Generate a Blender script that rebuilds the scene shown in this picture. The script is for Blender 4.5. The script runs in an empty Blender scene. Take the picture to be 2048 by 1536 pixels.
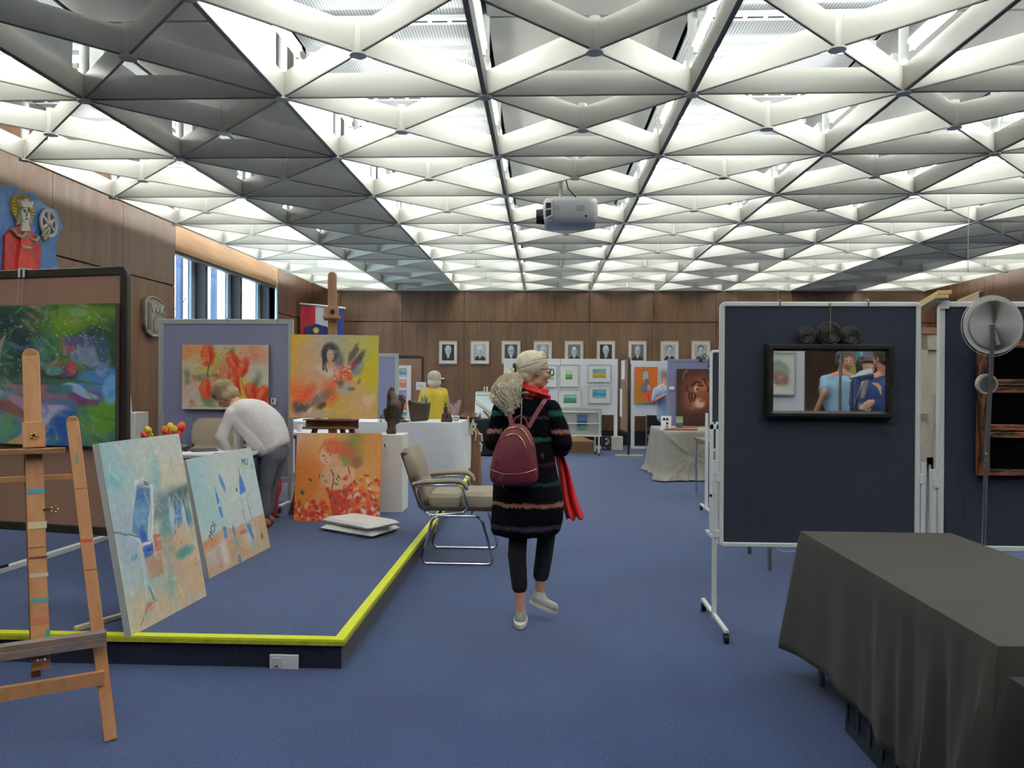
import bpy, math, random
import numpy as np
from mathutils import Vector, Matrix, noise as mnoise
random.seed(7); RNG = np.random.default_rng(7)
SC = bpy.context.scene; COL = SC.collection
PI = math.pi
TS = bpy.data.scenes.new('workbench')              # empty side scene where solids are fused
# ---------------------------------------------------------------- camera, world, exposure
F, YAW, PIT, ROL = 1529.1, .0408, .0037, .0056
CH = 1.5                                    # eye height of the photographer
U = 1.56                                    # pitch of the ceiling grid in metres
def _rot():
    cy, sy, cp, sp, cr, sr = math.cos(YAW), math.sin(YAW), math.cos(PIT), math.sin(PIT), math.cos(ROL), math.sin(ROL)
    Ry = Matrix(((cy, 0, sy), (0, 1, 0), (-sy, 0, cy))); Rx = Matrix(((1, 0, 0), (0, cp, -sp), (0, sp, cp)))
    Rz = Matrix(((cr, -sr, 0), (sr, cr, 0), (0, 0, 1)))
    return Rz @ Rx @ Ry
RC = _rot()
def _b(v): return Vector((v[0], v[2], -v[1]))
right, down, fwd = _b(RC[0]), _b(RC[1]), _b(RC[2])
cd = bpy.data.cameras.new('camera'); cam = bpy.data.objects.new('camera', cd); COL.objects.link(cam)
cd.sensor_width = 36; cd.lens = F / 2048 * 36; cd.clip_start = .05; cd.clip_end = 200
m3 = Matrix((right, -down, -fwd)).transposed()
cam.matrix_world = Matrix.Translation((0, 0, CH)) @ m3.to_4x4()
SC.camera = cam
w = bpy.data.worlds.new('world'); SC.world = w; w.use_nodes = True
w.node_tree.nodes['Background'].inputs[0].default_value = (.72, .88, 1.0, 1)
w.node_tree.nodes['Background'].inputs[1].default_value = 3.2
SC.view_settings.view_transform = 'Standard'; SC.view_settings.look = 'None'
SC.view_settings.gamma = 1; SC.view_settings.use_curve_mapping = False
SC.view_settings.exposure = 0.9
TUBE = 26.0                                 # radiance of the fluorescent tubes in the ceiling
SC.cycles.max_bounces = 6; SC.cycles.diffuse_bounces = 4; SC.cycles.glossy_bounces = 3
SC.cycles.transmission_bounces = 6; SC.cycles.use_light_tree = False; SC.cycles.use_adaptive_sampling = True; SC.cycles.adaptive_threshold = .035; SC.cycles.adaptive_min_samples = 24
SC.cycles.caustics_reflective = False; SC.cycles.caustics_refractive = False
SC.cycles.sample_clamp_indirect = 4.0

def ray(px, py): return (fwd * F + right * (px - 1024) + down * (py - 768)).normalized()
def at(px, py, Y):
    d = ray(px, py); return Vector((0, 0, CH)) + d * (Y / d.y)
def gp(px, py, Z=0.):
    d = ray(px, py); return Vector((0, 0, CH)) + d * ((Z - CH) / d.z)
def wl(px, py, X):
    d = ray(px, py); return Vector((0, 0, CH)) + d * (X / d.x)

# ---------------------------------------------------------------- materials
def lin(c):
    c = np.asarray(c, dtype=float) / 255.
    return np.where(c <= .04045, c / 12.92, ((c + .055) / 1.055) ** 2.4)
MATS = {}
def mat(name, rgb=0, rough=.6, metal=0., bump=0., bscale=60., var=0., vscale=6., emit=None, trans=0., spec=None,
        vmap=(1, 1, 1), sheen=0., alpha=None, rgb2=None, coat=0., vdetail=4):
    if name in MATS: return MATS[name]
    m = bpy.data.materials.new(name); m.use_nodes = True; nt = m.node_tree; N = nt.nodes; L = nt.links
    b = N['Principled BSDF']; c = lin(rgb)
    b.inputs['Base Color'].default_value = (*c, 1); b.inputs['Roughness'].default_value = rough
    b.inputs['Metallic'].default_value = metal
    if spec is not None: b.inputs['Specular IOR Level'].default_value = spec
    if sheen: b.inputs['Sheen Weight'].default_value = sheen
    if coat: b.inputs['Coat Weight'].default_value = coat
    if trans: b.inputs['Transmission Weight'].default_value = trans
    if alpha is not None: b.inputs['Alpha'].default_value = alpha
    if emit: b.inputs['Emission Color'].default_value = (*lin(emit[0]), 1); b.inputs['Emission Strength'].default_value = emit[1]
    tc = None
    if var or bump:
        tc = N.new('ShaderNodeTexCoord'); mp = N.new('ShaderNodeMapping'); mp.inputs['Scale'].default_value = vmap
        L.new(tc.outputs['Object'], mp.inputs[0])
    if var:
        t = N.new('ShaderNodeTexNoise'); t.inputs['Scale'].default_value = vscale; t.inputs['Detail'].default_value = vdetail
        L.new(mp.outputs[0], t.inputs['Vector'])
        mx = N.new('ShaderNodeMix'); mx.data_type = 'RGBA'
        rr = N.new('ShaderNodeMapRange'); rr.inputs['From Min'].default_value = .3; rr.inputs['From Max'].default_value = .7
        L.new(t.outputs['Fac'], rr.inputs['Value']); L.new(rr.outputs[0], mx.inputs['Factor'])
        c2 = lin(rgb2) if rgb2 is not None else c * (1 - var)
        c1 = c if rgb2 is not None else np.minimum(c * (1 + var), 1)
        mx.inputs['A'].default_value = (*c1, 1); mx.inputs['B'].default_value = (*c2, 1)
        L.new(mx.outputs['Result'], b.inputs['Base Color'])
    if bump:
        t2 = N.new('ShaderNodeTexNoise'); t2.inputs['Scale'].default_value = bscale; t2.inputs['Detail'].default_value = 3
        L.new(mp.outputs[0], t2.inputs['Vector'])
        bp = N.new('ShaderNodeBump'); bp.inputs['Strength'].default_value = bump; bp.inputs['Distance'].default_value = .01
        L.new(t2.outputs['Fac'], bp.inputs['Height']); L.new(bp.outputs[0], b.inputs['Normal'])
    MATS[name] = m; return m
def attr_mat(name, rough=.55, coat=0.):
    if name in MATS: return MATS[name]
    m = bpy.data.materials.new(name); m.use_nodes = True; nt = m.node_tree
    a = nt.nodes.new('ShaderNodeAttribute'); a.attribute_name = 'paint'
    b = nt.nodes['Principled BSDF']; b.inputs['Roughness'].default_value = rough; b.inputs['Coat Weight'].default_value = coat
    nt.links.new(a.outputs['Color'], b.inputs['Base Color']); MATS[name] = m; return m
def wood(name, c1=0, c2=0, scale=3., stretch=(9, 9, .7), rough=.45, fine=.35):
    if name in MATS: return MATS[name]
    m = bpy.data.materials.new(name); m.use_nodes = True; nt = m.node_tree; N = nt.nodes; L = nt.links
    b = N['Principled BSDF']; b.inputs['Roughness'].default_value = rough
    tc = N.new('ShaderNodeTexCoord'); mp = N.new('ShaderNodeMapping'); mp.inputs['Scale'].default_value = stretch
    oi = N.new('ShaderNodeObjectInfo'); ad = N.new('ShaderNodeVectorMath'); ad.operation = 'ADD'
    ml = N.new('ShaderNodeMath'); ml.operation = 'MULTIPLY'; ml.inputs[1].default_value = 37.
    L.new(oi.outputs['Random'], ml.inputs[0]); L.new(tc.outputs['Object'], ad.inputs[0]); L.new(ml.outputs[0], ad.inputs[1])
    L.new(ad.outputs[0], mp.inputs[0])
    t = N.new('ShaderNodeTexNoise'); t.inputs['Scale'].default_value = scale; t.inputs['Detail'].default_value = 6; t.inputs['Distortion'].default_value = .6
    L.new(mp.outputs[0], t.inputs['Vector'])
    t2 = N.new('ShaderNodeTexNoise'); t2.inputs['Scale'].default_value = scale * 9; t2.inputs['Detail'].default_value = 3
    L.new(mp.outputs[0], t2.inputs['Vector'])
    mm = N.new('ShaderNodeMix'); mm.inputs['Factor'].default_value = fine
    L.new(t.outputs['Fac'], mm.inputs['A']); L.new(t2.outputs['Fac'], mm.inputs['B'])
    r = N.new('ShaderNodeValToRGB'); r.color_ramp.elements[0].position = .3; r.color_ramp.elements[1].position = .7
    r.color_ramp.elements[0].color = (*lin(c1), 1); r.color_ramp.elements[1].color = (*lin(c2), 1)
    L.new(mm.outputs['Result'], r.inputs[0]); L.new(r.outputs[0], b.inputs['Base Color'])
    bp = N.new('ShaderNodeBump'); bp.inputs['Strength'].default_value = .15; bp.inputs['Distance'].default_value = .003
    L.new(t2.outputs['Fac'], bp.inputs['Height']); L.new(bp.outputs[0], b.inputs['Normal'])
    MATS[name] = m; return m

# ---------------------------------------------------------------- mesh builder
class MB:
    def __init__(s): s.v = []; s.f = []
    def add(s, vs, fs):
        o = len(s.v); s.v += [tuple(x) for x in vs]; s.f += [tuple(i + o for i in f) for f in fs]; return s
    def box(s, lo, hi, M=None):
        x0, y0, z0 = lo; x1, y1, z1 = hi
        vs = [Vector(p) for p in ((x0,y0,z0),(x1,y0,z0),(x1,y1,z0),(x0,y1,z0),(x0,y0,z1),(x1,y0,z1),(x1,y1,z1),(x0,y1,z1))]
        if M is not None: vs = [M @ p for p in vs]
        return s.add(vs, [(3,2,1,0),(4,5,6,7),(0,1,5,4),(1,2,6,5),(2,3,7,6),(3,0,4,7)])
    def cbox(s, c, d, M=None):
        return s.box([c[i] - d[i] / 2 for i in range(3)], [c[i] + d[i] / 2 for i in range(3)], M)
    def bar(s, a, b, wx, wy, up=(0, 0, 1)):
        a, b = Vector(a), Vector(b); d = (b - a).normalized(); up = Vector(up)
        x = d.cross(up)
        if x.length < 1e-4: x = d.cross(Vector((0, 1, 0)))
        x.normalize(); y = x.cross(d).normalized(); vs = []
        for p in (a, b):
            for sx, sy in ((-1, -1), (1, -1), (1, 1), (-1, 1)): vs.append(p + x * sx * wx / 2 + y * sy * wy / 2)
        return s.add(vs, [(0,1,2,3),(7,6,5,4),(4,5,1,0),(5,6,2,1),(6,7,3,2),(7,4,0,3)])
    def tube(s, pts, r, n=10, closed=False, caps=True, flat=None):
        P = [Vector(p) for p in pts]; m = len(P); rs = r if hasattr(r, '__len__') else [r] * m; vs = []; fs = []
        prev = None
        for i in range(m):
            if closed: t = (P[(i + 1) % m] - P[i - 1])
            else: t = P[min(i + 1, m - 1)] - P[max(i - 1, 0)]
            t.normalize()
            if prev is None:
                a = Vector((0, 0, 1)) if abs(t.z) < .9 else Vector((1, 0, 0)); x = t.cross(a).normalized()
            else:
                x = prev - t * prev.dot(t); x = x.normalized() if x.length > 1e-6 else t.orthogonal().normalized()
            prev = x; y = t.cross(x)
            for k in range(n):
                a = 2 * PI * k / n; vs.append(P[i] + (x * math.cos(a) + y * math.sin(a) * (flat or 1)) * rs[i])
        lim = m if closed else m - 1
        for i in range(lim):
            j = (i + 1) % m
            for k in range(n): fs.append((i*n+k, i*n+(k+1)%n, j*n+(k+1)%n, j*n+k))
        if caps and not closed: fs.append(tuple(range(n))[::-1]); fs.append(tuple((m-1)*n + k for k in range(n)))
        return s.add(vs, fs)
    def cyl(s, c, r, h, n=20, r2=None, axis='z'):
        c = Vector(c); ax = {'x': Vector((1,0,0)), 'y': Vector((0,1,0)), 'z': Vector((0,0,1))}[axis]
        return s.tube([c, c + ax * h], [r, r if r2 is None else r2], n)
    def lathe(s, c, prof, n=24, M=None):
        vs = []; fs = []; m = len(prof); c = Vector(c)
        for r, z in prof:
            for k in range(n):
                a = 2 * PI * k / n; p = Vector((r * math.cos(a), r * math.sin(a), z)); vs.append((M @ p if M is not None else p) + c)
        for i in range(m - 1):
            for k in range(n): fs.append((i*n+k, i*n+(k+1)%n, (i+1)*n+(k+1)%n, (i+1)*n+k))
        if prof[0][0] > 1e-6: fs.append(tuple(range(n))[::-1])
        if prof[-1][0] > 1e-6: fs.append(tuple((m-1)*n + k for k in range(n)))
        return s.add(vs, fs)
    def sph(s, c, r, n=14, M=None):
        if not hasattr(r, '__len__'): r = (r, r, r)
        pr = [(math.sin(PI * i / (n // 2)), -math.cos(PI * i / (n // 2))) for i in range(n // 2 + 1)]
        pr[0] = (1e-4, -1); pr[-1] = (1e-4, 1)
        D = Matrix.Diagonal((r[0], r[1], r[2])); D = (M.to_3x3() @ D) if M is not None else D
        return s.lathe(c, pr, n, D)
    def prism(s, pts, a, b):
        """pts: outline as 3-D points on one plane, a and b offset vectors of the two faces"""
        a, b = Vector(a), Vector(b); n = len(pts)
        vs = [Vector(p) + a for p in pts] + [Vector(p) + b for p in pts]
        fs = [tuple(range(n))[::-1], tuple(range(n, 2 * n))] + [(i, (i+1) % n, n + (i+1) % n, n + i) for i in range(n)]
        return s.add(vs, fs)
    def loft(s, rings, n=20, caps=True):
        """rings: (centre, u, v) ellipses"""
        vs = []; fs = []
        for c, u, v in rings:
            c, u, v = Vector(c), Vector(u), Vector(v)
            for k in range(n):
                a = 2 * PI * k / n; vs.append(c + u * math.cos(a) + v * math.sin(a))
        m = len(rings)
        for i in range(m - 1):
            for k in range(n): fs.append((i*n+k, i*n+(k+1)%n, (i+1)*n+(k+1)%n, (i+1)*n+k))
        if caps: fs.append(tuple(range(n))[::-1]); fs.append(tuple((m-1)*n + k for k in range(n)))
        return s.add(vs, fs)
    def cap(s, a, ra, b, rb, n=12):
        """tapered capsule"""
        a, b = Vector(a), Vector(b); d = b - a; L = d.length
        if L < 1e-6: return s.sph(a, ra, n)
        t = d / L; x = t.orthogonal().normalized(); y = t.cross(x); prof = []
        for i in range(0, 5): q = PI / 2 * i / 4; prof.append((max(ra * math.sin(q), 1e-4), -ra * math.cos(q)))
        for i in range(0, 5): q = PI / 2 * i / 4; prof.append((max(rb * math.cos(q), 1e-4), L + rb * math.sin(q)))
        return s.lathe(a, prof, n, Matrix((x, y, t)).transposed())
    def grid(s, fn, nu, nv):
        vs = [fn(i / nu, j / nv) for j in range(nv + 1) for i in range(nu + 1)]
        fs = [(j*(nu+1)+i, j*(nu+1)+i+1, (j+1)*(nu+1)+i+1, (j+1)*(nu+1)+i) for j in range(nv) for i in range(nu)]
        return s.add(vs, fs)
    def mesh(s, name, m=None, smooth=False):
        me = bpy.data.meshes.new(name); me.from_pydata(s.v, [], s.f); me.update()
        if m is not None: me.materials.append(m)
        fix_normals(me)
        if smooth: me.polygons.foreach_set('use_smooth', [True] * len(me.polygons))
        return me
def fix_normals(me):
    import bmesh
    bm = bmesh.new(); bm.from_mesh(me); bmesh.ops.recalc_face_normals(bm, faces=bm.faces); bm.to_mesh(me); bm.free()
def smart(me, ang=40):
    me.polygons.foreach_set('use_smooth', [True] * len(me.polygons))
    try: me.set_sharp_from_angle(angle=math.radians(ang))
    except Exception: pass
def link(name, me, parent=None, loc=None, rot=None, label=None, kind=None):
    o = bpy.data.objects.new(name, me); COL.objects.link(o)
    if parent is not None: o.parent = parent
    if loc is not None: o.location = loc
    if rot is not None: o.rotation_euler = rot
    if label: o['label'] = label
    if kind: o['kind'] = kind
    return o
def part(name, mb, m, parent=None, smooth='auto', bevel=0, label=None, kind=None, **k):
    me = mb.mesh(name, m)
    if smooth == 'auto': smart(me)
    elif smooth: me.polygons.foreach_set('use_smooth', [True] * len(me.polygons))
    o = link(name, me, parent, label=label, kind=kind, **k)
    if bevel:
        b = o.modifiers.new('bevel', 'BEVEL'); b.width = bevel; b.segments = 2; b.limit_method = 'ANGLE'; b.angle_limit = math.radians(50)
    return o
def thing(name, label, cat, loc=(0, 0, 0), rotz=0., group=None, rot=None):
    o = bpy.data.objects.new(name, None); COL.objects.link(o); o.empty_display_size = .05
    o.location = loc; o.rotation_euler = rot or (0, 0, rotz); o['label'] = label; o['category'] = cat
    if group: o['group'] = group
    return o
def tag(o, label, cat, group=None):
    o['label'] = label; o['category'] = cat
    if group: o['group'] = group
    return o
def copy_tree(o, parent=None, **k):
    c = o.copy(); COL.objects.link(c); c.parent = parent
    for ch in list(o.children): copy_tree(ch, c)
    for a, b in k.items():
        if a in ('label', 'group'): c[a] = b
        elif a == 'loc': c.location = b
        elif a == 'rot': c.rotation_euler = b
    return c
def blob(name, mb, m, parent=None, voxel=.012, smooth=4, deform=None, **k):
    """closed overlapping solids fused into ONE continuous surface"""
    me = mb.mesh(name); tmp = bpy.data.objects.new('tmp', me); TS.collection.objects.link(tmp)
    r = tmp.modifiers.new('r', 'REMESH'); r.mode = 'VOXEL'; r.voxel_size = voxel
    if smooth: q = tmp.modifiers.new('s', 'SMOOTH'); q.factor = .5; q.iterations = smooth
    TS.view_layers[0].update(); dg = TS.view_layers[0].depsgraph; ev = tmp.evaluated_get(dg)
    out = bpy.data.meshes.new_from_object(ev); out.name = name
    bpy.data.objects.remove(tmp); bpy.data.meshes.remove(me)
    if deform:
        nv = len(out.vertices); co = np.empty(nv * 3); no = np.empty(nv * 3); out.vertices.foreach_get('co', co); out.vertices.foreach_get('normal', no)
        co = [Vector(c) for c in co.reshape(-1, 3).tolist()]; no = [Vector(c) for c in no.reshape(-1, 3).tolist()]
        out.vertices.foreach_set('co', np.array([deform(a, b)[:] for a, b in zip(co, no)]).ravel()); out.update()
    out.materials.clear()
    if m is not None: out.materials.append(m)
    out.polygons.foreach_set('use_smooth', [True] * len(out.polygons))
    return link(name, out, parent, **k)
def text(name, body, size, m, parent, loc, rot=(PI / 2, 0, 0), depth=.002, align='CENTER', shear=0., sx=1., bold=0.):
    cu = bpy.data.curves.new(name, 'FONT'); cu.body = body; cu.size = size; cu.extrude = depth; cu.align_x = align; cu.align_y = 'CENTER'
    cu.shear = shear; cu.offset = bold; cu.resolution_u = 3
    tmp = bpy.data.objects.new('tmp', cu); TS.collection.objects.link(tmp)
    TS.view_layers[0].update(); dg = TS.view_layers[0].depsgraph; me = bpy.data.meshes.new_from_object(tmp.evaluated_get(dg))
    bpy.data.objects.remove(tmp); me.materials.clear(); me.materials.append(m)
    for v in me.vertices: v.co.x *= sx
    return link(name, me, parent, loc=loc, rot=rot)

# ---------------------------------------------------------------- paint box: pictures as coloured meshes
class Ras:
    def __init__(s, w, h, base):
        s.w, s.h = w, h; s.asp = w / h; s.C = np.zeros((h, w, 3)) + np.array(base, float)
        s.X, s.Y = np.meshgrid((np.arange(w) + .5) / w, (np.arange(h) + .5) / h); s.wx = s.X; s.wy = s.Y
    def noise(s, nx, ny, seed=0, oct=2):
        out = np.zeros((s.h, s.w)); amp = 1; tot = 0; r = np.random.default_rng(seed)
        for o in range(oct):
            a = max(2, int(nx * 2 ** o)); b = max(2, int(ny * 2 ** o)); g = r.random((b + 2, a + 2))
            fx = s.X * a; fy = s.Y * b; ix = fx.astype(int); iy = fy.astype(int); tx = fx - ix; ty = fy - iy
            tx = tx * tx * (3 - 2 * tx); ty = ty * ty * (3 - 2 * ty)
            out += amp * ((g[iy, ix] * (1 - tx) + g[iy, ix + 1] * tx) * (1 - ty) + (g[iy + 1, ix] * (1 - tx) + g[iy + 1, ix + 1] * tx) * ty)
            tot += amp; amp *= .5
        return out / tot
    def warp(s, amt, n=5, seed=1):
        s.wx = s.X + (s.noise(n, n, seed) - .5) * amt; s.wy = s.Y + (s.noise(n, n, seed + 50) - .5) * amt; return s
    def unwarp(s): s.wx, s.wy = s.X, s.Y; return s
    def put(s, m, c, a=1.):
        m = np.clip(m * a, 0, 1)[..., None]; s.C = s.C * (1 - m) + np.array(c, float) * m; return s
    def ell(s, cx, cy, rx, ry, c, rot=0., soft=.5, a=1.):
        dx = (s.wx - cx) * s.asp; dy = s.wy - cy; q = math.radians(rot); ux = dx * math.cos(q) + dy * math.sin(q); uy = -dx * math.sin(q) + dy * math.cos(q)
        d = np.sqrt((ux / (rx * s.asp)) ** 2 + (uy / ry) ** 2); return s.put(np.clip((1 - d) / soft + .4, 0, 1), c, a)
    def line(s, pts, wd, c, a=1., soft=.5):
        best = np.full((s.h, s.w), 9.)
        for (x0, y0), (x1, y1) in zip(pts[:-1], pts[1:]):
            ax, ay = (s.wx - x0) * s.asp, s.wy - y0; bx, by = (x1 - x0) * s.asp, y1 - y0
            t = np.clip((ax * bx + ay * by) / (bx * bx + by * by + 1e-9), 0, 1)
            best = np.minimum(best, np.hypot(ax - bx * t, ay - by * t))
        return s.put(np.clip((1 - best / wd) / soft, 0, 1), c, a)
    def poly(s, pts, c, a=1.):
        ins = np.zeros((s.h, s.w), bool); n = len(pts)
        for i in range(n):
            x0, y0 = pts[i]; x1, y1 = pts[(i + 1) % n]
            if y0 == y1: continue
            ins ^= ((s.wy < y0) != (s.wy < y1)) & (s.wx < x0 + (s.wy - y0) * (x1 - x0) / (y1 - y0))
        return s.put(ins.astype(float), c, a)
    def grad(s, f, c, a=1.): return s.put(f, c, a)
    def strokes(s, n, cols, box=(0, 0, 1, 1), ln=.05, wd=.012, ang=None, seed=3, a=.7):
        r = random.Random(seed)
        for _ in range(n):
            x = r.uniform(box[0], box[2]); y = r.uniform(box[1], box[3]); q = math.radians(r.uniform(*ang)) if ang else r.uniform(0, PI)
            l = ln * r.uniform(.5, 1.4); s.ell(x, y, l, wd * r.uniform(.6, 1.6), r.choice(cols), math.degrees(q), .6, a)
        return s
    def grain(s, amt=12, seed=9):
        r = np.random.default_rng(seed); s.C += (s.noise(s.w // 6, s.h // 6, seed)[..., None] - .5) * 2 * amt + (r.random((s.h, s.w, 1)) - .5) * amt; return s
def picture(name, R, W, H, parent, loc=(0, 0, 0), rot=(0, 0, 0), m=None, relief=0., **k):
    """the painted face: x 0..W, z 0..H, looks along -y"""
    h, w_ = R.h, R.w; xs = np.linspace(0, W, w_); zs = np.linspace(H, 0, h); X, Z = np.meshgrid(xs, zs)
    Yv = -relief * (R.C.mean(2) / 255.) * R.noise(40, 40, 5) if relief else np.zeros_like(X)
    co = np.stack([X, Yv, Z], 2).reshape(-1, 3)
    i = np.arange(h * w_).reshape(h, w_)
    q = np.stack([i[:-1, :-1], i[1:, :-1], i[1:, 1:], i[:-1, 1:]], 2).reshape(-1, 4)
    me = bpy.data.meshes.new(name); me.vertices.add(len(co)); me.vertices.foreach_set('co', co.ravel())
    me.loops.add(q.size); me.loops.foreach_set('vertex_index', q.ravel()); me.polygons.add(len(q))
    me.polygons.foreach_set('loop_start', np.arange(len(q)) * 4); me.update(calc_edges=True)
    at_ = me.color_attributes.new('paint', 'FLOAT_COLOR', 'POINT')
    c = np.ones((h * w_, 4)); c[:, :3] = lin(np.clip(R.C, 0, 255)).reshape(-1, 3); at_.data.foreach_set('color', c.ravel())
    me.materials.append(m or attr_mat('oil_paint', .5))
    return link(name, me, parent, loc=loc, rot=rot, **k)
def canvas(name, label, R, W, H, loc, rot=(0, 0, 0), depth=.03, side=(225, 222, 210), cat='painting', group=None, relief=.0, sidemat=None, glossy=False):
    t = thing(name, label, cat, loc, rot=rot, group=group)
    e = .004
    part('stretched_canvas', MB().box((0, 0.001, 0), (W, depth, H)), sidemat or mat('canvas_side_%d_%d_%d' % side, side, .8), t)
    picture('painted_surface', R, W, H, t, loc=(0, -.0015, 0), m=attr_mat('glossy_paint', .25, .4) if glossy else None, relief=relief)
    return t
# ---------------------------------------------------------------- common materials
M_white = mat('white_paint_metal', (226, 230, 228), .35)
M_alu = mat('aluminium', (190, 192, 192), .35, .6)
M_chrome = mat('chrome', (215, 217, 220), .12, 1.)
M_brush = mat('brushed_steel', (190, 190, 192), .28, 1.)
M_black = mat('black_plastic', (22, 22, 24), .5)
M_paper = mat('white_paper', (238, 238, 240), .8)
M_ink = mat('dark_ink', (40, 42, 48), .8)
M_cloth_w = mat('white_table_cloth', (226, 228, 232), .85, bump=.15, bscale=300)
M_grid = mat('perforated_white_sheet', (236, 236, 228), .38, bump=.05, bscale=400)
_nt = M_grid.node_tree; _tr = _nt.nodes.new('ShaderNodeBsdfTranslucent'); _tr.inputs[0].default_value = (.84, .84, .80, 1); _mx = _nt.nodes.new('ShaderNodeMixShader'); _mx.inputs[0].default_value = .30
_nt.links.new(_nt.nodes['Principled BSDF'].outputs[0], _mx.inputs[1]); _nt.links.new(_tr.outputs[0], _mx.inputs[2]); _nt.links.new(_mx.outputs[0], _nt.nodes['Material Output'].inputs[0])
M_grid_shade = mat('grid_edge_shade_grey', (122, 122, 118), .5)  # flange painted grey for the shade on its downward face
M_brass = mat('brass', (214, 178, 110), .25, 1.)
# ---------------------------------------------------------------- room shell
GZ = CH + 1.3861 * U
def nX(c): return (c - .2926) * U
def nY(r): return (r + 3.723) * U
WX, EX, FY, BY, TOPZ = -5.62, 9.45, 18.31, -6.0, GZ + .78
def carpet(name, c1, c2):
    m = bpy.data.materials.new(name); m.use_nodes = True; nt = m.node_tree; N = nt.nodes; L = nt.links; b = N['Principled BSDF']
    b.inputs['Roughness'].default_value = .95; b.inputs['Specular IOR Level'].default_value = .15; b.inputs['Sheen Weight'].default_value = .25
    tc = N.new('ShaderNodeTexCoord'); a = N.new('ShaderNodeTexNoise'); a.inputs['Scale'].default_value = 75; a.inputs['Detail'].default_value = 6; a.inputs['Roughness'].default_value = .75
    v = N.new('ShaderNodeTexNoise'); v.inputs['Scale'].default_value = 1.3; v.inputs['Detail'].default_value = 3
    L.new(tc.outputs['Object'], a.inputs['Vector']); L.new(tc.outputs['Object'], v.inputs['Vector'])
    mx = N.new('ShaderNodeMix'); mx.inputs['Factor'].default_value = .22; L.new(a.outputs['Fac'], mx.inputs['A']); L.new(v.outputs['Fac'], mx.inputs['B'])
    r = N.new('ShaderNodeValToRGB'); r.color_ramp.elements[0].position = .38; r.color_ramp.elements[1].position = .64
    r.color_ramp.elements[0].color = (*lin(c1), 1); r.color_ramp.elements[1].color = (*lin(c2), 1)
    L.new(mx.outputs['Result'], r.inputs[0]); L.new(r.outputs[0], b.inputs['Base Color'])
    bp = N.new('ShaderNodeBump'); bp.inputs['Strength'].default_value = .5; bp.inputs['Distance'].default_value = .006
    L.new(a.outputs['Fac'], bp.inputs['Height']); L.new(bp.outputs[0], b.inputs['Normal']); MATS[name] = m; return m
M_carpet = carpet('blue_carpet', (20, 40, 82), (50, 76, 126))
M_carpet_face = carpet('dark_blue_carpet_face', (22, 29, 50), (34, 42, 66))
part('floor', MB().box((WX - .5, BY - .2, -.1), (EX + .3, FY + .3, 0)), M_carpet, kind='structure')
M_wood = wood('walnut_wall_veneer', (86, 59, 40), (126, 95, 70), 1.3, (5, 5, .35), .42, .45)
M_joint = mat('dark_joint', (38, 24, 16), .7)
M_cavity = mat('ceiling_void_paint', (92, 94, 98), .8)

def wood_wall(name, O, ex, n, joints, zs, skip=None):
    """O origin at floor, ex along the wall, n into the room; joints: positions along ex; panels proud of a dark backing"""
    ex, n = Vector(ex), Vector(n); a, b = joints[0], joints[-1]
    M = Matrix((ex, n, Vector((0, 0, 1)))).transposed().to_4x4(); M.translation = Vector(O)
    back = MB(); skip = skip or (0, 0)
    a -= .25; b += .25
    rng = [(a, b)] if not (skip[1] > skip[0]) else [(a, skip[0]), (skip[1], b)]
    for r0, r1 in rng: back.box((r0, -.2, 0), (r1, -.02, TOPZ), M)
    if skip[1] > skip[0]: back.box((skip[0], -.2, 0), (skip[1], -.02, 1.0), M); back.box((skip[0], -.2, 3.62), (skip[1], -.02, TOPZ), M)
    w_ = part(name, back, M_joint, smooth=False, kind='structure')
    for i in range(len(joints) - 1):
        j0, j1 = joints[i], joints[i + 1]
        if j0 >= skip[0] - .01 and j1 <= skip[1] + .01: continue
        for z0, z1 in zip(zs[:-1], zs[1:]):
            c = ((j0 + j1) / 2, -.01, (z0 + z1) / 2); sz = (j1 - j0 - .008, .022, z1 - z0 - .022)
            p = part('panel', MB().cbox((0, 0, 0), sz), M_wood, w_, smooth=False)
            p.matrix_local = M @ Matrix.Translation(c)
    return w_
zs = [0.02, 2.92, TOPZ]
jx0 = at(804.5, 650, FY).x; step = (at(1305, 650, FY).x - jx0) / 4
js = [WX] + [jx0 + step * k for k in range(-1, 9)]; js = [j for j in js if j < EX - .3] + [EX]
wood_wall('wall_back', (0, FY, 0), (1, 0, 0), (0, -1, 0), js, zs)
# left wall: joints measured from the photograph, window between two of them
jy = [wl(105, 450, WX).y, wl(246.5, 450, WX).y, wl(350, 520, WX).y]; sy = (jy[2] - jy[0]) / 2
Y0w = jy[2]; Y1w = wl(556, 560, WX).y
ly = [jy[0] - sy * k for k in range(9, 0, -1)] + jy + [Y1w, Y1w + (FY - Y1w) / 2, FY]
ly = [BY] + [y for y in ly if y > BY + .2]
wood_wall('wall_left', (WX, 0, 0), (0, 1, 0), (1, 0, 0), ly, zs, skip=(Y0w, Y1w))
ry = [FY - 1.487 * k for k in range(0, 16)]; ry = sorted([y for y in ry if y > BY + .3] + [BY])
wood_wall('wall_right', (EX, 0, 0), (0, 1, 0), (-1, 0, 0), ry, zs)
wood_wall('wall_front', (0, BY, 0), (1, 0, 0), (0, 1, 0), [WX + (EX - WX) * k / 10 for k in range(11)], zs)

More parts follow.
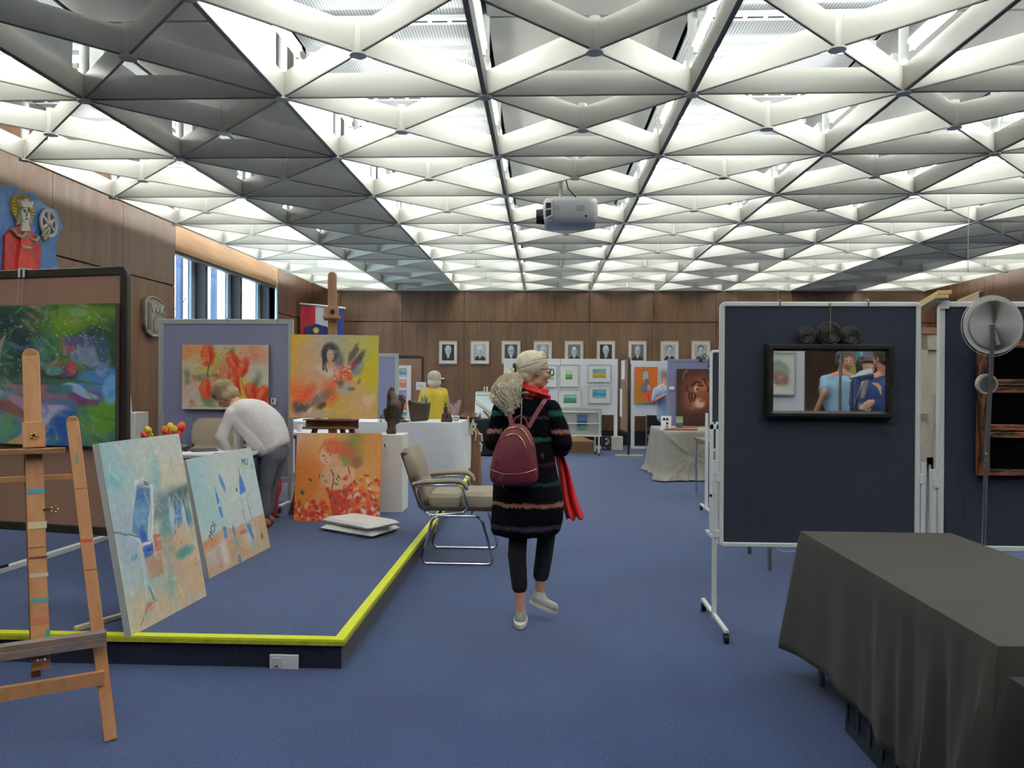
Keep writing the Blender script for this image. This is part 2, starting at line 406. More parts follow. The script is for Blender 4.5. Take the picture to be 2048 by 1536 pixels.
# window_1: fins, aluminium frames, glass, tan pelmet, blind rail
win = part('window_1', MB().box((WX - .40, Y0w - .03, 1.0), (WX - .02, Y0w, 3.62)).box((WX - .40, Y1w, 1.0), (WX - .02, Y1w + .03, 3.62)).box((WX - .4, Y0w, .96), (WX - .0, Y1w, 1.0)), mat('dark_window_reveal', (62, 56, 56), .7), kind='structure', smooth=False)
M_fin = mat('dark_bronze_fin', (42, 38, 42), .5)
M_frame = mat('pale_blue_aluminium', (196, 216, 226), .3, .2)
M_glass = bpy.data.materials.new('window_glass'); M_glass.use_nodes = True
_n = M_glass.node_tree.nodes; _l = M_glass.node_tree.links
_t = _n.new('ShaderNodeBsdfTransparent'); _g = _n.new('ShaderNodeBsdfGlossy'); _g.inputs['Roughness'].default_value = .03
_f = _n.new('ShaderNodeMath'); _f.inputs[0].default_value = .04; _f.inputs[1].default_value = .03; _m = _n.new('ShaderNodeMixShader'); _t.inputs[0].default_value = (.93, .97, 1, 1)
_l.new(_f.outputs[0], _m.inputs[0]); _l.new(_t.outputs[0], _m.inputs[1]); _l.new(_g.outputs[0], _m.inputs[2]); _l.new(_m.outputs[0], _n['Material Output'].inputs[0])
GX = WX - .33
fins = [wl(388, 560, GX).y, wl(460, 570, GX).y, wl(519, 590, GX).y]
for i, y in enumerate(fins):
    part('window_fin', MB().box((GX, y, 1.0), (GX + .2, y + .09, 3.6)), M_fin, win, smooth=False)
    part('window_frame', MB().box((GX - .05, y - .14, 1.0), (GX + .02, y - .002, 3.6)).box((GX - .03, y - .22, 1.0), (GX - .0, y - .17, 3.6)), M_frame, win, smooth=False)
part('window_frame', MB().box((GX - .05, Y0w, 1.0), (GX + .3, Y0w + .04, 3.6)).box((WX - .03, Y1w - .1, 1.0), (WX + .01, Y1w - .03, 3.6)), M_frame, win, smooth=False)
ys = [Y0w] + fins
for a, b in zip(ys[:-1], ys[1:]):
    part('glass_pane', MB().box((GX - .012, a + .02, 1.02), (GX - .004, b - .02, 3.6)), M_glass, win, smooth=False)
part('end_panel', MB().box((GX - .02, fins[2] + .09, 1.0), (GX, Y1w, 3.6)), mat('dark_window_reveal', (62, 56, 56), .7), win, smooth=False)
pel = part('pelmet', MB().box((WX - .03, Y0w + .01, 3.47), (WX - .0, Y1w - .01, TOPZ)), wood('tan_oak_pelmet', (176, 130, 84), (204, 160, 110), 2.5, (4, .5, 5), .5), win, smooth=False)
part('blind_rail', MB().box((WX - .1, Y0w, 3.42), (WX - .02, Y1w - .02, 3.48)), M_fin, win, smooth=False)

# outside the window: pale building, tree and dark facade columns
bl = thing('building', 'white flat-roofed building with blue window bands seen through the left window', 'building', (-30, 40, 0))
part('wall', MB().box((0, -14, -4), (6, 16, 3.0)), mat('white_render', (236, 238, 240), .9), bl, smooth=False)
part('roof', MB().prism([(-.4, -14.5, 3.0), (-.4, 16.5, 3.0), (-.4, 1, 4.2)], (0, 0, 0), (6.6, 0, 0)), mat('grey_roof', (120, 128, 140), .8), bl, smooth=False)
for k in range(5):
    part('window', MB().box((6.0, -12 + k * 5.6, 1.0), (6.06, -10.4 + k * 5.6, 2.0)), mat('blue_glass_far', (96, 130, 170), .2), bl, smooth=False)
def branch(mb, p, d, L, r, lvl, rnd):
    pts = [p]; dd = d.copy()
    for k in range(4):
        dd = (dd + Vector((rnd.uniform(-.25, .25), rnd.uniform(-.25, .25), rnd.uniform(-.1, .2)))).normalized(); pts.append(pts[-1] + dd * L / 4)
    mb.tube(pts, [r * (1 - .15 * k) for k in range(5)], 6)
    if lvl:
        for k in range(4 if lvl > 1 else 3):
            q = pts[rnd.choice((2, 3, 4))]; nd = (dd + Vector((rnd.uniform(-1, 1), rnd.uniform(-1, 1), rnd.uniform(-.3, .8)))).normalized(); branch(mb, q, nd, L * .62, r * .5, lvl - 1, rnd)
for k, (x, y, lab) in enumerate(((-12.5, 27.5, 'pollarded bare plane tree outside the rightmost window pane'), (-16.5, 33.5, 'bare tree with knobbly branches outside the leftmost window pane'))):
    t = thing('tree', lab, 'tree', (x, y, -3)); rnd = random.Random(5 + k); mb = MB()
    mb.tube([(0, 0, 0), (.1, 0, 2), (0, .1, 4.2)], [.25, .2, .17], 8)
    part('trunk', mb, mat('bark', (96, 92, 84), .9), t); mb = MB()
    for j in range(6): branch(mb, Vector((0, .1, 3.6 + .1 * j)), Vector((math.cos(j * 1.1), math.sin(j * 1.1), .7)).normalized(), 2.4, .09, 2, rnd)
    part('branches', mb, mat('bark', (96, 92, 84), .9), t)
for k, x in enumerate((361, 430)):
    p = wl(x, 560, -7.2); part('facade_column', MB().box((-7.3, p.y, -1), (-7.2, p.y + .12, 5)), mat('blue_grey_facade', (58, 78, 112), .4), win, smooth=False)

# ---------------------------------------------------------------- ceiling: triangulated grid of white sheet beams under a lit void
ceil = part('ceiling', MB().box((WX - .3, BY - .1, TOPZ), (EX + .3, FY + .3, TOPZ + .1)), M_cavity, kind='structure', smooth=False)
C0, C1, R0, R1 = -3, 6, -6, 8
BD = .19
def beam_mesh(name, L, th, fl, d=BD):
    return MB().box((-L / 2, -th / 2, .008), (L / 2, th / 2, d)).mesh(name, M_grid), MB().box((-L / 2, -fl / 2, 0), (L / 2, fl / 2, .008)).mesh(name + '_edge', M_grid_shade)
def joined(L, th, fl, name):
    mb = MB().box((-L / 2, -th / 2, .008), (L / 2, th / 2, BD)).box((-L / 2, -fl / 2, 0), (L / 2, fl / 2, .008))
    me = mb.mesh(name, M_grid); me.materials.append(M_grid_shade)
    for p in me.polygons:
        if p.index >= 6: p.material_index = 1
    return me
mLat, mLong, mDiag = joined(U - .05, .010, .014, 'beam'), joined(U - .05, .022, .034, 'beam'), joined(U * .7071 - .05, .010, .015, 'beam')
jobs = []
for r in range(R0, R1 + 1):
    for c in range(C0, C1 + 1):
        x, y = nX(c), nY(r)
        if c < C1: jobs.append((mLat, x + U / 2, y, 0, U - .05, .012))
        if r < R1: jobs.append((mLong, x, y + U / 2, PI / 2, U - .05, .024))
        if c < C1 and r < R1:
            for sx, sy_ in ((-1, -1), (1, -1), (1, 1), (-1, 1)):
                jobs.append((mDiag, x + U / 2 + sx * U / 4, y + U / 2 + sy_ * U / 4, math.atan2(sy_, sx), U * .7071 - .05, .012))
def seen(x, y): return y > 3.2 and abs(x - .04 * y) < .69 * y + .8
jobs.sort(key=lambda j: (0 if seen(j[1], j[2]) else 1, j[2]))
rest = MB()
for k, (me, x, y, a, L, th) in enumerate(jobs):
    if k < 296: link('beam', me, ceil, (x, y, GZ), (0, 0, a))
    else: rest.box((-L / 2, -th / 2, 0), (L / 2, th / 2, BD), Matrix.Translation((x, y, GZ)) @ Matrix.Rotation(a, 4, 'Z'))
part('beam_field', rest, M_grid, ceil, smooth=False, kind='stuff')
mN = MB().cyl((0, 0, 0), .026, BD, 10).cyl((0, 0, -.012), .052, .014, 16)
mN = mN.mesh('node', M_grid); smart(mN)
mC = MB().cyl((0, 0, 0), .038, BD + .03, 12).cyl((0, 0, -.014), .058, .016, 16).mesh('node', M_grid); smart(mC)
mP = MB().cyl((0, 0, BD), .035, TOPZ - GZ - BD, 12).mesh('hanger_post', M_white); smart(mP)
for r in range(-2, R1 + 1):
    for c in range(C0, C1 + 1):
        if nY(r) < 2.2: continue
        link('node', mN, ceil, (nX(c), nY(r), GZ))
        if r < 6: link('hanger_post', mP, ceil, (nX(c), nY(r), GZ))
        if c < C1 and r < R1: link('node', mC, ceil, (nX(c + .5), nY(r + .5), GZ))
# upper panels: plain columns, greyed for blocked lamp light, alternate with white perforated ones
M_pgrey = mat('plain_panel_shade_grey', (176, 177, 172), .7)
M_perf = bpy.data.materials.new('white_corrugated_perforated_panel'); M_perf.use_nodes = True
_n = M_perf.node_tree.nodes; _l = M_perf.node_tree.links; _b_ = _n['Principled BSDF']; _tc = _n.new('ShaderNodeTexCoord')
_w = _n.new('ShaderNodeTexWave'); _w.wave_type = 'BANDS'; _w.bands_direction = 'X'; _w.inputs['Scale'].default_value = 13
_r = _n.new('ShaderNodeValToRGB'); _r.color_ramp.elements[0].color = (.42, .47, .52, 1); _r.color_ramp.elements[1].color = (.85, .87, .86, 1)
_l.new(_tc.outputs['Object'], _w.inputs[0]); _l.new(_w.outputs['Fac'], _r.inputs[0]); _l.new(_r.outputs[0], _b_.inputs['Base Color'])
PZ = GZ + .60
mg = MB().box((.02, .02, 0), (U - .02, U - .02, .02)).mesh('ceiling_panel', M_pgrey)
mp_ = MB().box((.02, .02, 0), (U - .02, U - .02, .02)).mesh('ceiling_panel', M_perf)
for r in range(-6, 8):
    for c in range(-4, 7):
        link('ceiling_panel', mp_ if c % 2 else mg, ceil, (nX(c), nY(r), PZ))
# slot air diffusers across the white columns
M_slot = mat('slot_black', (15, 16, 20), .8)
mb = MB().box((.03, -.05, 0), (U - .03, .05, .03)); nsl = 9
for k in range(nsl):
    x = .1 + (U - .2) * k / nsl; mb.box((x, -.012, -.002), (x + (U - .2) / nsl * .78, .012, .001))
md = mb.mesh('air_diffuser', M_white); md.materials.append(M_slot)
for p in md.polygons:
    if p.index >= 6: p.material_index = 1
for r in range(-2, 8):
    for c in (-3, -1, 1, 3, 5): link('air_diffuser', md, ceil, (nX(c), nY(r) - .03, PZ - .04))
# white fins added to block lamp light from the unlit strips
DARK = {(-2, r) for r in range(-6, 8)} | {(4, r) for r in range(3, 8)}
fin = MB().box((-.004, .17 * U, 0), (.004, .9 * U, PZ - GZ - BD - .1)).mesh('light_block_fin', M_white)
for r in range(-2, 8):
    for cc in (-2, -1): link('light_block_fin', fin, ceil, (nX(cc), nY(r), GZ + BD))
    if r >= 3:
        for cc in (4, 5): link('light_block_fin', fin, ceil, (nX(cc), nY(r), GZ + BD))
# fluorescent battens
M_tube = mat('lit_fluorescent_tube', (255, 255, 250), .5, emit=((252, 253, 246), TUBE))
mt = MB().cyl((0, -.62, 0), .013, 1.24, 8, axis='y').mesh('tube', M_tube); smart(mt)
mh = MB().box((-.03, -.66, .035), (.03, .66, .075)).box((-.015, -.66, -.018), (.015, -.625, .04)).box((-.015, .625, -.018), (.015, .66, .04)).mesh('housing', M_white)
def light(x, y, z, rz=0):
    t = thing('ceiling_light', 'lit white fluorescent batten in the void above the triangular ceiling grid', 'ceiling light', (x, y, z), rz, 'fluorescent battens above the ceiling grid')
    link('housing', mh, t); link('tube', mt, t)
def dark(c, r): return (c, r) in DARK
for r in range(-5, 8):
    y = nY(r + .5)
    for c in range(-3, 7):
        L_, R_ = (not dark(c - 1, r)) and c > -3, (not dark(c, r)) and c < 6
        if c in (-3, 6): x = nX(c) + (.12 if c == -3 else -.12)
        elif L_ and R_: x = nX(c)
        elif L_: x = nX(c) - .16
        elif R_: x = nX(c) + .16
        light(x, y, GZ + .27)
    for c in (-3, -1, 1, 3, 5):
        if r % 1 == 0: light(nX(c + .5), nY(r) + .22, GZ + .40, PI / 2)
# ---------------------------------------------------------------- stage
SX, SY, SZ, SB = -1.03, 3.92, .15, 12.1
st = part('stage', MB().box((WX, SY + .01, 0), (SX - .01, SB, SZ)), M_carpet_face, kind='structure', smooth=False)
part('stage_top', MB().box((WX, SY + .05, SZ - .003), (SX - .05, SB, SZ + .002)), M_carpet, st, smooth=False)
M_yel = mat('yellow_edge_strip', (214, 222, 40), .5, var=.06, vscale=30)
M_yel2 = mat('worn_yellow_lip', (176, 178, 44), .6, var=.25, vscale=20)
part('edge_strip', MB().box((WX, SY - .005, SZ - .004), (SX + .005, SY + .05, SZ + .006)), M_yel, st, smooth=False)
part('edge_strip', MB().box((SX - .05, SY + .05, SZ - .004), (SX + .005, SB, SZ + .006)), M_yel, st, smooth=False)
part('edge_lip', MB().box((WX, SY - .008, SZ - .026), (SX + .008, SY + .01, SZ - .004)).box((SX - .01, SY, SZ - .026), (SX + .008, SB, SZ - .004)), M_yel2, st, smooth=False)
sk = thing('wall_socket', 'white double socket plate with one flap on the stage front', 'socket', at(569, 1324, SY))
part('plate', MB().cbox((0, -.006, 0), (.152, .012, .083)), mat('white_plastic', (226, 228, 230), .35), sk, bevel=.004)
part('flap', MB().cbox((-.034, -.014, .001), (.05, .008, .05)), mat('socket_flap', (206, 208, 204), .4), sk, bevel=.002)
part('flap_grip', MB().cbox((-.036, -.02, -.016), (.014, .004, .005)), M_black, sk)
# ---------------------------------------------------------------- paintings (rasters)
def R_tulips():
    R = Ras(180, 135, (214, 216, 196)); R.warp(.10, 6, 2)
    for x, y, rx, ry, c in ((.1,.1,.22,.2,(232,150,90)),(.55,.08,.25,.2,(226,190,160)),(.85,.2,.2,.2,(230,140,110)),(.35,.35,.2,.25,(206,196,90)),(.12,.65,.2,.28,(226,180,170)),(.9,.5,.18,.25,(206,212,196)),(.5,.45,.15,.2,(222,120,100)),(.7,.75,.2,.2,(214,180,60)),(.25,.8,.16,.16,(196,206,190)),(.45,.95,.3,.1,(206,214,200))): R.ell(x, y, rx, ry, c, 0, 1, .85)
    for x, y, rx, ry, a in ((.24,.5,.1,.05,10),(.07,.5,.05,.12,0),(.33,.85,.1,.1,20),(.55,.12,.04,.1,20),(.84,.6,.06,.16,10),(.4,.48,.05,.04,0)): R.ell(x, y, rx, ry, (96, 110, 64), a, .9, .7)
    R.warp(.03, 9, 4)
    for x, y, rx, ry, a in ((.3,.16,.085,.17,0),(.6,.28,.075,.18,-25),(.7,.36,.07,.17,20),(.28,.68,.075,.17,0),(.62,.6,.09,.2,-20),(.93,.78,.1,.16,30),(.8,.72,.08,.14,-10)):
        R.ell(x, y, rx, ry, (222, 74, 38), a, .35, .95); R.ell(x - .02, y - .03, rx * .45, ry * .7, (240, 128, 84), a, .8, .7); R.ell(x + .03, y + .02, rx * .3, ry * .6, (190, 40, 30), a, .8, .6)
    R.line([(.31,.3),(.3,.55)], .012, (70,84,50)); R.line([(.68,.5),(.72,.95)], .02, (206,190,60)); R.line([(.2,.94),(.75,.93)], .008, (70,90,50), .5)
    for k in range(3): R.line([(.09 + .02*k,.85),(.095+.02*k,.95)], .008, (190, 60, 60), .8)
    R.strokes(130, [(236,226,212),(230,120,80),(120,130,80),(226,200,150)], ln=.04, wd=.01, seed=2, a=.4); return R.grain(9)
def R_dancer():
    R = Ras(230, 218, (222, 176, 120)); R.warp(.12, 5, 3)
    for x, y, rx, ry, c in ((.05,.25,.3,.5,(236,178,40)),(.0,.05,.3,.3,(238,180,30)),(.35,.15,.28,.25,(226,206,170)),(.6,.12,.3,.2,(196,192,180)),(.95,.5,.22,.55,(222,204,30)),(.8,.15,.2,.2,(206,206,110)),(.25,.4,.25,.25,(228,180,140)),(.5,.55,.3,.25,(230,200,170)),(.12,.72,.2,.2,(234,100,50)),(.55,.85,.3,.2,(228,190,90)),(.85,.85,.25,.25,(232,190,130)),(.92,.78,.08,.08,(246,214,190)),(.3,.6,.12,.15,(226,170,140))): R.ell(x, y, rx, ry, c, 0, 1, .9)
    R.warp(.06, 9, 5)
    for x, y, rx, ry, c, a in ((.47,.68,.1,.16,(232,104,66),0),(.33,.78,.2,.07,(130,110,110),-35),(.12,.88,.1,.09,(70,66,82),20),(.38,.86,.06,.04,(60,60,74),-30),(.58,.55,.12,.1,(236,120,70),0),(.7,.5,.14,.03,(226,206,30),25),(.62,.63,.08,.09,(196,190,180),0),(.58,.58,.04,.05,(96,90,90),0),(.7,.65,.05,.03,(110,110,130),0),(.75,.38,.08,.1,(120,140,180),30),(.77,.3,.04,.14,(70,60,80),35),(.72,.22,.03,.12,(90,76,90),30),(.78,.55,.02,.04,(90,130,160),20),(.68,.38,.09,.04,(200,70,60),-30),(.2,.7,.06,.14,(232,90,50),40),(.42,.42,.14,.07,(236,220,196),10),(.3,.95,.2,.04,(200,180,170),0),(.25,.9,.05,.02,(230,226,220),-40),(.62,.42,.03,.05,(240,110,90),0)): R.ell(x, y, rx, ry, c, a, .7, .85)
    R.strokes(60, [(226,70,50),(244,220,210),(240,130,100)], (.5,.36,.7,.55), .03, .012, seed=4, a=.7)
    R.warp(.012, 12, 6)
    R.ell(.45,.22,.1,.13,(52,52,62),10,.4,.95); R.ell(.54,.27,.06,.13,(80,86,104),-20,.8,.8); R.line([(.37,.2),(.38,.42)],.02,(56,54,60),.9); R.line([(.385,.3),(.42,.44)],.012,(40,40,48),.8)
    R.ell(.455,.25,.045,.075,(228,180,150),0,.3,1); R.ell(.455,.36,.03,.06,(224,178,150),0,.4,.9)
    R.ell(.44,.24,.008,.005,(50,50,80),0,.5,1); R.ell(.475,.24,.008,.005,(50,50,80),0,.5,1); R.ell(.458,.285,.012,.006,(200,70,70),0,.5,1)
    R.strokes(150, [(240,226,200),(236,190,120),(230,140,100),(220,206,80)], ln=.05, wd=.008, seed=8, a=.25); return R.grain(8)
def R_redhair():
    R = Ras(200, 200, (226, 150, 90)); R.warp(.12, 5, 4)
    for x, y, rx, ry, c in ((.05,.2,.3,.4,(232,180,150)),(.15,.55,.25,.4,(232,130,50)),(.45,.1,.3,.2,(222,170,100)),(.72,.14,.2,.2,(122,130,60)),(.9,.2,.18,.25,(224,150,80)),(.62,.3,.1,.14,(130,140,80)),(.85,.5,.2,.2,(226,160,90)),(.9,.66,.12,.12,(214,170,60)),(.1,.95,.3,.14,(232,110,40)),(.35,.9,.15,.2,(236,140,50)),(.8,.9,.3,.2,(214,80,40))): R.ell(x, y, rx, ry, c, 0, 1, .9)
    R.warp(.03, 8, 5)
    R.ell(.43,.19,.14,.13,(214,96,56),0,.5,.95); R.ell(.62,.22,.07,.14,(196,100,74),-35,.6,.9); R.ell(.72,.34,.07,.06,(140,90,70),-40,.8,.8)
    R.ell(.38,.25,.1,.13,(232,184,150),10,.25,1); R.ell(.48,.35,.07,.12,(226,170,134),-20,.5,.95); R.ell(.45,.17,.12,.07,(216,100,60),0,.5,.9)
    R.poly([(.36,.42),(.5,.38),(.68,.4),(.7,.5),(.66,.62),(.42,.66),(.36,.6)], (228,186,150), .95); R.ell(.36,.5,.07,.13,(226,176,140),15,.4,.95); R.ell(.28,.72,.06,.16,(228,150,90),20,.6,.9)
    R.poly([(.36,.62),(.45,.67),(.58,.64),(.7,.54),(.68,.72),(.62,.92),(.46,.95),(.42,.8)], (206,66,50), .95)
    R.line([(.41,.42),(.45,.5),(.44,.66)], .009, (196,56,50)); R.line([(.61,.4),(.66,.54)], .009, (196,56,50))
    for x in (.32, .39): R.ell(x,.25,.015,.008,(80,100,90),0,.5,1)
    R.line([(.35,.27),(.345,.31)], .006, (190,120,90)); R.ell(.36,.335,.02,.007,(196,80,70),0,.5,1); R.ell(.5,.26,.018,.03,(214,130,100),0,.5,1)
    R.strokes(120, [(200,40,40),(222,80,60),(236,120,70),(240,180,150),(250,226,210)], (.5,.5,1,1), .03, .02, seed=5, a=.8)
    R.strokes(60, [(206,40,40),(226,60,50),(240,200,180)], (.0,.78,.4,1), .025, .018, seed=6, a=.8)
    R.strokes(34, [(60,90,40),(84,110,50)], (0,.4,1,1), .025, .01, seed=7, a=.9); return R.grain(8)
def R_blue():
    R = Ras(200, 260, (206, 214, 206)); R.X = R.X * 4.85 / (4.05 + .8 * R.X); R.warp(.14, 5, 6)
    for x, y, rx, ry, c in ((.2,.1,.5,.16,(150,196,206)),(.7,.12,.5,.2,(214,218,208)),(.75,.28,.3,.15,(222,210,184)),(.15,.35,.16,.3,(176,208,214)),(.6,.2,.1,.12,(140,196,200)),(.8,.6,.3,.2,(216,190,160)),(.2,.6,.2,.2,(176,192,214)),(.15,.8,.2,.16,(196,212,214)),(.5,.8,.3,.12,(160,196,190)),(.85,.88,.3,.2,(222,180,140)),(.3,.95,.4,.12,(222,196,160)),(.6,.7,.2,.1,(210,170,140))): R.ell(x, y, rx, ry, c, 0, 1, .85)
    R.warp(.03, 7, 7)
    R.ell(.78,.38,.28,.07,(110,126,136),-6,.8,.85); R.ell(.88,.35,.14,.03,(70,96,100),-8,.8,.8); R.ell(.64,.43,.18,.04,(116,130,138),-12,.8,.8)
    R.poly([(.36,.23),(.42,.22),(.56,.27),(.53,.4),(.47,.46),(.41,.58),(.31,.57),(.2,.52),(.3,.32)], (216,224,230), .8)
    R.poly([(.38,.255),(.54,.29),(.506,.38),(.45,.44),(.39,.56),(.325,.56),(.30,.53),(.225,.5),(.33,.32)], (92,142,186), .95); R.ell(.42,.31,.08,.05,(60,104,160),10,.6,.7); R.ell(.36,.52,.04,.06,(44,84,170),0,.7,.9); R.ell(.34,.42,.08,.06,(130,176,206),0,.9,.6)
    R.poly([(.33,.56),(.45,.56),(.45,.64),(.33,.65)], (60,100,180), .9); R.poly([(.47,.54),(.57,.54),(.57,.63),(.47,.63)], (196,106,92), .9); R.poly([(.33,.65),(.54,.64),(.53,.76),(.35,.76)], (190,144,118), .8)
    R.line([(.36,.24),(.46,.23),(.57,.29),(.52,.42),(.44,.57),(.33,.585)], .011, (232,236,240)); R.line([(.02,.47),(.18,.5),(.31,.54)], .006, (96,120,130)); R.line([(.31,.56),(.28,.86)], .006, (226,230,236)); R.line([(.58,.53),(.57,.86)], .005, (220,214,206), .8)
    R.ell(.66,.55,.1,.12,(90,146,150),10,.7,.85); R.ell(.82,.46,.05,.08,(70,130,190),0,.6,.85); R.ell(.95,.5,.04,.07,(60,140,170),0,.6,.8); R.ell(.74,.48,.04,.08,(196,214,226),0,.6,.9); R.ell(.89,.47,.03,.06,(196,214,226),0,.6,.9)
    R.line([(.8,.39),(.77,.52)], .006, (60,80,90)); R.line([(.9,.39),(.93,.52)], .006, (60,80,90)); R.ell(.82,.7,.12,.03,(60,150,150),0,.8,.85); R.ell(.2,.62,.05,.014,(40,150,180),0,.7,.9); R.ell(.1,.2,.12,.05,(120,190,206),20,.9,.6)
    R.ell(.3,.9,.08,.022,(214,110,80),0,.7,.85); R.line([(.14,.96),(.26,.9),(.4,.88)], .004, (150,90,70)); R.line([(.33,.8),(.36,.87)], .01, (70,130,180), .8); R.ell(.68,.6,.14,.05,(222,170,134),0,.9,.6); R.ell(.6,.82,.04,.1,(110,180,180),15,.9,.6)
    R.strokes(220, [(236,238,236),(150,200,206),(226,200,170),(190,206,214)], ln=.05, wd=.008, seed=11, a=.35)
    R.strokes(12, [(140,40,40),(60,60,60)], (.5,.5,.95,.8), .015, .003, (80,100), seed=12, a=.7); return R.grain(10)
def R_moi():
    R = Ras(220, 180, (206, 218, 214)); R.X = R.X * 6.29 / (5.28 + 1.01 * R.X); R.warp(.1, 5, 8)
    for x, y, rx, ry, c in ((.15,.15,.3,.4,(166,206,216)),(.6,.25,.4,.25,(214,220,212)),(.9,.4,.2,.3,(196,214,216)),(.25,.45,.14,.2,(176,212,210))): R.ell(x, y, rx, ry, c, 0, 1, .8)
    R.warp(.03, 6, 9); R.poly([(-.1,.7),(.4,.66),(.7,.68),(1.1,.66),(1.1,1.1),(-.1,1.1)], (206,168,134), .95)
    for x, y, rx, ry, c in ((.3,.85,.08,.13,(226,222,214)),(.5,.86,.1,.1,(190,160,120)),(.75,.8,.12,.1,(214,214,206)),(.12,.82,.1,.12,(206,196,190)),(.9,.9,.15,.1,(196,180,150)),(.1,.73,.2,.04,(214,140,100)),(.6,.74,.2,.04,(214,160,130))): R.ell(x, y, rx, ry, c, 0, .9, .85)
    R.warp(.01, 8, 3); B = (74, 132, 206)
    R.poly([(.345,.26),(.38,.42),(.34,.44)], B); R.poly([(.345,.46),(.385,.46),(.39,.56),(.35,.56)], B); R.poly([(.345,.64),(.395,.64),(.395,.74),(.35,.74)], B)
    R.ell(.47,.27,.025,.09,(80,140,210),-22,.5,.9); R.poly([(.5,.63),(.53,.73),(.49,.76)], B); R.ell(.51,.8,.02,.05,(100,170,200),0,.6,.8); R.ell(.51,.96,.022,.04,B,0,.5,.9)
    R.poly([(.75,.22),(.785,.3),(.8,.4),(.7,.42),(.72,.3)], B); R.line([(.75,.17),(.75,.25)], .006, (60,90,140)); R.poly([(.7,.7),(.78,.7),(.78,.84),(.76,.86)], B)
    for x in (.69,.71,.74,.76,.79,.81): R.line([(x,.46 if .7<x<.8 else .56),(x,.68 if .7<x<.8 else .66)], .006, (86,120,140), .8)
    R.poly([(.72,.43),(.78,.43),(.78,.68),(.72,.68)], (226,232,236), .6); R.line([(.56,.44),(.62,.43),(.66,.38)], .008, (244,240,214)); R.ell(.665,.36,.012,.02,(60,80,90),0,.5,.9)
    R.ell(.9,.86,.02,.035,(110,90,60),0,.6,.8); R.poly([(.72,.86),(.78,.87),(.76,.98)], (130,190,210), .7)
    for k in range(9): R.line([(.2,.8 + .02*k),(.27,.795 + .02*k)], .004, (130,100,70), .6)
    R.strokes(140, [(236,240,238),(180,212,216),(214,200,180)], ln=.04, wd=.007, seed=14, a=.3); return R.grain(8)
def R_forest():
    R = Ras(250, 230, (40, 84, 48)); R.warp(.16, 5, 10)
    for x, y, rx, ry, c in ((.5,.25,.3,.3,(60,110,60)),(.62,.2,.12,.14,(100,150,50)),(.85,.1,.3,.08,(120,150,50)),(.35,.1,.2,.12,(36,60,66)),(.95,.25,.2,.14,(50,80,50)),(.5,.3,.16,.16,(34,56,70)),(.1,.3,.08,.4,(150,140,130)),(.2,.2,.1,.1,(70,140,60)),(.72,.42,.2,.06,(110,120,40)),(.5,.55,.3,.1,(60,70,70)),(.05,.8,.1,.3,(140,110,100)),(.45,.75,.4,.12,(170,130,160)),(.35,.6,.25,.08,(120,160,160)),(.8,.85,.3,.2,(70,120,190)),(.95,.82,.15,.2,(100,150,40)),(.5,.92,.3,.12,(90,130,190)),(.3,.85,.1,.15,(100,160,120)),(.6,.34,.06,.1,(80,130,130))): R.ell(x, y, rx, ry, c, 0, .9, .9)
    R.warp(.05, 8, 11)
    for x, y, rx, ry, c, a in ((.87,.3,.1,.14,(50,70,70),0),(.86,.37,.12,.09,(130,150,180),20),(.72,.29,.05,.06,(170,90,110),0),(.8,.26,.12,.04,(90,90,130),5),(.93,.32,.05,.1,(60,90,110),0),(.9,.55,.14,.12,(84,134,206),-10),(.72,.47,.06,.06,(120,70,110),20),(.75,.46,.02,.06,(200,70,100),10),(.65,.48,.05,.04,(90,150,150),0),(.55,.62,.2,.05,(166,110,130),12),(.5,.72,.16,.04,(190,150,190),20),(.83,.66,.1,.06,(130,70,120),0),(.8,.62,.12,.03,(170,200,230),20),(.38,.75,.14,.04,(150,90,90),20),(.25,.62,.1,.06,(150,180,190),0),(.68,.62,.08,.04,(70,120,130),0),(.6,.8,.14,.06,(200,190,220),-20),(.7,.9,.08,.16,(40,90,170),10),(.97,.6,.05,.1,(120,180,230),0),(.45,.98,.1,.05,(210,170,90),-30),(.52,.9,.06,.12,(190,210,230),30),(.62,.56,.3,.015,(70,110,90),0)): R.ell(x, y, rx, ry, c, a, .3, .92)
    R.poly([(.36,.2),(.33,.42),(.27,.42)], (190,170,170), .8); R.ell(.3,.38,.03,.07,(70,150,130),15,.6,.8)
    R.strokes(220, [(200,220,200),(120,190,120),(230,236,240)], (.3,.1,.95,.5), .006, .004, seed=15, a=.55)
    R.strokes(160, [(90,150,70),(40,80,50),(130,170,200),(200,150,170),(60,110,180)], ln=.05, wd=.012, seed=16, a=.4); return R.grain(9)
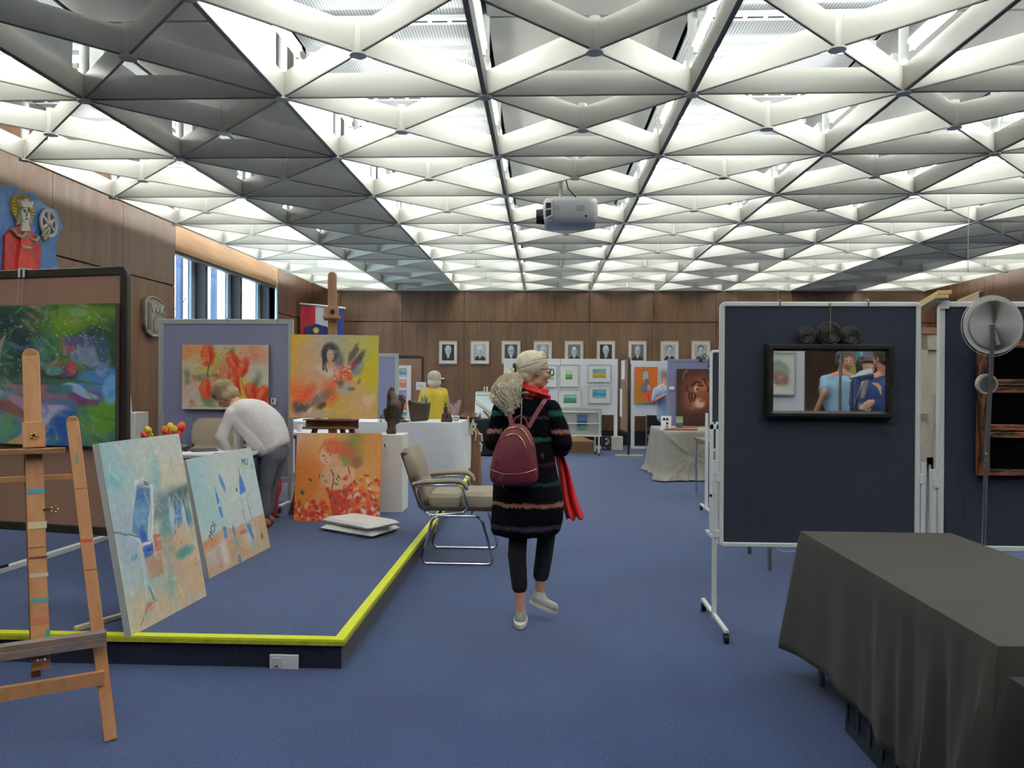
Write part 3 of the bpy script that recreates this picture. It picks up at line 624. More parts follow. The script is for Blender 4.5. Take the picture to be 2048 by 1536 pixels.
def R_tiger():
    R = Ras(110, 160, (70, 32, 24)); R.warp(.1, 5, 12)
    R.ell(.62,.42,.42,.34,(138,74,42),10,.8,.9); R.ell(.7,.3,.2,.12,(172,100,52),0,.8,.9); R.ell(.45,.5,.2,.2,(150,84,50),0,.8,.8); R.ell(.35,.6,.2,.2,(128,70,46),0,.9,.6); R.ell(.25,.12,.06,.1,(120,70,44),15,.4,.9); R.ell(.28,.14,.03,.06,(50,26,20),15,.5,.9)
    R.warp(.02, 8, 13); R.ell(.63,.6,.14,.09,(214,190,166),20,.6,.9); R.ell(.52,.35,.05,.06,(220,190,160),0,.6,.8); R.ell(.55,.36,.03,.02,(50,26,16),20,.5,1); R.ell(.68,.55,.08,.04,(150,70,50),10,.6,.8)
    for p in ([(.45,.25),(.55,.22),(.65,.24)],[(.4,.3),(.5,.26)],[(.35,.4),(.33,.5),(.38,.58)],[(.42,.42),(.4,.5),(.46,.56)],[(.75,.22),(.8,.28)],[(.7,.18),(.78,.2)],[(.3,.3),(.27,.4)],[(.5,.45),(.5,.52)],[(.85,.3),(.84,.4)],[(.6,.28),(.7,.3)]): R.line(p, .02, (48,20,12), .95)
    for k in range(5): R.line([(.56,.58 + .015*k),(.4,.6 + .03*k)], .004, (230,214,200), .5)
    return R.grain(8)
def R_cat():
    R = Ras(80, 120, (216, 104, 30)); R.grad(R.Y * (R.X < .45) * 0.9, (170, 130, 20))
    R.warp(.03, 5, 14); R.ell(.48,.12,.11,.06,(150,160,170),0,.4,1); R.poly([(.38,.1),(.4,.05),(.46,.09)], (110,90,80)); R.poly([(.5,.09),(.56,.05),(.58,.1)], (110,90,80)); R.ell(.48,.28,.13,.18,(176,196,206),0,.4,1); R.ell(.52,.4,.13,.08,(120,96,84),0,.5,.9)
    R.ell(.46,.58,.2,.14,(120,110,116),0,.4,1); R.ell(.62,.56,.09,.08,(150,190,210),0,.5,.9); R.ell(.45,.7,.08,.05,(100,90,100),0,.5,.9); R.poly([(.4,.72),(.62,.64),(.7,.66),(.72,1),(.38,1)], (222,84,44)); R.line([(.6,.72),(.66,.98)], .02, (160,60,50)); R.ell(.55,.97,.16,.04,(130,150,170),0,.5,.9)
    return R.grain(6)
def R_land(a, b, c, seed, w=26, h=18):
    R = Ras(w, h, a); R.warp(.15, 4, seed); R.grad((R.wy > .42) * 1., b); R.grad((R.wy > .72) * 1., c); R.ell(.6,.3,.3,.08,tuple(min(255, x + 40) for x in a),0,.8,.7); return R.grain(8, seed)
def R_face(seed, bg, skin=205, hair=230, suit=40, bald=False, glasses=False, side=0., w=34, h=44):
    R = Ras(w, h, (bg,) * 3); R.grad(np.abs(R.X - .5) * .5, (max(bg - 30, 0),) * 3)
    R.poly([(.08,1.02),(.14,.8),(.34,.7),(.66,.7),(.9,.8),(.95,1.02)], (suit,) * 3); R.poly([(.4,.68),(.62,.68),(.53,.98)], (232,) * 3); R.poly([(.49,.74),(.55,.74),(.55,.98),(.5,.98)], (suit + 20,) * 3)
    x = .5 + side; R.ell(x,.33,.25,.28,(hair,) * 3,0,.25,1); R.ell(x + .01,.42,.21,.28,(skin,) * 3,0,.2,1); R.ell(x,.62,.12,.1,(skin - 25,) * 3,0,.4,.8)
    if bald: R.ell(x,.24,.15,.1,(min(skin + 25, 250),) * 3,0,.5,.9)
    for q in (-.075, .075): R.ell(x + q,.4,.045,.022,(60,) * 3,0,.5,.9); R.line([(x + q - .05,.365),(x + q + .05,.36)], .012, (90,) * 3, .7)
    R.ell(x + .03,.48,.03,.06,(skin - 50,) * 3,0,.6,.8); R.line([(x - .06,.565),(x + .07,.565)], .012, (90,) * 3, .8); R.ell(x + .13,.46,.06,.16,(skin - 60,) * 3,0,.9,.6)
    if glasses: R.line([(x - .15,.4),(x + .15,.4)], .016, (40,) * 3, .9); R.line([(x - .12,.44),(x - .03,.44)], .01, (40,) * 3, .8); R.line([(x + .03,.44),(x + .12,.44)], .01, (40,) * 3, .8)
    return R.grain(8, seed)

# ---------------------------------------------------------------- pin boards
M_cork = mat('brown_cork_felt', (150, 117, 99), .9, bump=.2, bscale=500, var=.04, vscale=40)
M_lilac = mat('lilac_grey_felt', (134, 137, 170), .9, bump=.2, bscale=500)
M_navy = mat('dark_navy_felt', (44, 50, 66), .95, bump=.25, bscale=450, var=.08, vscale=30)
M_dframe = mat('dark_green_brown_frame', (50, 46, 42), .4)
M_gframe = mat('light_grey_frame', (176, 182, 184), .45, .2)
M_wboard = mat('white_board_face', (228, 230, 236), .6)
def rrect(x0, z0, x1, z1, r, n=5):
    out = []
    for cx, cz, a0 in ((x1 - r, z1 - r, 0), (x0 + r, z1 - r, 90), (x0 + r, z0 + r, 180), (x1 - r, z0 + r, 270)):
        for k in range(n + 1): a = math.radians(a0 + 90 * k / n); out.append((cx + r * math.cos(a), cz + r * math.sin(a)))
    return out
def frame_ring(W, Z0, Z1, fw, th, r):
    """a rounded frame bar swept round the board edge"""
    mb = MB(); o = rrect(0, Z0, W, Z1, r); i = rrect(fw, Z0 + fw, W - fw, Z1 - fw, max(r - fw, .002)); n = len(o)
    vs = [(x, -th / 2, z) for x, z in o] + [(x, -th / 2, z) for x, z in i] + [(x, th / 2, z) for x, z in i] + [(x, th / 2, z) for x, z in o]; fs = []
    for k in range(n):
        j = (k + 1) % n
        for a in range(4): b = (a + 1) % 4; fs.append((a*n+k, a*n+j, b*n+j, b*n+k))
    return mb.add(vs, fs)
def pinboard(label, loc, W, Z0, Z1, fm, pm, fw=.03, th=.035, r=.04, rotz=0., legs=None, name='display_board', legm=None, foot=.32, castor=True, fr=(-.045,), legtop=None, legw=.028):
    """origin: left edge on the floor; legs: list of x positions"""
    t = thing(name, label, 'display board', loc, rotz)
    part('panel', MB().box((fw * .6, -.010, Z0 + fw * .6), (W - fw * .6, .010, Z1 - fw * .6)), pm, t, smooth=False)
    part('frame', frame_ring(W, Z0, Z1, fw, th, r), fm, t, bevel=.006)
    for x in legs or ():
        lt = legtop or Z0 + .45
        lg = part('leg', MB().bar((x, 0, .05), (x, 0, lt), legw, legw, (0, 1, 0)).cyl((x, 0, Z0 + .03), .012, .02, 8), legm or fm, t)
        fb = MB().bar((x, -foot, .07), (x, foot, .07), legw, .022, (0, 0, 1)); ft = part('foot', fb, legm or fm, lg, bevel=.004)
        if castor:
            for s in (-1, 1):
                part('castor', MB().cyl((x - .012, s * foot * .94, .028), .028, .024, 14, axis='x').cyl((x, s * foot * .94, .03), .008, .04, 8), M_black, lg)
    return t
def clip(x, y, z, label, par=None):
    t = thing('hook', label, 'hook', (x, y, z)); 
    part('hook_body', MB().tube([(0, -.03, -.03), (0, -.032, .0), (0, -.02, .012), (0, .02, .012), (0, .025, -.02)], .004, 6), M_chrome, t); return t
# big brown cork board on the stage, left edge outside the frame
bR = at(258, 800, 4.55); bL = at(0, 800, 4.75); dx = Vector((bR.x - bL.x, bR.y - bL.y, 0)).normalized(); W = 1.55
org = Vector((bR.x, bR.y, 0)) - dx * W; az = math.atan2(dx.y, dx.x)
zt = at(258, 532, 4.55).z; zb = at(240, 1074, 4.55).z
cork = pinboard('large brown cork board in a dark rounded frame behind the wooden easel', (org.x, org.y, SZ), W, zb - SZ, zt - SZ, M_dframe, M_cork, fw=.055, r=.06, rotz=az, legs=(W - 1.24, .06), name='cork_board', foot=.3, legtop=.7, castor=False)
def on_cork(px, py): # point on that board plane -> local x, z
    d = ray(px, py); n = Vector((-dx.y, dx.x, 0)); t = (org - Vector((0, 0, CH))).dot(n) / d.dot(n); p = Vector((0, 0, CH)) + d * t; return (p - org).dot(dx), p.z
x1, z1 = on_cork(245, 608); x0b, z0b = on_cork(250, 893); Wf = 1.28; Hf = z1 - z0b
loc = org + dx * (x1 - Wf) + Vector((dx.y, -dx.x, 0)) * .055 + Vector((0, 0, z0b))
canvas('painting', 'green and blue painting of figures among trees hung on the brown cork board', R_forest(), Wf, Hf, loc, (0, 0, az), side=(70, 60, 60))
cx, cz = on_cork(50, 540)
hk = thing('hanging_hook', 'pair of clear hooks and wires over the top edge of the brown cork board', 'hook', org + dx * cx + Vector((0, 0, zt)), az)
for s in (-.012, .022): part('wire', MB().tube([(s, -.03, -.002), (s, -.045, -(zt - z1) + .01)], .0016, 5), M_alu, hk); part('hook_clip', MB().box((s - .007, -.034, -.05), (s + .007, -.028, .006)).box((s - .007, -.034, .002), (s + .007, .03, .008)), M_white, hk)
# long white bar lying under it
pA, pB = gp(-40, 1160, SZ), gp(224, 1076, SZ)
fl = thing('floor_bar', 'long white metal foot bar lying on the stage under the brown cork board', 'bar', (pA + pB) / 2)
part('bar', MB().bar((pA - pB) / 2 + Vector((0, 0, .022)), (pB - pA) / 2 + Vector((0, 0, .022)), .05, .04), M_white, fl, bevel=.004)
# ---------------------------------------------------------------- lilac board with tulips
Y = 7.95; a, b = at(318, 700, Y), at(587, 700, Y)
lil = pinboard('lilac-grey felt board in a pale frame carrying the tulip painting', (a.x, Y, SZ), b.x - a.x, at(590, 965, Y).z - SZ, at(318, 638, Y).z - SZ, M_gframe, M_lilac, fw=.055, r=.01, legs=(.05, b.x - a.x - .03), foot=.33, castor=True, legtop=1.0, legw=.04)
c0, c1 = at(365, 818, Y - .05), at(538, 690, Y - .05)
canvas('painting', 'wide painting of red and orange tulips on the lilac-grey board', R_tulips(), c1.x - c0.x, c1.z - c0.z, (c0.x, Y - .06, c0.z), side=(120, 110, 90))
def card(px0, py0, px1, py1, Y, label, mark=True, par=None):
    a, b = at(px0, py1, Y), at(px1, py0, Y); t = thing('label_card', label, 'label', (a.x, Y, a.z)); w_, h_ = b.x - a.x, b.z - a.z
    part('card', MB().box((0, -.004, 0), (w_, 0, h_)), M_paper, t, smooth=False)
    if mark: part('print', MB().box((w_ * .3, -.006, h_ * .35), (w_ * .55, -.004, h_ * .8)).box((w_ * .25, -.006, h_ * .15), (w_ * .75, -.004, h_ * .22)), M_ink, t, smooth=False)
    return t
card(542, 796, 552, 809, Y - .03, 'small white label card right of the tulip painting')
for i, (x, lab) in enumerate(((457, 'small metal hook at the middle of the lilac-grey board top'), (556, 'small metal hook near the right end of the lilac-grey board top'))):
    p = at(x, 638, Y); clip(p.x, Y, p.z, lab)
# ---------------------------------------------------------------- studio easel with two paintings
M_oak = wood('easel_brown_wood', (150, 112, 82), (182, 142, 106), 3, (8, 8, 1), .5)
M_oakd = wood('easel_dark_wood', (92, 62, 44), (124, 88, 62), 3, (8, 8, 1), .5)
Y = 7.55; B = at(664, 1040, Y); es = thing('easel', 'tall studio easel holding the yellow painting of a dark-haired woman', 'easel', (B.x, Y, SZ))
def L(px, py, y=Y): return at(px, py, y) - Vector((B.x, Y, SZ))
top = L(664, 552, Y + .05)
part('mast', MB().bar((0, .03, .25), (top.x, .06, top.z), .085, .03, (0, 1, 0)).cyl((top.x, .045, top.z), .0425, .03, 16, axis='y'), M_oak, es, bevel=.004)
p0, p1 = L(648, 641), L(680, 613); part('clamp_block', MB().box((p0.x, -.01, p0.z), (p1.x - .02, .03, p1.z)), M_oak, es, bevel=.004)
k0 = L(666, 624); part('clamp_knob', MB().cyl((k0.x, -.03, k0.z), .022, .03, 14, axis='y'), M_black, es)
p0, p1 = L(649, 638), L(681, 632); part('top_ledge', MB().box((p0.x, -.06, p0.z), (p1.x, .02, p1.z)), M_oak, es, bevel=.003)
p0, p1 = L(613, 856), L(718, 838); part('tray', MB().box((p0.x, -.13, p1.z - .012), (p1.x, .02, p1.z)).box((p0.x, -.03, p0.z), (p1.x, -.01, p1.z - .01)).box((p0.x, -.14, p0.z), (p1.x, -.12, p0.z + .02)), M_oakd, es, bevel=.003)
for (u0, u1, lab) in ((L(637, 842), Vector((-.42, .0, .0)), 0), (L(690, 842), Vector((.42, .0, .0)), 0)):
    part('leg', MB().bar((u0.x, .06, u0.z + .1), (u1.x, .02, 0), .05, .035, (0, 1, 0)), M_oakd, es)
part('rear_leg', MB().bar((0, .1, 1.5), (0, .75, 0), .05, .035, (0, 1, 0)), M_oakd, es)
part('lower_rail', MB().box((-.36, .0, .16), (.36, .05, .22)), M_oakd, es)
a, b = at(580, 835, Y - .06), at(755, 669, Y - .06)
canvas('painting', 'square yellow painting of a dark-haired woman on the studio easel', R_dancer(), b.x - a.x, b.z - a.z, (a.x, Y - .075, a.z), (math.radians(-1.2), math.radians(.6), 0), side=(214, 190, 60))
a, b = at(586, 1055, 7.18), at(767, 878, 7.42)
canvas('painting', 'painting of a red-haired woman from behind leaning at the foot of the easel', R_redhair(), (b.x - a.x), (b.z - a.z) + .01, (a.x, 7.2, SZ + .003), (math.radians(-8), 0, math.radians(5)), side=(226, 120, 60))
# ---------------------------------------------------------------- the two pale canvases leaning on the stage
def leaning(label, R, BL, BR, TL, side=(196, 198, 196), words=()):
    u = (BR - BL); Wd = u.length; u.normalize(); v = (TL - BL); v -= u * v.dot(u); Hh = v.length; v.normalize(); n = v.cross(u)   # away from the viewer
    M = Matrix((u, n * -1, v)).transposed()
    if M.determinant() < 0: M = Matrix((u, n, v)).transposed()
    t = canvas('painting', label, R, Wd, Hh, (0, 0, 0), side=side, depth=.035); t.matrix_world = Matrix.Translation(BL + v * .002 + M @ Vector((0, 0, 0))) @ M.to_4x4()
    for s, x, z, rr, sz, col in words: text('lettering', s, sz * Hh, mat('paint_' + col[0], col[1], .7), t, (x * Wd, -.003, z * Hh), (PI / 2, math.radians(-rr), 0), .0006, sx=.9)
    return t
def onplane(px, py, BL, BR, dirup):
    n = (BR - BL).cross(dirup); d = ray(px, py); o = Vector((0, 0, CH)); return o + d * ((BL - o).dot(n) / d.dot(n))
for (bl, br, tl, lab, RR, wd) in (
    ((262, 1274), (413, 1192), (193, 888), 'tall pale blue and sand abstract canvas leaning at the front edge of the stage', R_blue(), (('ZEN', .45, .745, -20, .03, ('grey', (90, 96, 110))), ('BI13', .36, .39, 0, .025, ('navy', (40, 60, 120))))),
    ((418, 1158), (541, 1095), (370, 920), 'blue towers on a pale canvas lettered MOI, leaning behind the tall blue canvas', R_moi(), (('MOI', .16, .36, 45, .1, ('slate', (80, 110, 140))), ('MO', .84, .87, -8, .09, ('slate', 0)), ('I', .945, .82, -8, .08, ('slate', 0)), ('XMAX', .6, .25, 0, .05, ('rose', (190, 140, 150)))))):
    BL_, BR_ = gp(*bl, SZ), gp(*br, SZ); h = Vector((-.19, 0, 1)); TL_ = at(tl[0], tl[1], BL_.y - .0)
    leaning(lab, RR, BL_, BR_, TL_, words=wd)
bt = thing('batten', 'pale unpainted batten on the stage behind the tall blue canvas', 'batten', gp(215, 1246, SZ))
part('strip', MB().bar(gp(150, 1262, SZ) - bt.location + Vector((0, 0, .012)), gp(262, 1232, SZ) - bt.location + Vector((0, 0, .02)), .03, .022), wood('pale_pine', (206, 192, 158), (224, 212, 180), 3, (1, 8, 8), .6), bt)
# ---------------------------------------------------------------- wall things, left
def onwall(px, py): p = wl(px, py, WX); return p
# shield plaque with WK
q0 = onwall(303, 634); pl = thing('shield_plaque', 'grey metal shield plaque lettered WK on the left wood wall', 'plaque', q0, PI / 2)
def W_(px, py): p = onwall(px, py) - q0; return (p.y, p.z)          # local x runs along +y of the room
def wpoly(pts): return [Vector((a, 0, b)) for a, b in (W_(*p) for p in pts)]
sh = [(283,603),(287,596),(296,594),(308,597),(323,609),(322,640),(319,662),(311,672),(298,672),(287,662),(283,648)]
M_pew = mat('cast_pewter', (150, 142, 128), .5, .35, var=.12, vscale=8)
part('shield', MB().prism(wpoly(sh), (0, -.005, 0), (0, -.05, 0)), M_pew, pl, smooth=False)
rim = [W_(*p) for p in sh]
part('rim', MB().tube([(a, -.05, b) for a, b in rim], .016, 6, closed=True), M_pew, pl)
part('tower', MB().prism(wpoly([(288,660),(289,604),(294,606),(295,660)]), (0, -.05, 0), (0, -.062, 0)), mat('pewter_dark', (110, 106, 98), .6, .3), pl, smooth=False)
part('gable', MB().prism(wpoly([(300,664),(300,640),(308,630),(316,642),(316,664)]), (0, -.05, 0), (0, -.066, 0)), M_pew, pl, smooth=False)
a = W_(309, 619); text('lettering', 'WK', .17, mat('pale_pewter', (190, 182, 166), .4, .3), pl, (a[0], -.052, a[1]), depth=.008, sx=1.35, bold=.004)
# ceramic saint relief with wheel
q0 = onwall(40, 450); M_cer = lambda n, c: mat('glazed_' + n, c, .28, bump=.4, bscale=22, var=.22, vscale=14)
rl = thing('wall_relief', 'glazed ceramic relief of a crowned saint with a wheel on blue ground, left wall', 'relief', q0, PI / 2)
M_w = mat('relief_white', (226, 220, 200), .4, var=.12, vscale=30)
grd = [(-70,600),(-75,470),(-60,400),(-30,372),(0,369),(16,373),(27,385),(40,384),(56,388),(66,402),(86,416),(98,420),(104,440),(111,452),(104,465),(100,480),(96,500),(98,520),(103,545),(103,600)]
part('blue_ground', MB().prism(wpoly(grd), (0, -.005, 0), (0, -.09, 0)), M_cer('blue', (70, 116, 176)), rl, smooth=False)
hc = W_(26, 419)
def ringpts(px, py, rx, ry, n=28): c = W_(px, py); e = W_(px + rx, py); f_ = W_(px, py + ry); ax = e[0] - c[0]; bz = c[1] - f_[1]; return [(c[0] + ax * math.cos(2*PI*k/n), c[1] + bz * math.sin(2*PI*k/n)) for k in range(n)]
part('halo', MB().prism([(x, 0, z) for x, z in ringpts(26, 419, 22, 30)], (0, -.09, 0), (0, -.115, 0)), M_cer('yellow', (206, 176, 50)), rl, smooth=False)
ry_ = MB(); c = W_(26, 419)
for k in range(26):
    x, z = ringpts(26, 419, 21, 29, 26)[k]; ry_.bar((c[0] + (x - c[0]) * .45, -.118, c[1] + (z - c[1]) * .45), (x, -.118, z), .014, .008, (0, 1, 0))
part('halo_rays', ry_, mat('relief_ochre', (140, 104, 40), .5), rl)
part('face', MB().prism([(x, 0, z) for x, z in ringpts(25, 430, 8.5, 15)], (0, -.115, 0), (0, -.15, 0)), M_w, rl, smooth=False)
part('neck', MB().prism(wpoly([(20,440),(32,440),(36,462),(17,462)]), (0, -.11, 0), (0, -.14, 0)), M_w, rl, smooth=False)
fe = MB()
for x0, y0, x1, y1 in ((20,424,24,423),(28,423,32,424),(26,425,25,434),(23,438,29,438),(19,421,24,420),(28,420,33,421)):
    a, b = W_(x0, y0), W_(x1, y1); fe.bar((a[0], -.152, a[1]), (b[0], -.152, b[1]), .011, .006, (0, 1, 0))
part('facial_features', fe, M_ink, rl)
part('hair', MB().prism(wpoly([(17,415),(19,430),(16,446),(8,450),(12,436),(14,420)]), (0, -.11, 0), (0, -.135, 0)).prism(wpoly([(34,415),(36,430),(42,446),(38,452),(32,440),(32,425)]), (0, -.11, 0), (0, -.135, 0)), M_cer('grey', (130, 124, 112)), rl, smooth=False)
part('crown', MB().prism(wpoly([(16,414),(12,399),(19,405),(25,397),(31,406),(39,402),(35,415)]), (0, -.115, 0), (0, -.16, 0)), M_w, rl, smooth=False)
part('cape', MB().prism(wpoly([(-14,540),(-12,470),(2,456),(20,450),(36,452),(48,470),(58,486),(62,500),(58,540)]), (0, -.09, 0), (0, -.12, 0)), M_cer('red', (168, 44, 44)), rl, smooth=False)
part('dress', MB().prism(wpoly([(8,540),(14,500),(16,470),(36,470),(38,500),(46,540)]), (0, -.12, 0), (0, -.145, 0)), M_cer('bright_red', (190, 56, 46)), rl, smooth=False)
tr = MB(); 
for P_ in ([(-2,458),(8,470),(18,474),(27,466)], [(27,466),(36,478),(46,482),(52,474)], [(16,494),(26,496),(36,497)], [(60,474),(66,462),(70,458)], [(62,480),(70,470),(74,462)]):
    tr.tube([(W_(*p)[0], -.14, W_(*p)[1]) for p in P_], .018, 6)
part('trim', tr, mat('relief_stone', (160, 150, 132), .6), rl)
wh = MB().tube([(x, -.115, z) for x, z in ringpts(77, 447, 15.5, 25.5)], .02, 6, closed=True); hb = W_(77, 447)
for k in range(6):
    x, z = ringpts(77, 447, 14, 24, 6)[k] if k % 1 == 0 else 0; pts = ringpts(77, 447, 14, 24, 12); x, z = pts[(2 * k + 1) % 12]
    wh.bar((hb[0], -.115, hb[1]), (x, -.115, z), .026, .02, (0, 1, 0))
wh.sph((hb[0], -.12, hb[1]), .04, 10); part('wheel', wh, M_w, rl)
part('wheel_field', MB().prism([(x, 0, z) for x, z in ringpts(77, 447, 15, 25)], (0, -.09, 0), (0, -.105, 0)), M_cer('violet', (84, 72, 130)), rl, smooth=False)
# striped banner in the far left corner
Y = 17.2; a, b = at(601, 607, Y), at(681, 614, Y)
fg = thing('banner', 'red, white and blue banner with a dark crest in the far left corner', 'flag', (a.x, Y, a.z), math.atan2(.35, b.x - a.x)); Wf = (b.x - a.x) * 1.06
part('rod', MB().tube([(-.02, 0, 0), (Wf + .03, 0, -.07)], .022, 8), M_white, fg)
part('wall_bracket', MB().tube([(Wf * .95, 0, -.066), (Wf * .95 + .2, .71, -.066)], .012, 6), M_white, fg)
def cloth(u0, u1, m_):
    return part('stripe', MB().grid(lambda u, v: (Wf * (u0 + (u1 - u0) * u), .02 * math.sin(14 * (u0 + (u1 - u0) * u)), -.03 - .07 * (u0 + (u1 - u0) * u) - v * 1.25), 8, 10), m_, fg)
cloth(0, .34, mat('flag_red', (176, 40, 52), .8)); cloth(.34, .7, mat('flag_white', (196, 196, 204), .8)); cloth(.7, 1, mat('flag_blue', (34, 56, 128), .8))
cb = at(632, 662, Y) - Vector((a.x, Y, a.z))
cr = part('crest', MB().prism([(cb.x + x, -.03, cb.z + z) for x, z in ((-.2, -.5), (-.28, .08), (-.2, .11), (-.1, .14), (0, .17), (.1, .14), (.2, .12), (.3, .06), (.22, -.5))], (0, 0, 0), (0, -.01, 0)), mat('crest_navy', (28, 40, 92), .8), fg, smooth=False)
part('crest_halo', MB().cyl((cb.x - .02, -.055, cb.z + .02), .07, .012, 16, axis='y'), mat('crest_gold', (190, 160, 60), .6), fg)
part('crest_face', MB().cyl((cb.x - .02, -.062, cb.z + .01), .034, .012, 12, axis='y'), mat('crest_pale', (200, 190, 170), .6), fg)
part('crest_robe', MB().prism([(cb.x + x, -.06, cb.z + z) for x, z in ((-.14, -.3), (-.1, -.1), (-.02, -.04), (.08, -.1), (.12, -.3))], (0, 0, 0), (0, -.008, 0)), mat('crest_red', (110, 30, 40), .7), fg, smooth=False)
# ---------------------------------------------------------------- nine portraits on the back wall
M_sil = mat('silver_gilt_frame', (202, 198, 180), .35, .3)
PF = [((878,915), dict(seed=31,bg=46,hair=225), 'silver-framed portrait of a white-haired man on black, leftmost on the back wall'),
      ((941,979), dict(seed=32,bg=190,hair=215,bald=True), 'portrait of a bald man on pale ground, second from left on the back wall'),
      ((1003,1041), dict(seed=33,bg=70,hair=190,glasses=True), 'portrait of a bespectacled man on dark ground, left of the ponytailed woman'),
      ((1067,1104), dict(seed=34,bg=150,hair=200,side=.04), 'portrait of a wavy-haired man just above the ponytailed woman\'s head'),
      ((1129,1167), dict(seed=35,bg=120,hair=70,bald=True), 'portrait of a dark-haired balding man, middle of the row of nine'),
      ((1193,1230), dict(seed=36,bg=40,hair=235), 'portrait of a smiling white-haired man on black above the white boards'),
      ((1256,1293), dict(seed=37,bg=100,hair=150,bald=True,skin=190), 'brownish portrait of a bald man above the cork board edge'),
      ((1320,1357), dict(seed=38,bg=185,hair=90), 'portrait of a man with tousled dark hair on pale ground, above the cat painting'),
      ((1382,1420), dict(seed=39,bg=180,hair=60,suit=60), 'rightmost framed portrait of a dark-haired man on the back wall')]
for (x0, x1), kw, lab in PF:
    a, b = at(x0, 728, FY), at(x1, 682, FY); w_, h_ = b.x - a.x, b.z - a.z
    t = thing('framed_portrait', lab, 'picture', (a.x, FY - .03, a.z), group='framed portraits in a row on the back wall')
    part('frame', frame_ring(w_, 0, h_, .022, .03, .002), M_sil, t, smooth=False)
    part('mount', MB().box((.01, -.005, .01), (w_ - .01, .008, h_ - .01)), mat('mount_board', (224, 224, 216), .8), t, smooth=False)
    mrg = .075; picture('photograph', R_face(**kw), w_ - 2 * mrg, h_ - 2 * mrg - .02, t, loc=(mrg, -.007, mrg + .01))
# ---------------------------------------------------------------- projector
P0 = at(1135, 432, 8.5); pj = thing('projector', 'grey-white ceiling projector hanging from a pole below the grid', 'projector', P0)
def PL(px, py, dy=0): p = at(px, py, 8.5 + dy) - P0; return p
x0, x1, z0, z1 = PL(1086, 430).x, PL(1194, 430).x, PL(1135, 455).z, PL(1135, 405).z
def sup(n=28, e=.42):
    out = []
    for k in range(n):
        a = 2 * PI * k / n; c, s = math.cos(a), math.sin(a); out.append((math.copysign(abs(c) ** e, c), math.copysign(abs(s) ** e, s)))
    return out
sp_ = sup(); rings = []
for zz, sc in ((z0, .72), (z0 + .02, .88), (z0 + .07, .97), (z0 + .13, 1.), (z1 - .05, 1.), (z1 - .012, .96), (z1, .9)):
    rings.append([( (x0 + x1) / 2 + c * (x1 - x0) / 2 * (sc ** .5), s * .26 * sc, zz) for c, s in sp_])
mb = MB(); vs = [p for r_ in rings for p in r_]; n = 28; fs = [(i*n+k, i*n+(k+1)%n, (i+1)*n+(k+1)%n, (i+1)*n+k) for i in range(6) for k in range(n)] + [tuple(range(n))[::-1], tuple(6*n+k for k in range(n))]
mb.add(vs, fs); part('body', mb, mat('projector_shell', (200, 202, 206), .4), pj)
part('lens', MB().tube([(x0 - .075, -.05, -.02), (x0 + .03, -.05, -.02)], [.078, .085], 20), M_black, pj)
for zc in (.052, -.03): part('vent', MB().box((x0 + .03, -.268, zc - .034), (x0 + .085, -.24, zc + .034)), M_black, pj, smooth=False)
part('vent_frame', MB().bar((x0 + .095, -.262, .105), (x0 + .098, -.262, -.05), .012, .02, (0, 1, 0)).bar((x0 + .02, -.262, .012), (x0 + .098, -.262, .026), .012, .02, (0, 1, 0)).bar((x0 + .01, -.262, -.085), (x0 + .098, -.262, -.05), .012, .02, (0, 1, 0)), mat('projector_shell_light', (232, 234, 236), .35), pj)
for xc, ww in ((-.12, .05), (.13, .08)): part('speaker_grille', MB().cbox((xc, -.262, .03), (ww, .006, .055)), mat('grille_grey', (160, 164, 168), .6), pj)
part('sensor', MB().cbox((.19, -.25, -.055), (.022, .02, .018)), M_black, pj)
part('logo_plate', MB().cbox((-.19, -.235, -.1), (.03, .02, .022)), mat('grille_grey', 0), pj)
tp = PL(1122, 350); part('pole', MB().tube([(tp.x, 0, z1), (tp.x, 0, PZ - P0.z + .005)], .025, 12).box((tp.x - .05, -.05, z1), (tp.x + .05, .05, z1 + .03)), M_white, pj)
part('swivel', MB().cyl((tp.x, 0, z1 + .03), .036, .035, 12), M_alu, pj)
part('mount_plate', MB().box((-.22, -.15, z1 - .002), (.17, .12, z1 + .015)), M_white, pj)
part('cable', MB().tube([(tp.x + .035, -.02, z1 + .5), (tp.x + .04, -.03, z1 + .3), (tp.x + .08, -.04, z1 + .14), (tp.x + .16, -.05, z1 + .05), (.1, -.05, z1 + .03), (.2, -.02, z1 + .01)], .007, 6), M_black, pj)
wr = thing('hanging_wire', 'thin vertical wire hanging from the ceiling grid above the right dark board', 'wire', at(1936, 540, 9.5))
part('wire', MB().tube([(0, 0, 0), (0, 0, GZ - wr.location.z)], .004, 5).cyl((0, 0, -.03), .008, .05, 8), M_alu, wr)
# ---------------------------------------------------------------- furniture on the stage
M_uph = mat('beige_brown_upholstery', (150, 138, 122), .7, bump=.25, bscale=90, var=.06, vscale=12)
M_uphs = mat('dark_brown_shell', (72, 60, 54), .6)
def puff(w_, d, h, e=.5, n=28, M=None):
    """rounded cushion centred on origin"""
    sp2 = sup(n, .35); mb = MB(); vs = []; K = 6
    for i in range(K + 1):
        a = -PI / 2 + PI * i / K; zz = math.copysign(abs(math.sin(a)) ** .7, a) * h / 2; sc = max(abs(math.cos(a)) ** .28, .02) if i not in (0, K) else .8
        for c, s in sp2: vs.append((c * w_ / 2 * sc, s * d / 2 * sc, zz))
    fs = [(i*n+k, i*n+(k+1)%n, (i+1)*n+(k+1)%n, (i+1)*n+k) for i in range(K) for k in range(n)] + [tuple(range(n))[::-1], tuple(K*n+k for k in range(n))]
    if M is not None: vs = [M @ Vector(v) for v in vs]
    return mb.add(vs, fs)
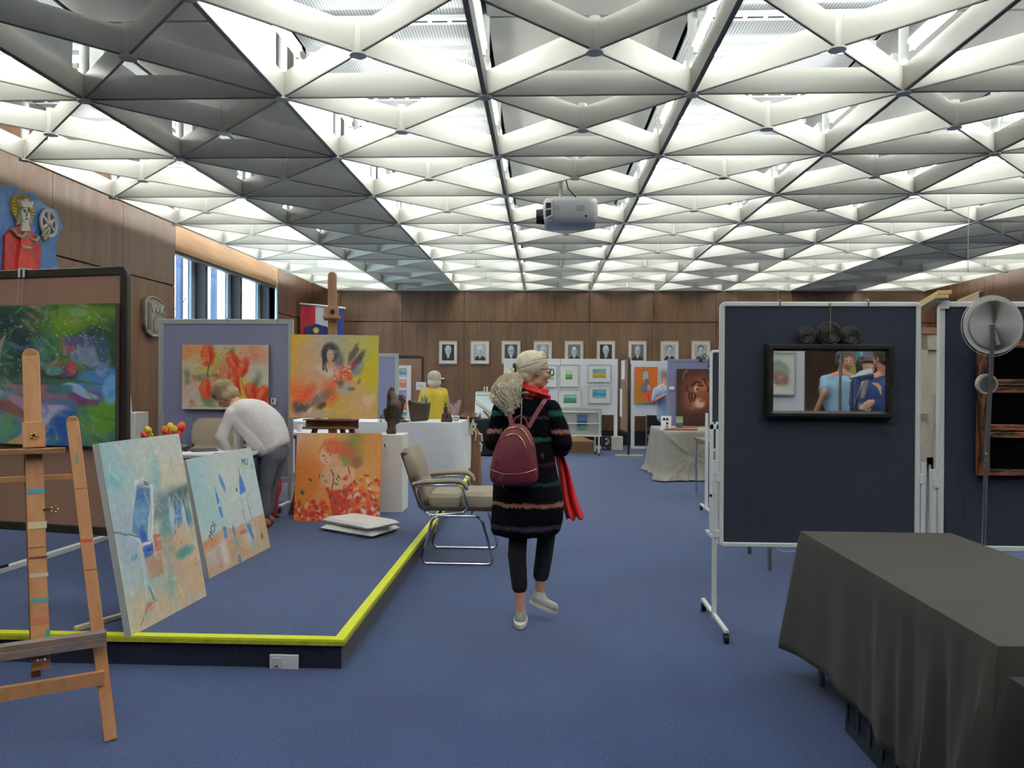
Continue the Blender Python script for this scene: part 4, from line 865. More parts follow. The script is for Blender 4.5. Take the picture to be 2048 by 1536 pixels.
def armchair(name, label, loc, rotz, group=None):
    """faces +x"""
    t = thing(name, label, 'chair', loc, rotz, group)
    part('shell', MB().prism([(-.29,0,.43),(-.32,0,.46),(-.475,0,.90),(-.455,0,.915),(-.41,0,.90),(-.27,0,.47),(.32,0,.47),(.32,0,.43)], (0, -.25, 0), (0, .25, 0)), M_uphs, t, bevel=.008)
    Mb = Matrix.Translation((-.345, 0, .70)) @ Matrix.Rotation(math.radians(-18), 4, 'Y')
    b0 = part('back_cushion', puff(.11, .53, .30, M=Mb @ Matrix.Translation((-.005, 0, .105))), M_uph, t)
    part('back_cushion', puff(.10, .53, .22, M=Mb @ Matrix.Translation((0, 0, -.135))), M_uph, t)
    part('seat_cushion', puff(.30, .52, .13, M=Matrix.Translation((-.11, 0, .50))), M_uph, t)
    part('seat_cushion', puff(.32, .52, .14, M=Matrix.Translation((.17, 0, .51))), M_uph, t)
    for s in (-1, 1):
        y = s * .30
        def rr_(P_, r=.05, n=4):
            out = []; m = len(P_)
            for i in range(m):
                p0, p1, p2 = Vector(P_[i-1]), Vector(P_[i]), Vector(P_[(i+1) % m]); u = (p0 - p1).normalized(); v = (p2 - p1).normalized()
                for k in range(n + 1):
                    q = k / n; a = p1 + u * r * (1 - q) ** 1.5 + v * r * q ** 1.5; out.append(a)
            return out
        part('arm_frame', MB().tube(rr_([(-.34, y, .645), (.04, y, .66), (.10, y, .43), (-.25, y, .40)], .055), .011, 8, closed=True), M_chrome, t)
        part('armrest', MB().tube([(-.36, y, .655), (-.25, y, .675), (-.05, y, .685), (.03, y, .68), (.07, y, .655), (.09, y, .61)], [.02, .028, .028, .028, .026, .018], 10, flat=.8), M_uph, t)
        part('leg_frame', MB().tube(rr_([(-.29, y, .012), (.31, y, .012), (.20, y, .40), (-.19, y, .40)], .05), .0115, 8, closed=True), M_chrome, t)
    part('cross_tube', MB().tube([(.12, -.3, .41), (.12, .3, .41)], .011, 8).tube([(-.15, -.3, .41), (-.15, .3, .41)], .011, 8), M_chrome, t)
    return t
ch = armchair('armchair', 'beige padded armchair with chrome tube frame beside the yellow stage edge', (-.70, 6.50, 0), 0)
p = at(405, 900, 7.35); ch2 = armchair('armchair', 'brown padded chair behind the work table, seen from its low back', (p.x + .03, 7.35, SZ), -PI / 2 + .1)
# table with papers in front of the lilac board
M_top = mat('white_table_top', (214, 214, 216), .5); M_leg = mat('grey_tube_leg', (130, 134, 140), .4, .6)
def table(label, x0, y0, x1, y1, H, z=0., top=M_top, leg=M_leg, th=.03, inset=.05, r=.016, name='table'):
    t = thing(name, label, 'table', ((x0 + x1) / 2, (y0 + y1) / 2, z)); hx, hy = (x1 - x0) / 2, (y1 - y0) / 2
    part('table_top', MB().box((-hx, -hy, H - th), (hx, hy, H)), top, t, bevel=.004)
    for sx in (-1, 1):
        for sy_ in (-1, 1): part('leg', MB().cyl((sx * (hx - inset), sy_ * (hy - inset), 0), r, H - th, 10), leg, t)
    part('apron', MB().box((-hx + inset, -hy + inset - .01, H - th - .05), (hx - inset, -hy + inset + .01, H - th)).box((-hx + inset, hy - inset - .01, H - th - .05), (hx - inset, hy - inset + .01, H - th)), leg, t)
    return t
a = at(362, 912, 6.55); b = at(520, 912, 6.55)
table('white work table with papers in front of the bending woman', a.x, 6.35, b.x - .1, 6.95, .71, SZ)
for i, (px, w_, d_, rz, lab, m_) in enumerate(((395, .30, .22, .2, 'open white sheet of paper on the work table', M_paper), (425, .3, .21, -.15, 'second white sheet lying askew on the work table', mat('paper_cool', (220, 222, 230), .8)), (408, .22, .3, .5, 'dark folder lying among the papers on the work table', mat('dark_folder', (52, 54, 62), .6)))):
    p = at(px, 912, 6.5 + .1 * i); t = thing('paper', lab, 'paper', (p.x, 6.5 + .1 * i, SZ + .711 + .004 * i), rz); part('sheet', MB().cbox((0, 0, .002), (w_, d_, .004)), m_, t, smooth=False)
# tulip bunch on the table behind the tall blue canvas
p = at(336, 866, 6.2); tz = SZ + .72
side = table('small dark side table carrying the bunch of tulips behind the tall canvas', p.x - .3, 6.0, p.x + .14, 6.36, .66, SZ, top=mat('dark_top', (60, 56, 54), .5))
tu = thing('tulip_bunch', 'bunch of red and orange tulips in a low pot behind the tall blue canvas', 'flowers', (p.x, 6.2, SZ + .66))
part('pot', MB().lathe((0, 0, 0), [(.05, 0), (.07, .06), (.075, .10), (.068, .10), (.06, .02)], 18), mat('dark_pot', (70, 60, 52), .5), tu)
rr = random.Random(4)
for k in range(13):
    px, pz = rr.uniform(-.20, .10), rr.uniform(.19, .29); py = rr.uniform(-.08, .08); px += 0; d = Vector((px, py, pz * 1.0 - .02)).normalized()
    part('stem', MB().tube([(px * .1, py * .1, .05), (px * .6, py * .6, pz * .75), (px, py, pz)], .005, 5), mat('tulip_green', (90, 130, 60), .6), tu)
    x = d.orthogonal().normalized(); y = d.cross(x); Mt = Matrix((x, y, d)).transposed()
    c_ = (('tulip_red', (222, 56, 44)), ('tulip_orange', (240, 120, 70)), ('tulip_coral', (236, 92, 66)), ('tulip_yellow', (232, 200, 60)))[k % 4 if k % 7 else 3]
    part('bloom', MB().lathe((px, py, pz), [(.006, -.005), (.026, .012), (.03, .03), (.024, .052), (.012, .066), (.001, .06)], 7, Mt), mat(c_[0], c_[1], .5), tu)
# stepped white stand right of the cork board
a, b, c_ = at(281, 870, 7.6), at(306, 870, 7.6), at(306, 823, 7.6)
pw = thing('plinth', 'tall stepped white plinth between the cork board and the lilac board', 'plinth', ((a.x + b.x) / 2, 7.42, SZ))
part('body', MB().box((-.09, -.13, 0), ((b.x - a.x) / 2 - .02, .13, c_.z - SZ)), mat('matt_white', (228, 228, 224), .7), pw, bevel=.004)
part('upright', MB().prism([(-.09, 0, c_.z - SZ), (-.02, 0, c_.z - SZ), (-.075, 0, at(272, 690, 7.6).z - SZ), (-.12, 0, at(272, 690, 7.6).z - SZ), (-.12, 0, .4), (-.09, 0, .4)], (0, -.1, 0), (0, -.06, 0)), mat('matt_white', 0), pw, smooth=False)
# white plinth with the tall dark sculpture
a, b = at(748, 1035, 7.76), at(805, 870, 7.76)
p2 = thing('plinth', 'white box plinth beside the easel carrying the tall dark sculpture', 'plinth', ((a.x + b.x) / 2, 7.93, SZ)); wd = (b.x - a.x) / 2; PH = b.z - SZ
part('body', MB().box((-wd, -.17, 0), (wd, .17, PH)), mat('matt_white', 0), p2, bevel=.003)
card(765, 886, 776, 897, 7.74, 'label card on the white plinth beside the red-haired painting')
M_dk = mat('dark_bronze_clay', (66, 52, 46), .55, bump=.8, bscale=18, var=.3, vscale=12)
Y = 7.93
def pxblob(name, label, cat, Y, segs, base, m=M_dk, voxel=.008, partname='body', group=None, sm=3, base_z=None):
    """solid built of capsules given in picture pixels at depth Y; base (px,py) is its foot"""
    o = at(base[0], base[1], Y)
    if base_z is not None: o.z = base_z
    t = thing(name, label, cat, o, group=group); mb = MB(); k = Y / F
    for s in segs:
        x0, y0, r0, x1, y1, r1 = s[:6]; d0 = s[6] if len(s) > 6 else 0; d1 = s[7] if len(s) > 7 else d0
        mb.cap(at(x0, y0, Y) + Vector((0, d0, 0)) - o, r0 * k, at(x1, y1, Y) + Vector((0, d1, 0)) - o, r1 * k)
    blob(partname, mb, m, t, voxel, sm); return t
sc = pxblob('sculpture', 'tall dark animal-like ceramic sculpture with an open snout on the white plinth', 'sculpture', Y, [(783,864,9,783,858,9),(783,858,8,784,835,11),(784,835,11,788,812,16),(788,812,15,783,792,10),(783,792,10,782,782,6.5),(796,815,13,803,805,7),(803,805,7,804,793,4.5),(797,826,9,794,842,6),(804,793,4,809,801,3.5),(782,782,6.5,785,778,5),(772,822,6,776,838,6)], (783, 869), base_z=SZ + PH)
o = at(783, 869, Y); q = at(783, 776, Y); part('snout_hole', MB().sph((q.x - o.x, -.012, q.z - SZ - PH), .014, 10), M_black, sc)
part('base_block', MB().box((-.045, -.045, 0), (.045, .045, .055)), M_dk, sc, bevel=.004)
# long table under white cloth with sculptures
TX0, TX1, TY0, TY1, TH = at(560, 950, 10.9).x, at(921, 950, 10.9).x, 10.9, 11.9, .75
tb = table('long table under the white cloth behind the easel', TX0 + .05, TY0 + .05, TX1 - .05, TY1 - .05, TH - .01, SZ)
def tablecloth(name, label, x0, y0, x1, y1, z0, ztop, m, drop, fold=.012, freq=26., res=(60, 60), flare=.02, hem=None, seed=0, nz=10):
    """a rounded-rectangle skirt: flat top and four falling sides with soft folds"""
    t = MB(); per = []; nx, ny = res
    def side(a, b, n): return [(a[0] + (b[0] - a[0]) * k / n, a[1] + (b[1] - a[1]) * k / n) for k in range(n)]
    P_ = side((x0, y0), (x1, y0), nx) + side((x1, y0), (x1, y1), ny) + side((x1, y1), (x0, y1), nx) + side((x0, y1), (x0, y0), ny)
    cx, cy = (x0 + x1) / 2, (y0 + y1) / 2; N_ = len(P_); vs = []; s_ = 0; arc = []
    for i, p in enumerate(P_):
        arc.append(s_); q = P_[(i + 1) % N_]; s_ += math.hypot(q[0] - p[0], q[1] - p[1])
    for j in range(nz + 1):
        f = j / nz
        for i, (x, y) in enumerate(P_):
            nxn = (-1 if abs(x - x0) < 1e-6 else 0) + (1 if abs(x - x1) < 1e-6 else 0); nyn = (-1 if abs(y - y0) < 1e-6 else 0) + (1 if abs(y - y1) < 1e-6 else 0)
            dc = min(abs(x - x0) + abs(y - y0), abs(x - x1) + abs(y - y0), abs(x - x1) + abs(y - y1), abs(x - x0) + abs(y - y1))
            cf = math.exp(-(dc / .16) ** 2)
            w_ = fold * f ** .7 * (math.sin(arc[i] * freq + seed) + .6 * math.sin(arc[i] * freq * .43 + seed * 2 + 1)) + flare * f + cf * f * .10 * (1 if drop > .4 else .4)
            l = math.hypot(x - cx, y - cy); nn = Vector((nxn, nyn, 0)); nn = nn.normalized() if nn.length else Vector(((x - cx) / l, (y - cy) / l, 0))
            dz = drop * f
            if hem: dz = min(drop, hem(x, y)) * f
            if j == 0: vs.append((x, y, ztop))
            else: vs.append((x + nn.x * (w_ + .006), y + nn.y * (w_ + .006), ztop - .006 - dz + .006))
    fs = [(j*N_+i, j*N_+(i+1) % N_, (j+1)*N_+(i+1) % N_, (j+1)*N_+i) for j in range(nz) for i in range(N_)]
    fs.append(tuple(range(N_)))
    t.add(vs, fs); return t
o = part('tablecloth', tablecloth('', '', TX0, TY0, TX1, TY1, SZ, SZ + TH, M_cloth_w, TH - .01, fold=.008, freq=11), M_cloth_w, smooth='auto')
tag(o, 'long white tablecloth falling to the stage behind the easel', 'tablecloth')
Y = 11.15; TZ = SZ + TH
pxblob('sculpture', 'round dark stone-like sculpture on the white cloth left of the tall sculpture', 'sculpture', Y, [(768,842,8,766,836,9),(770,830,6,764,841,9)], (767, 852.5), base_z=TZ, voxel=.015)
pxblob('sculpture', 'small dark jagged sculpture behind the tall sculpture', 'sculpture', 11.5, [(803,845,4,805,838,5),(808,842,4,811,845,3),(797,800,5,799,792,4),(799,840,4,799,812,4)], (803, 851), base_z=TZ, voxel=.015)
v = thing('vessel', 'dark flared sail-shaped clay vessel on the white cloth', 'vase', at(838, 852, Y)); v.location.z = TZ; k = Y / F
o_ = at(838, 852, Y)
vp = [at(px, py, Y) - o_ for px, py in ((822,852),(816,812),(818,808),(832,812),(848,815),(861,813),(859,830),(856,850))]
part('body', MB().prism(vp, (0, -.055, 0), (0, .055, 0)), M_dk, v, bevel=.02)
pl_ = thing('potted_plant', 'small green leafy plant just behind the dark vessel', 'plant', at(849, 850, 11.75)); pl_.location.z = TZ; rr = random.Random(9)
part('pot', MB().lathe((0, 0, 0), [(.05, 0), (.075, .16), (.07, .16), (.05, .02)], 14), M_dk, pl_)
lf = MB()
for k in range(40):
    a = rr.uniform(0, 2 * PI); u = rr.uniform(.2, 1.); d = Vector((math.cos(a) * u * .5, math.sin(a) * u * .5, 1)).normalized(); s0 = Vector((0, 0, .15)); e0 = s0 + d * rr.uniform(.12, .25); sd = d.cross(Vector((0, 0, 1))).normalized() * .018
    lf.add([s0, s0.lerp(e0, .55) + sd, e0, s0.lerp(e0, .55) - sd, s0.lerp(e0, .55) + Vector((0, 0, .004))], [(0, 1, 4), (1, 2, 4), (2, 3, 4), (3, 0, 4)])
part('leaves', lf, mat('leaf_green', (66, 110, 72), .5), pl_, smooth=False, kind='stuff')
cst = thing('sculpture', 'small castle-like clay tower sculpture near the right end of the white cloth', 'sculpture', at(895, 852, 11.1)); cst.location.z = TZ
part('base', MB().box((-.09, -.05, 0), (.07, .05, .05)), M_dk, cst, bevel=.006)
part('wall', MB().box((-.085, -.03, .04), (-.03, .03, .12)).box((.0, -.03, .04), (.05, .03, .13)), M_dk, cst, bevel=.006)
part('tower', MB().cyl((-.03, 0, .04), .03, .18, 10).lathe((-.03, 0, .22), [(.012, 0), (.014, .03), (.018, .045), (.001, .075)], 8), M_dk, cst)
bw = thing('glass_bowl', 'clear glass bowl with a pale shell on the white cloth', 'bowl', at(912, 850, 11.4)); bw.location.z = TZ
part('bowl', MB().lathe((0, 0, 0), [(.03, 0), (.035, .01), (.09, .10), (.086, .10), (.03, .018), (.001, .016)], 20), mat('clear_glass', (240, 245, 245), .05, trans=1.), bw)
part('shell', MB().sph((0, 0, .06), (.04, .04, .02), 10), mat('shell_white', (230, 224, 214), .5), bw)
sh_ = thing('sculpture', 'pale feathery shell sculpture at the back of the white cloth', 'sculpture', at(910, 848, 11.7)); sh_.location.z = TZ; mb = MB(); rr = random.Random(3)
for k in range(9): mb.cap((rr.uniform(-.04, .04), 0, .06), .03, (rr.uniform(-.12, .1), rr.uniform(-.05, .05), rr.uniform(.16, .3)), .022)
blob('body', mb, mat('pinkish_shell', (150, 126, 124), .6, var=.3, vscale=20), sh_, .014, 2)
for i, (px, w_, lab) in enumerate(((813, .16, 'white folded paper tent on the white cloth beside the tall sculpture'), (883, .1, 'small flat card lying on the white cloth by the castle sculpture'))):
    t = thing('card', lab, 'card', at(px, 852, 11.2)); t.location.z = TZ; part('sheet', MB().prism([(-w_ / 2, -.05, 0), (0, -.02, .06 if i == 0 else .012), (w_ / 2, -.05, 0), (0, -.022, .052 if i == 0 else .006)], (0, 0, 0), (0, .1, 0)), M_paper, t, smooth=False)
t = thing('bowl', 'dark flat dish on the white cloth beside the tall sculpture', 'bowl', at(806, 854, 11.0)); t.location.z = TZ; part('dish', MB().lathe((0, 0, 0), [(.05, 0), (.10, .018), (.095, .02), (.04, .006)], 18), M_dk, t)
card(756, 838, 770, 851.5, 10.98, 'white label card standing at the left end of the white cloth')
# white boxes and table behind the easel
a, b = at(588, 852, 9.6), at(612, 852, 9.6)
tw = table('low white-topped table behind the easel', a.x - .1, 9.3, at(700, 870, 9.6).x, 9.9, .7, SZ)
for i, (px0, px1, py0, lab) in enumerate(((592, 606, 846, 'small white cup on the low table behind the easel'), (702, 717, 842, 'white box behind the right end of the easel tray'))):
    a, b = at(px0, 860, 9.55), at(px1, py0, 9.55); t = thing('cup' if i == 0 else 'box', lab, 'cup' if i == 0 else 'box', ((a.x + b.x) / 2, 9.55, SZ + .7)); r = (b.x - a.x) / 2
    part('body', MB().lathe((0, 0, 0), [(r * .7, 0), (r, .09), (r * .9, .09), (r * .6, .01)], 14) if i == 0 else MB().box((-r, -r, 0), (r, r, .12)), mat('white_plastic', 0), t)
# bubble wrap packs
M_wrap = mat('white_bubble_wrap', (232, 232, 228), .35, bump=1., bscale=70)
for i, (dz, pts, lab) in enumerate(((0, ((640,1062),(745,1080),(800,1062),(700,1046)), 'lower folded pad of white bubble wrap on the stage'), (.065, ((645,1046),(735,1064),(800,1052),(705,1036)), 'upper folded pad of white bubble wrap resting on the lower one'))):
    G = [gp(x, y, SZ + dz) for x, y in pts]; c = sum(G, Vector()) / 4; t = thing('bubble_wrap', lab, 'packaging', (c.x, c.y, SZ + dz)); mb = MB()
    nu = 18
    for side_ in (0, 1):
        def fn(u, v):
            p = G[0].lerp(G[1], u).lerp(G[3].lerp(G[2], u), v) - c; e = (1 - abs(2 * u - 1) ** 8) * (1 - abs(2 * v - 1) ** 8)
            return (p.x, p.y, .03 + (.03 if side_ else -.028) * e ** .4 + .003 * math.sin(u * 9 + i) * math.sin(v * 7))
        mb.grid(fn, nu, nu)
    part('pad', mb, M_wrap, t)
# ---------------------------------------------------------------- driftwood post with shells beside the stage
Y = 10.0; M_drift = wood('driftwood_brown', (92, 62, 40), (140, 102, 70), 4, (8, 8, 1), .7)
b0 = at(953, 993, Y); b0.z = 0
dp = thing('driftwood_post', 'brown driftwood post with white antler-like pieces, beside the stage edge', 'sculpture', b0)
def DL(px, py, dy=0): p = at(px, py, Y) - b0; p.y = dy; return p
rings = []
for py, x0, x1 in ((990,941,966),(970,941,964),(940,941,963),(900,942,962),(875,942,961),(862,944,958),(856,946,954)):
    a, b = DL(x0, py), DL(x1, py); c = (a + b) / 2; rings.append((c, Vector(((b.x - a.x) / 2, 0, 0)), Vector((0, .07, 0))))
part('trunk', MB().loft(rings, 14), M_drift, dp)
M_bone = mat('bleached_bone', (206, 200, 180), .6)
for pts in ([(941,870),(939,850),(937,832)],[(945,868),(944,848),(946,843)],[(943,860),(949,858),(953,864),(952,880)],[(950,856),(953,846)],[(958,866),(964,868),(965,882)],[(960,885),(964,888),(963,902)],[(948,850),(947,838)]):
    part('antler_piece', MB().tube([DL(x, y, -.08) for x, y in pts], [.016 - .003 * k for k in range(len(pts))], 8), M_bone, dp)
# black-draped table, driftwood and tilted mirror at the back
Y0, Y1 = 15.2, 16.2; a, b = at(905, 905, Y0), at(1012, 905, Y0); M_blackc = mat('black_cloth', (24, 24, 28), .9)
bt_ = table('table under the black drape at the back, left of the ponytailed woman', a.x + .05, Y0 + .05, b.x - .05, Y1 - .05, .72, 0)
o = part('tablecloth', tablecloth('', '', a.x, Y0, b.x, Y1, 0, .73, M_blackc, .7, fold=.02, freq=14), M_blackc); tag(o, 'black floor-length cloth on the back table left of the ponytailed woman', 'tablecloth')
mb = MB(); rr = random.Random(12)
for k in range(22):
    x = a.x + .05 + rr.uniform(0, .75); y = Y0 + .2 + rr.uniform(-.1, .08); z = .76; mb.cap((x, y, z), .03, (x + rr.uniform(-.2, .2), y + rr.uniform(-.05, .05), z + rr.uniform(0, .16)), .012)
t = thing('driftwood', 'tangle of brown driftwood lying on the black-draped back table', 'driftwood', (a.x + .4, Y0 + .25, .735)); mb.v = [(x - a.x - .4, y - Y0 - .25, z - .735) for x, y, z in mb.v]; blob('branches', mb, M_drift, t, .016, 1)
Ym = 15.7; c = [at(px, py, Ym) for px, py in ((950,840),(946,778),(985,776),(992,838))]
mr = thing('tilted_mirror', 'tilted frameless mirror on a small easel on the black-draped table', 'mirror', (c[0].x, Ym, .735))
M_mir = mat('mirror_silver', (236, 240, 240), .02, 1.)
Hm = c[1].z - .75
part('mirror_sheet', MB().box((0, 0, 0), (.62, .012, Hm)), M_mir, mr, smooth=False, rot=(math.radians(-24), 0, 0))
part('sheet_edge', MB().tube([(0, -.0, 0), (0, 0, Hm)], .01, 6).tube([(0, -.0, Hm), (.62, 0, Hm)], .01, 6), M_alu, mr, rot=(math.radians(-24), 0, 0))
part('easel_top', MB().bar((.22, .25, 0), (.22, .36, Hm + .06), .03, .03).bar((.16, .25, 0), (.16, .36, Hm + .06), .02, .02), wood('pale_pine', 0, 0), mr)
tp_ = gp(975, 908.5, .001)
for px0, px1, py, lab in ((962, 990, 909, 'pale yellow floor strip left of the ponytailed woman, far back'),):
    p0, p1 = gp(px0, py), gp(px1, py); t = thing('floor_strip', lab, 'strip', (p0 + p1) / 2); part('strip', MB().box((-(p1.x - p0.x) / 2, -.05, 0), ((p1.x - p0.x) / 2, .05, .012)), mat('pale_yellow', (222, 220, 130), .6), t)
# ---------------------------------------------------------------- boards between easel and yellow-jacket woman
Y = 12.6; a, b = at(700, 800, Y), at(797, 800, Y)
pinboard('narrow lilac-grey board standing behind the yellow painting', (a.x, Y, 0), b.x - a.x, .7, at(797, 707, Y).z, M_gframe, M_lilac, fw=.06, r=.01, legs=(b.x - a.x - .04,), legtop=1.2)
Y = 13.6; a, b = at(770, 800, Y), at(848, 800, Y)
pinboard('brown cork board in dark rounded frame left of the yellow-jacketed woman', (a.x, Y, 0), b.x - a.x, .6, at(797, 711, Y).z, M_dframe, M_cork, fw=.05, r=.06, legs=(.05,), legtop=1.2)
Yp = 13.5; a, b = at(795, 845, Yp), at(822, 731, Yp)
bk = thing('picture_strip', 'tall white strip with five small colourful prints on the cork board', 'picture', (a.x, Yp, a.z)); w_, h_ = b.x - a.x, b.z - a.z
part('mount', MB().box((0, 0, 0), (w_, .02, h_)), M_paper, bk, smooth=False)
for k, cc in enumerate((((90,150,130),(226,226,220),(60,120,110)), ((226,110,50),(236,140,80),(230,90,40)), ((160,150,190),(186,160,200),(120,110,160)), ((222,160,140),(226,130,120),(206,150,140)), ((150,170,180),(110,150,160),(190,200,206)))):
    picture('small_print', R_land(*cc, seed=50 + k), w_ * .58, h_ * .155, bk, loc=(w_ * .1, -.003, h_ * (.03 + .192 * k)))
Y = 11.45; a, b = at(832, 780, Y), at(852, 764, Y)
sg = thing('sign_stand', 'white paper sign on a thin stand beside the yellow-jacketed woman', 'sign', ((a.x + b.x) / 2, Y, TZ if Y < 11.9 else 0)); zb_ = a.z - sg.location.z; zt_ = b.z - sg.location.z; hw = (b.x - a.x) / 2
part('sheet', MB().box((-hw, -.004, zb_), (hw, 0, zt_)), M_paper, sg, smooth=False); part('rod', MB().cyl((hw * .6, .006, 0), .006, zb_ + .02, 8).cyl((hw * .6, .006, 0), .06, .01, 14), M_white, sg)
part('lettering', MB().box((-hw * .6, -.006, zb_ + .05), (hw * .6, -.004, zb_ + .056)).box((-hw * .6, -.006, zb_ + .07), (hw * .4, -.004, zb_ + .076)), mat('pink_print', (190, 160, 180), .8), sg, smooth=False)
wlx = thing('wall_light_bar', 'short white bar on the back wall behind the yellow-jacketed woman', 'bar', at(880, 757, FY - .1)); part('bar', MB().box((-.12, 0, -.02), (.1, .1, .02)), M_white, wlx)
# ---------------------------------------------------------------- white boards at the back
Y = 17.2; M_pf = mat('white_picture_frame', (178, 182, 180), .45)
a, m_, b = at(1007, 800, Y), at(1120, 800, Y), at(1235, 800, Y); top = at(1235, 718, Y).z; bot = at(1235, 830, Y).z
def whiteboard(label, x0, x1, top, bot):
    t = thing('display_board', label, 'display board', (x0, Y, 0)); W = x1 - x0
    part('panel', MB().box((0, -.015, bot), (W, .015, top)), M_wboard, t, bevel=.004)
    for x in (.04, W - .04): part('leg', MB().box((x - .04, -.02, 0), (x + .04, .02, bot)), M_white, t)
    part('foot_rail', MB().box((0, -.03, 0), (W, .03, .05)), M_white, t); return t
whiteboard('white display board partly behind the ponytailed woman\'s head', a.x, m_.x, top, bot)
whiteboard('white display board carrying four green and blue landscape prints', m_.x + .01, b.x, top, bot)
for i, (x0, y0, x1, y1, ix0, iy0, ix1, iy1, cols, lab) in enumerate((
    (1092,729,1114,775,1097,740,1108,760,((214,220,200),(180,200,140),(150,180,130)),'narrow pale framed print right beside the ponytailed woman\'s glasses'),
    (1119,729,1158,774,1131,741,1145,759,((190,210,190),(120,160,70),(70,130,90)),'upright framed print of a green field, upper left on the white board'),
    (1116,779,1163,816,1127,789,1153,806,((130,190,170),(80,150,110),(60,130,100)),'framed green seascape print, lower left on the white board'),
    (1176,729,1222,765,1185,738,1212,756,((90,160,180),(206,176,70),(190,150,60)),'framed print of a golden field, upper right on the white board'),
    (1176,771,1222,807,1185,779,1212,796,((90,160,190),(60,130,160),(110,196,180)),'framed turquoise sea print, lower right on the white board'))):
    p0, p1 = at(x0, y1, Y - .03), at(x1, y0, Y - .03); w_, h_ = p1.x - p0.x, p1.z - p0.z; t = thing('framed_print', lab, 'picture', (p0.x, Y - .035, p0.z))
    part('frame', frame_ring(w_, 0, h_, .016, .025, .002), M_pf, t, smooth=False); part('mount', MB().box((.008, -.002, .008), (w_ - .008, .008, h_ - .008)), mat('cream_mount', (232, 233, 226), .6, coat=.5), t, smooth=False)
    c0, c1 = at(ix0, iy1, Y - .03) - p0, at(ix1, iy0, Y - .03) - p0; picture('print', R_land(*cols, seed=70 + i), c1.x - c0.x, c1.z - c0.z, t, loc=(c0.x, -.004, c0.z))
Y = 17.25; a, b = at(1262, 800, Y), at(1338, 800, Y); whiteboard('white display board with the orange cat painting', a.x, b.x + .5, at(1262, 722, Y).z, at(1262, 832, Y).z)
p0, p1 = at(1269, 807, Y - .05), at(1315, 734, Y - .05); canvas('painting', 'orange painting of a grey-white cat on the back white board', R_cat(), p1.x - p0.x, p1.z - p0.z, (p0.x, Y - .06, p0.z), side=(80, 50, 40))
p0, p1 = at(1326, 790, Y - .05), at(1352, 737, Y - .05); canvas('painting', 'dark narrow painting right of the cat, mostly behind the man', R_land((60,70,80),(90,80,70),(50,50,60), seed=5), p1.x - p0.x, p1.z - p0.z, (p0.x, Y - .06, p0.z), side=(60, 60, 60))
card(1289, 811, 1297, 814, Y - .04, 'tiny white card under the orange cat painting', mark=False)
# cork board seen edge-on with sheets
p = gp(1257, 912); Yn = p.y; far = gp(1243, 906)
ec = thing('display_board', 'cork board seen almost edge-on between the white boards', 'display board', (p.x, Yn, 0), math.atan2(1.15, wl(1241, 800, 1.75).x - p.x + .0) )
import_len = 1.25; q_ = at(1241, 800, Yn + 1.15); ec.rotation_euler.z = math.atan2(1.15, q_.x - p.x); Lb = math.hypot(1.15, q_.x - p.x)
part('panel', MB().box((.02, -.01, at(1250, 862, Yn + .5).z), (Lb, .01, at(1250, 718, Yn + .3).z)), M_cork, ec, smooth=False)
part('frame', frame_ring(Lb, at(1250, 866, Yn + .5).z, at(1257, 714, Yn).z, .035, .05, .04), M_dframe, ec)
part('pole', MB().cyl((0.0, 0, .02), .022, 1.3, 10), M_black, ec)
ft = part('foot', MB().box((-.02, -.29, .0), (.03, .27, .03)), mat('pale_yellow', 0), ec, rot=(0, 0, 0))
for k, (x0, x1, z0, z1) in enumerate(((.45, .9, 1.55, 1.95), (.35, .7, .95, 1.5), (.8, 1.15, .75, 1.35), (.2, .42, .9, 1.3))):
    t = part('pinned_sheet', MB().box((x0, .012, z0), (x1, .02, z1)).box((x0, -.02, z0), (x1, -.012, z1)), (M_paper, mat('brown_paper', (150, 116, 90), .8))[k % 2], ec, smooth=False)
# small wheeled grey board with seascape
Y = 15.6; a, b = at(1092, 870, Y), at(1203, 870, Y); o_ = Vector((a.x, Y, 0))
def SL(px, py): return at(px, py, Y) - o_
wb = thing('wheeled_board', 'small wheeled grey board with a seascape behind its white rails', 'display board', o_); t0, t1 = SL(1203, 817), SL(1203, 871)
part('panel', MB().box((0, -.012, t1.z), (t0.x - .02, .012, t0.z)), mat('grey_beige_panel', (164, 162, 152), .7), wb, smooth=False)
part('edge', MB().box((t0.x - .02, -.05, t1.z), (t0.x, .05, t0.z)), M_gframe, wb, smooth=False)
zr, zr2 = SL(1190, 824).z, SL(1190, 847).z
part('rail', MB().tube([(0, -.05, zr), (t0.x - .08, -.05, zr), (t0.x - .04, -.05, zr - .04), (t0.x - .04, -.05, t1.z)], .012, 8), M_white, wb); part('rail', MB().tube([(0, -.05, zr2), (t0.x - .05, -.05, zr2)], .01, 8), M_white, wb)
part('shelf_bar', MB().box((0, -.06, t1.z - .02), (t0.x, .04, t1.z + .01)), M_white, wb)
for k, x in enumerate((t0.x - .05, t0.x - .11)):
    lg = part('leg', MB().cyl((x, -.04 + .3 * k, .05), .018, t1.z - .05, 10), M_white, wb); part('castor', MB().cyl((x - .012, -.04 + .3 * k, .03), .03, .024, 12, axis='x'), M_black, lg)
lg = part('leg', MB().cyl((.06, .0, .05), .018, t1.z - .05, 10), M_white, wb); part('castor', MB().cyl((.05, 0, .03), .03, .024, 12, axis='x'), M_black, lg)
p0, p1 = at(1154, 859, Y - .02), at(1174, 829, Y - .02); canvas('painting', 'small upright seascape painting on the wheeled grey board', R_land((60,90,130),(50,70,100),(80,140,120), 61, 20, 28), p1.x - p0.x, p1.z - p0.z, (p0.x, Y - .03, p0.z), depth=.015, side=(60, 80, 100))
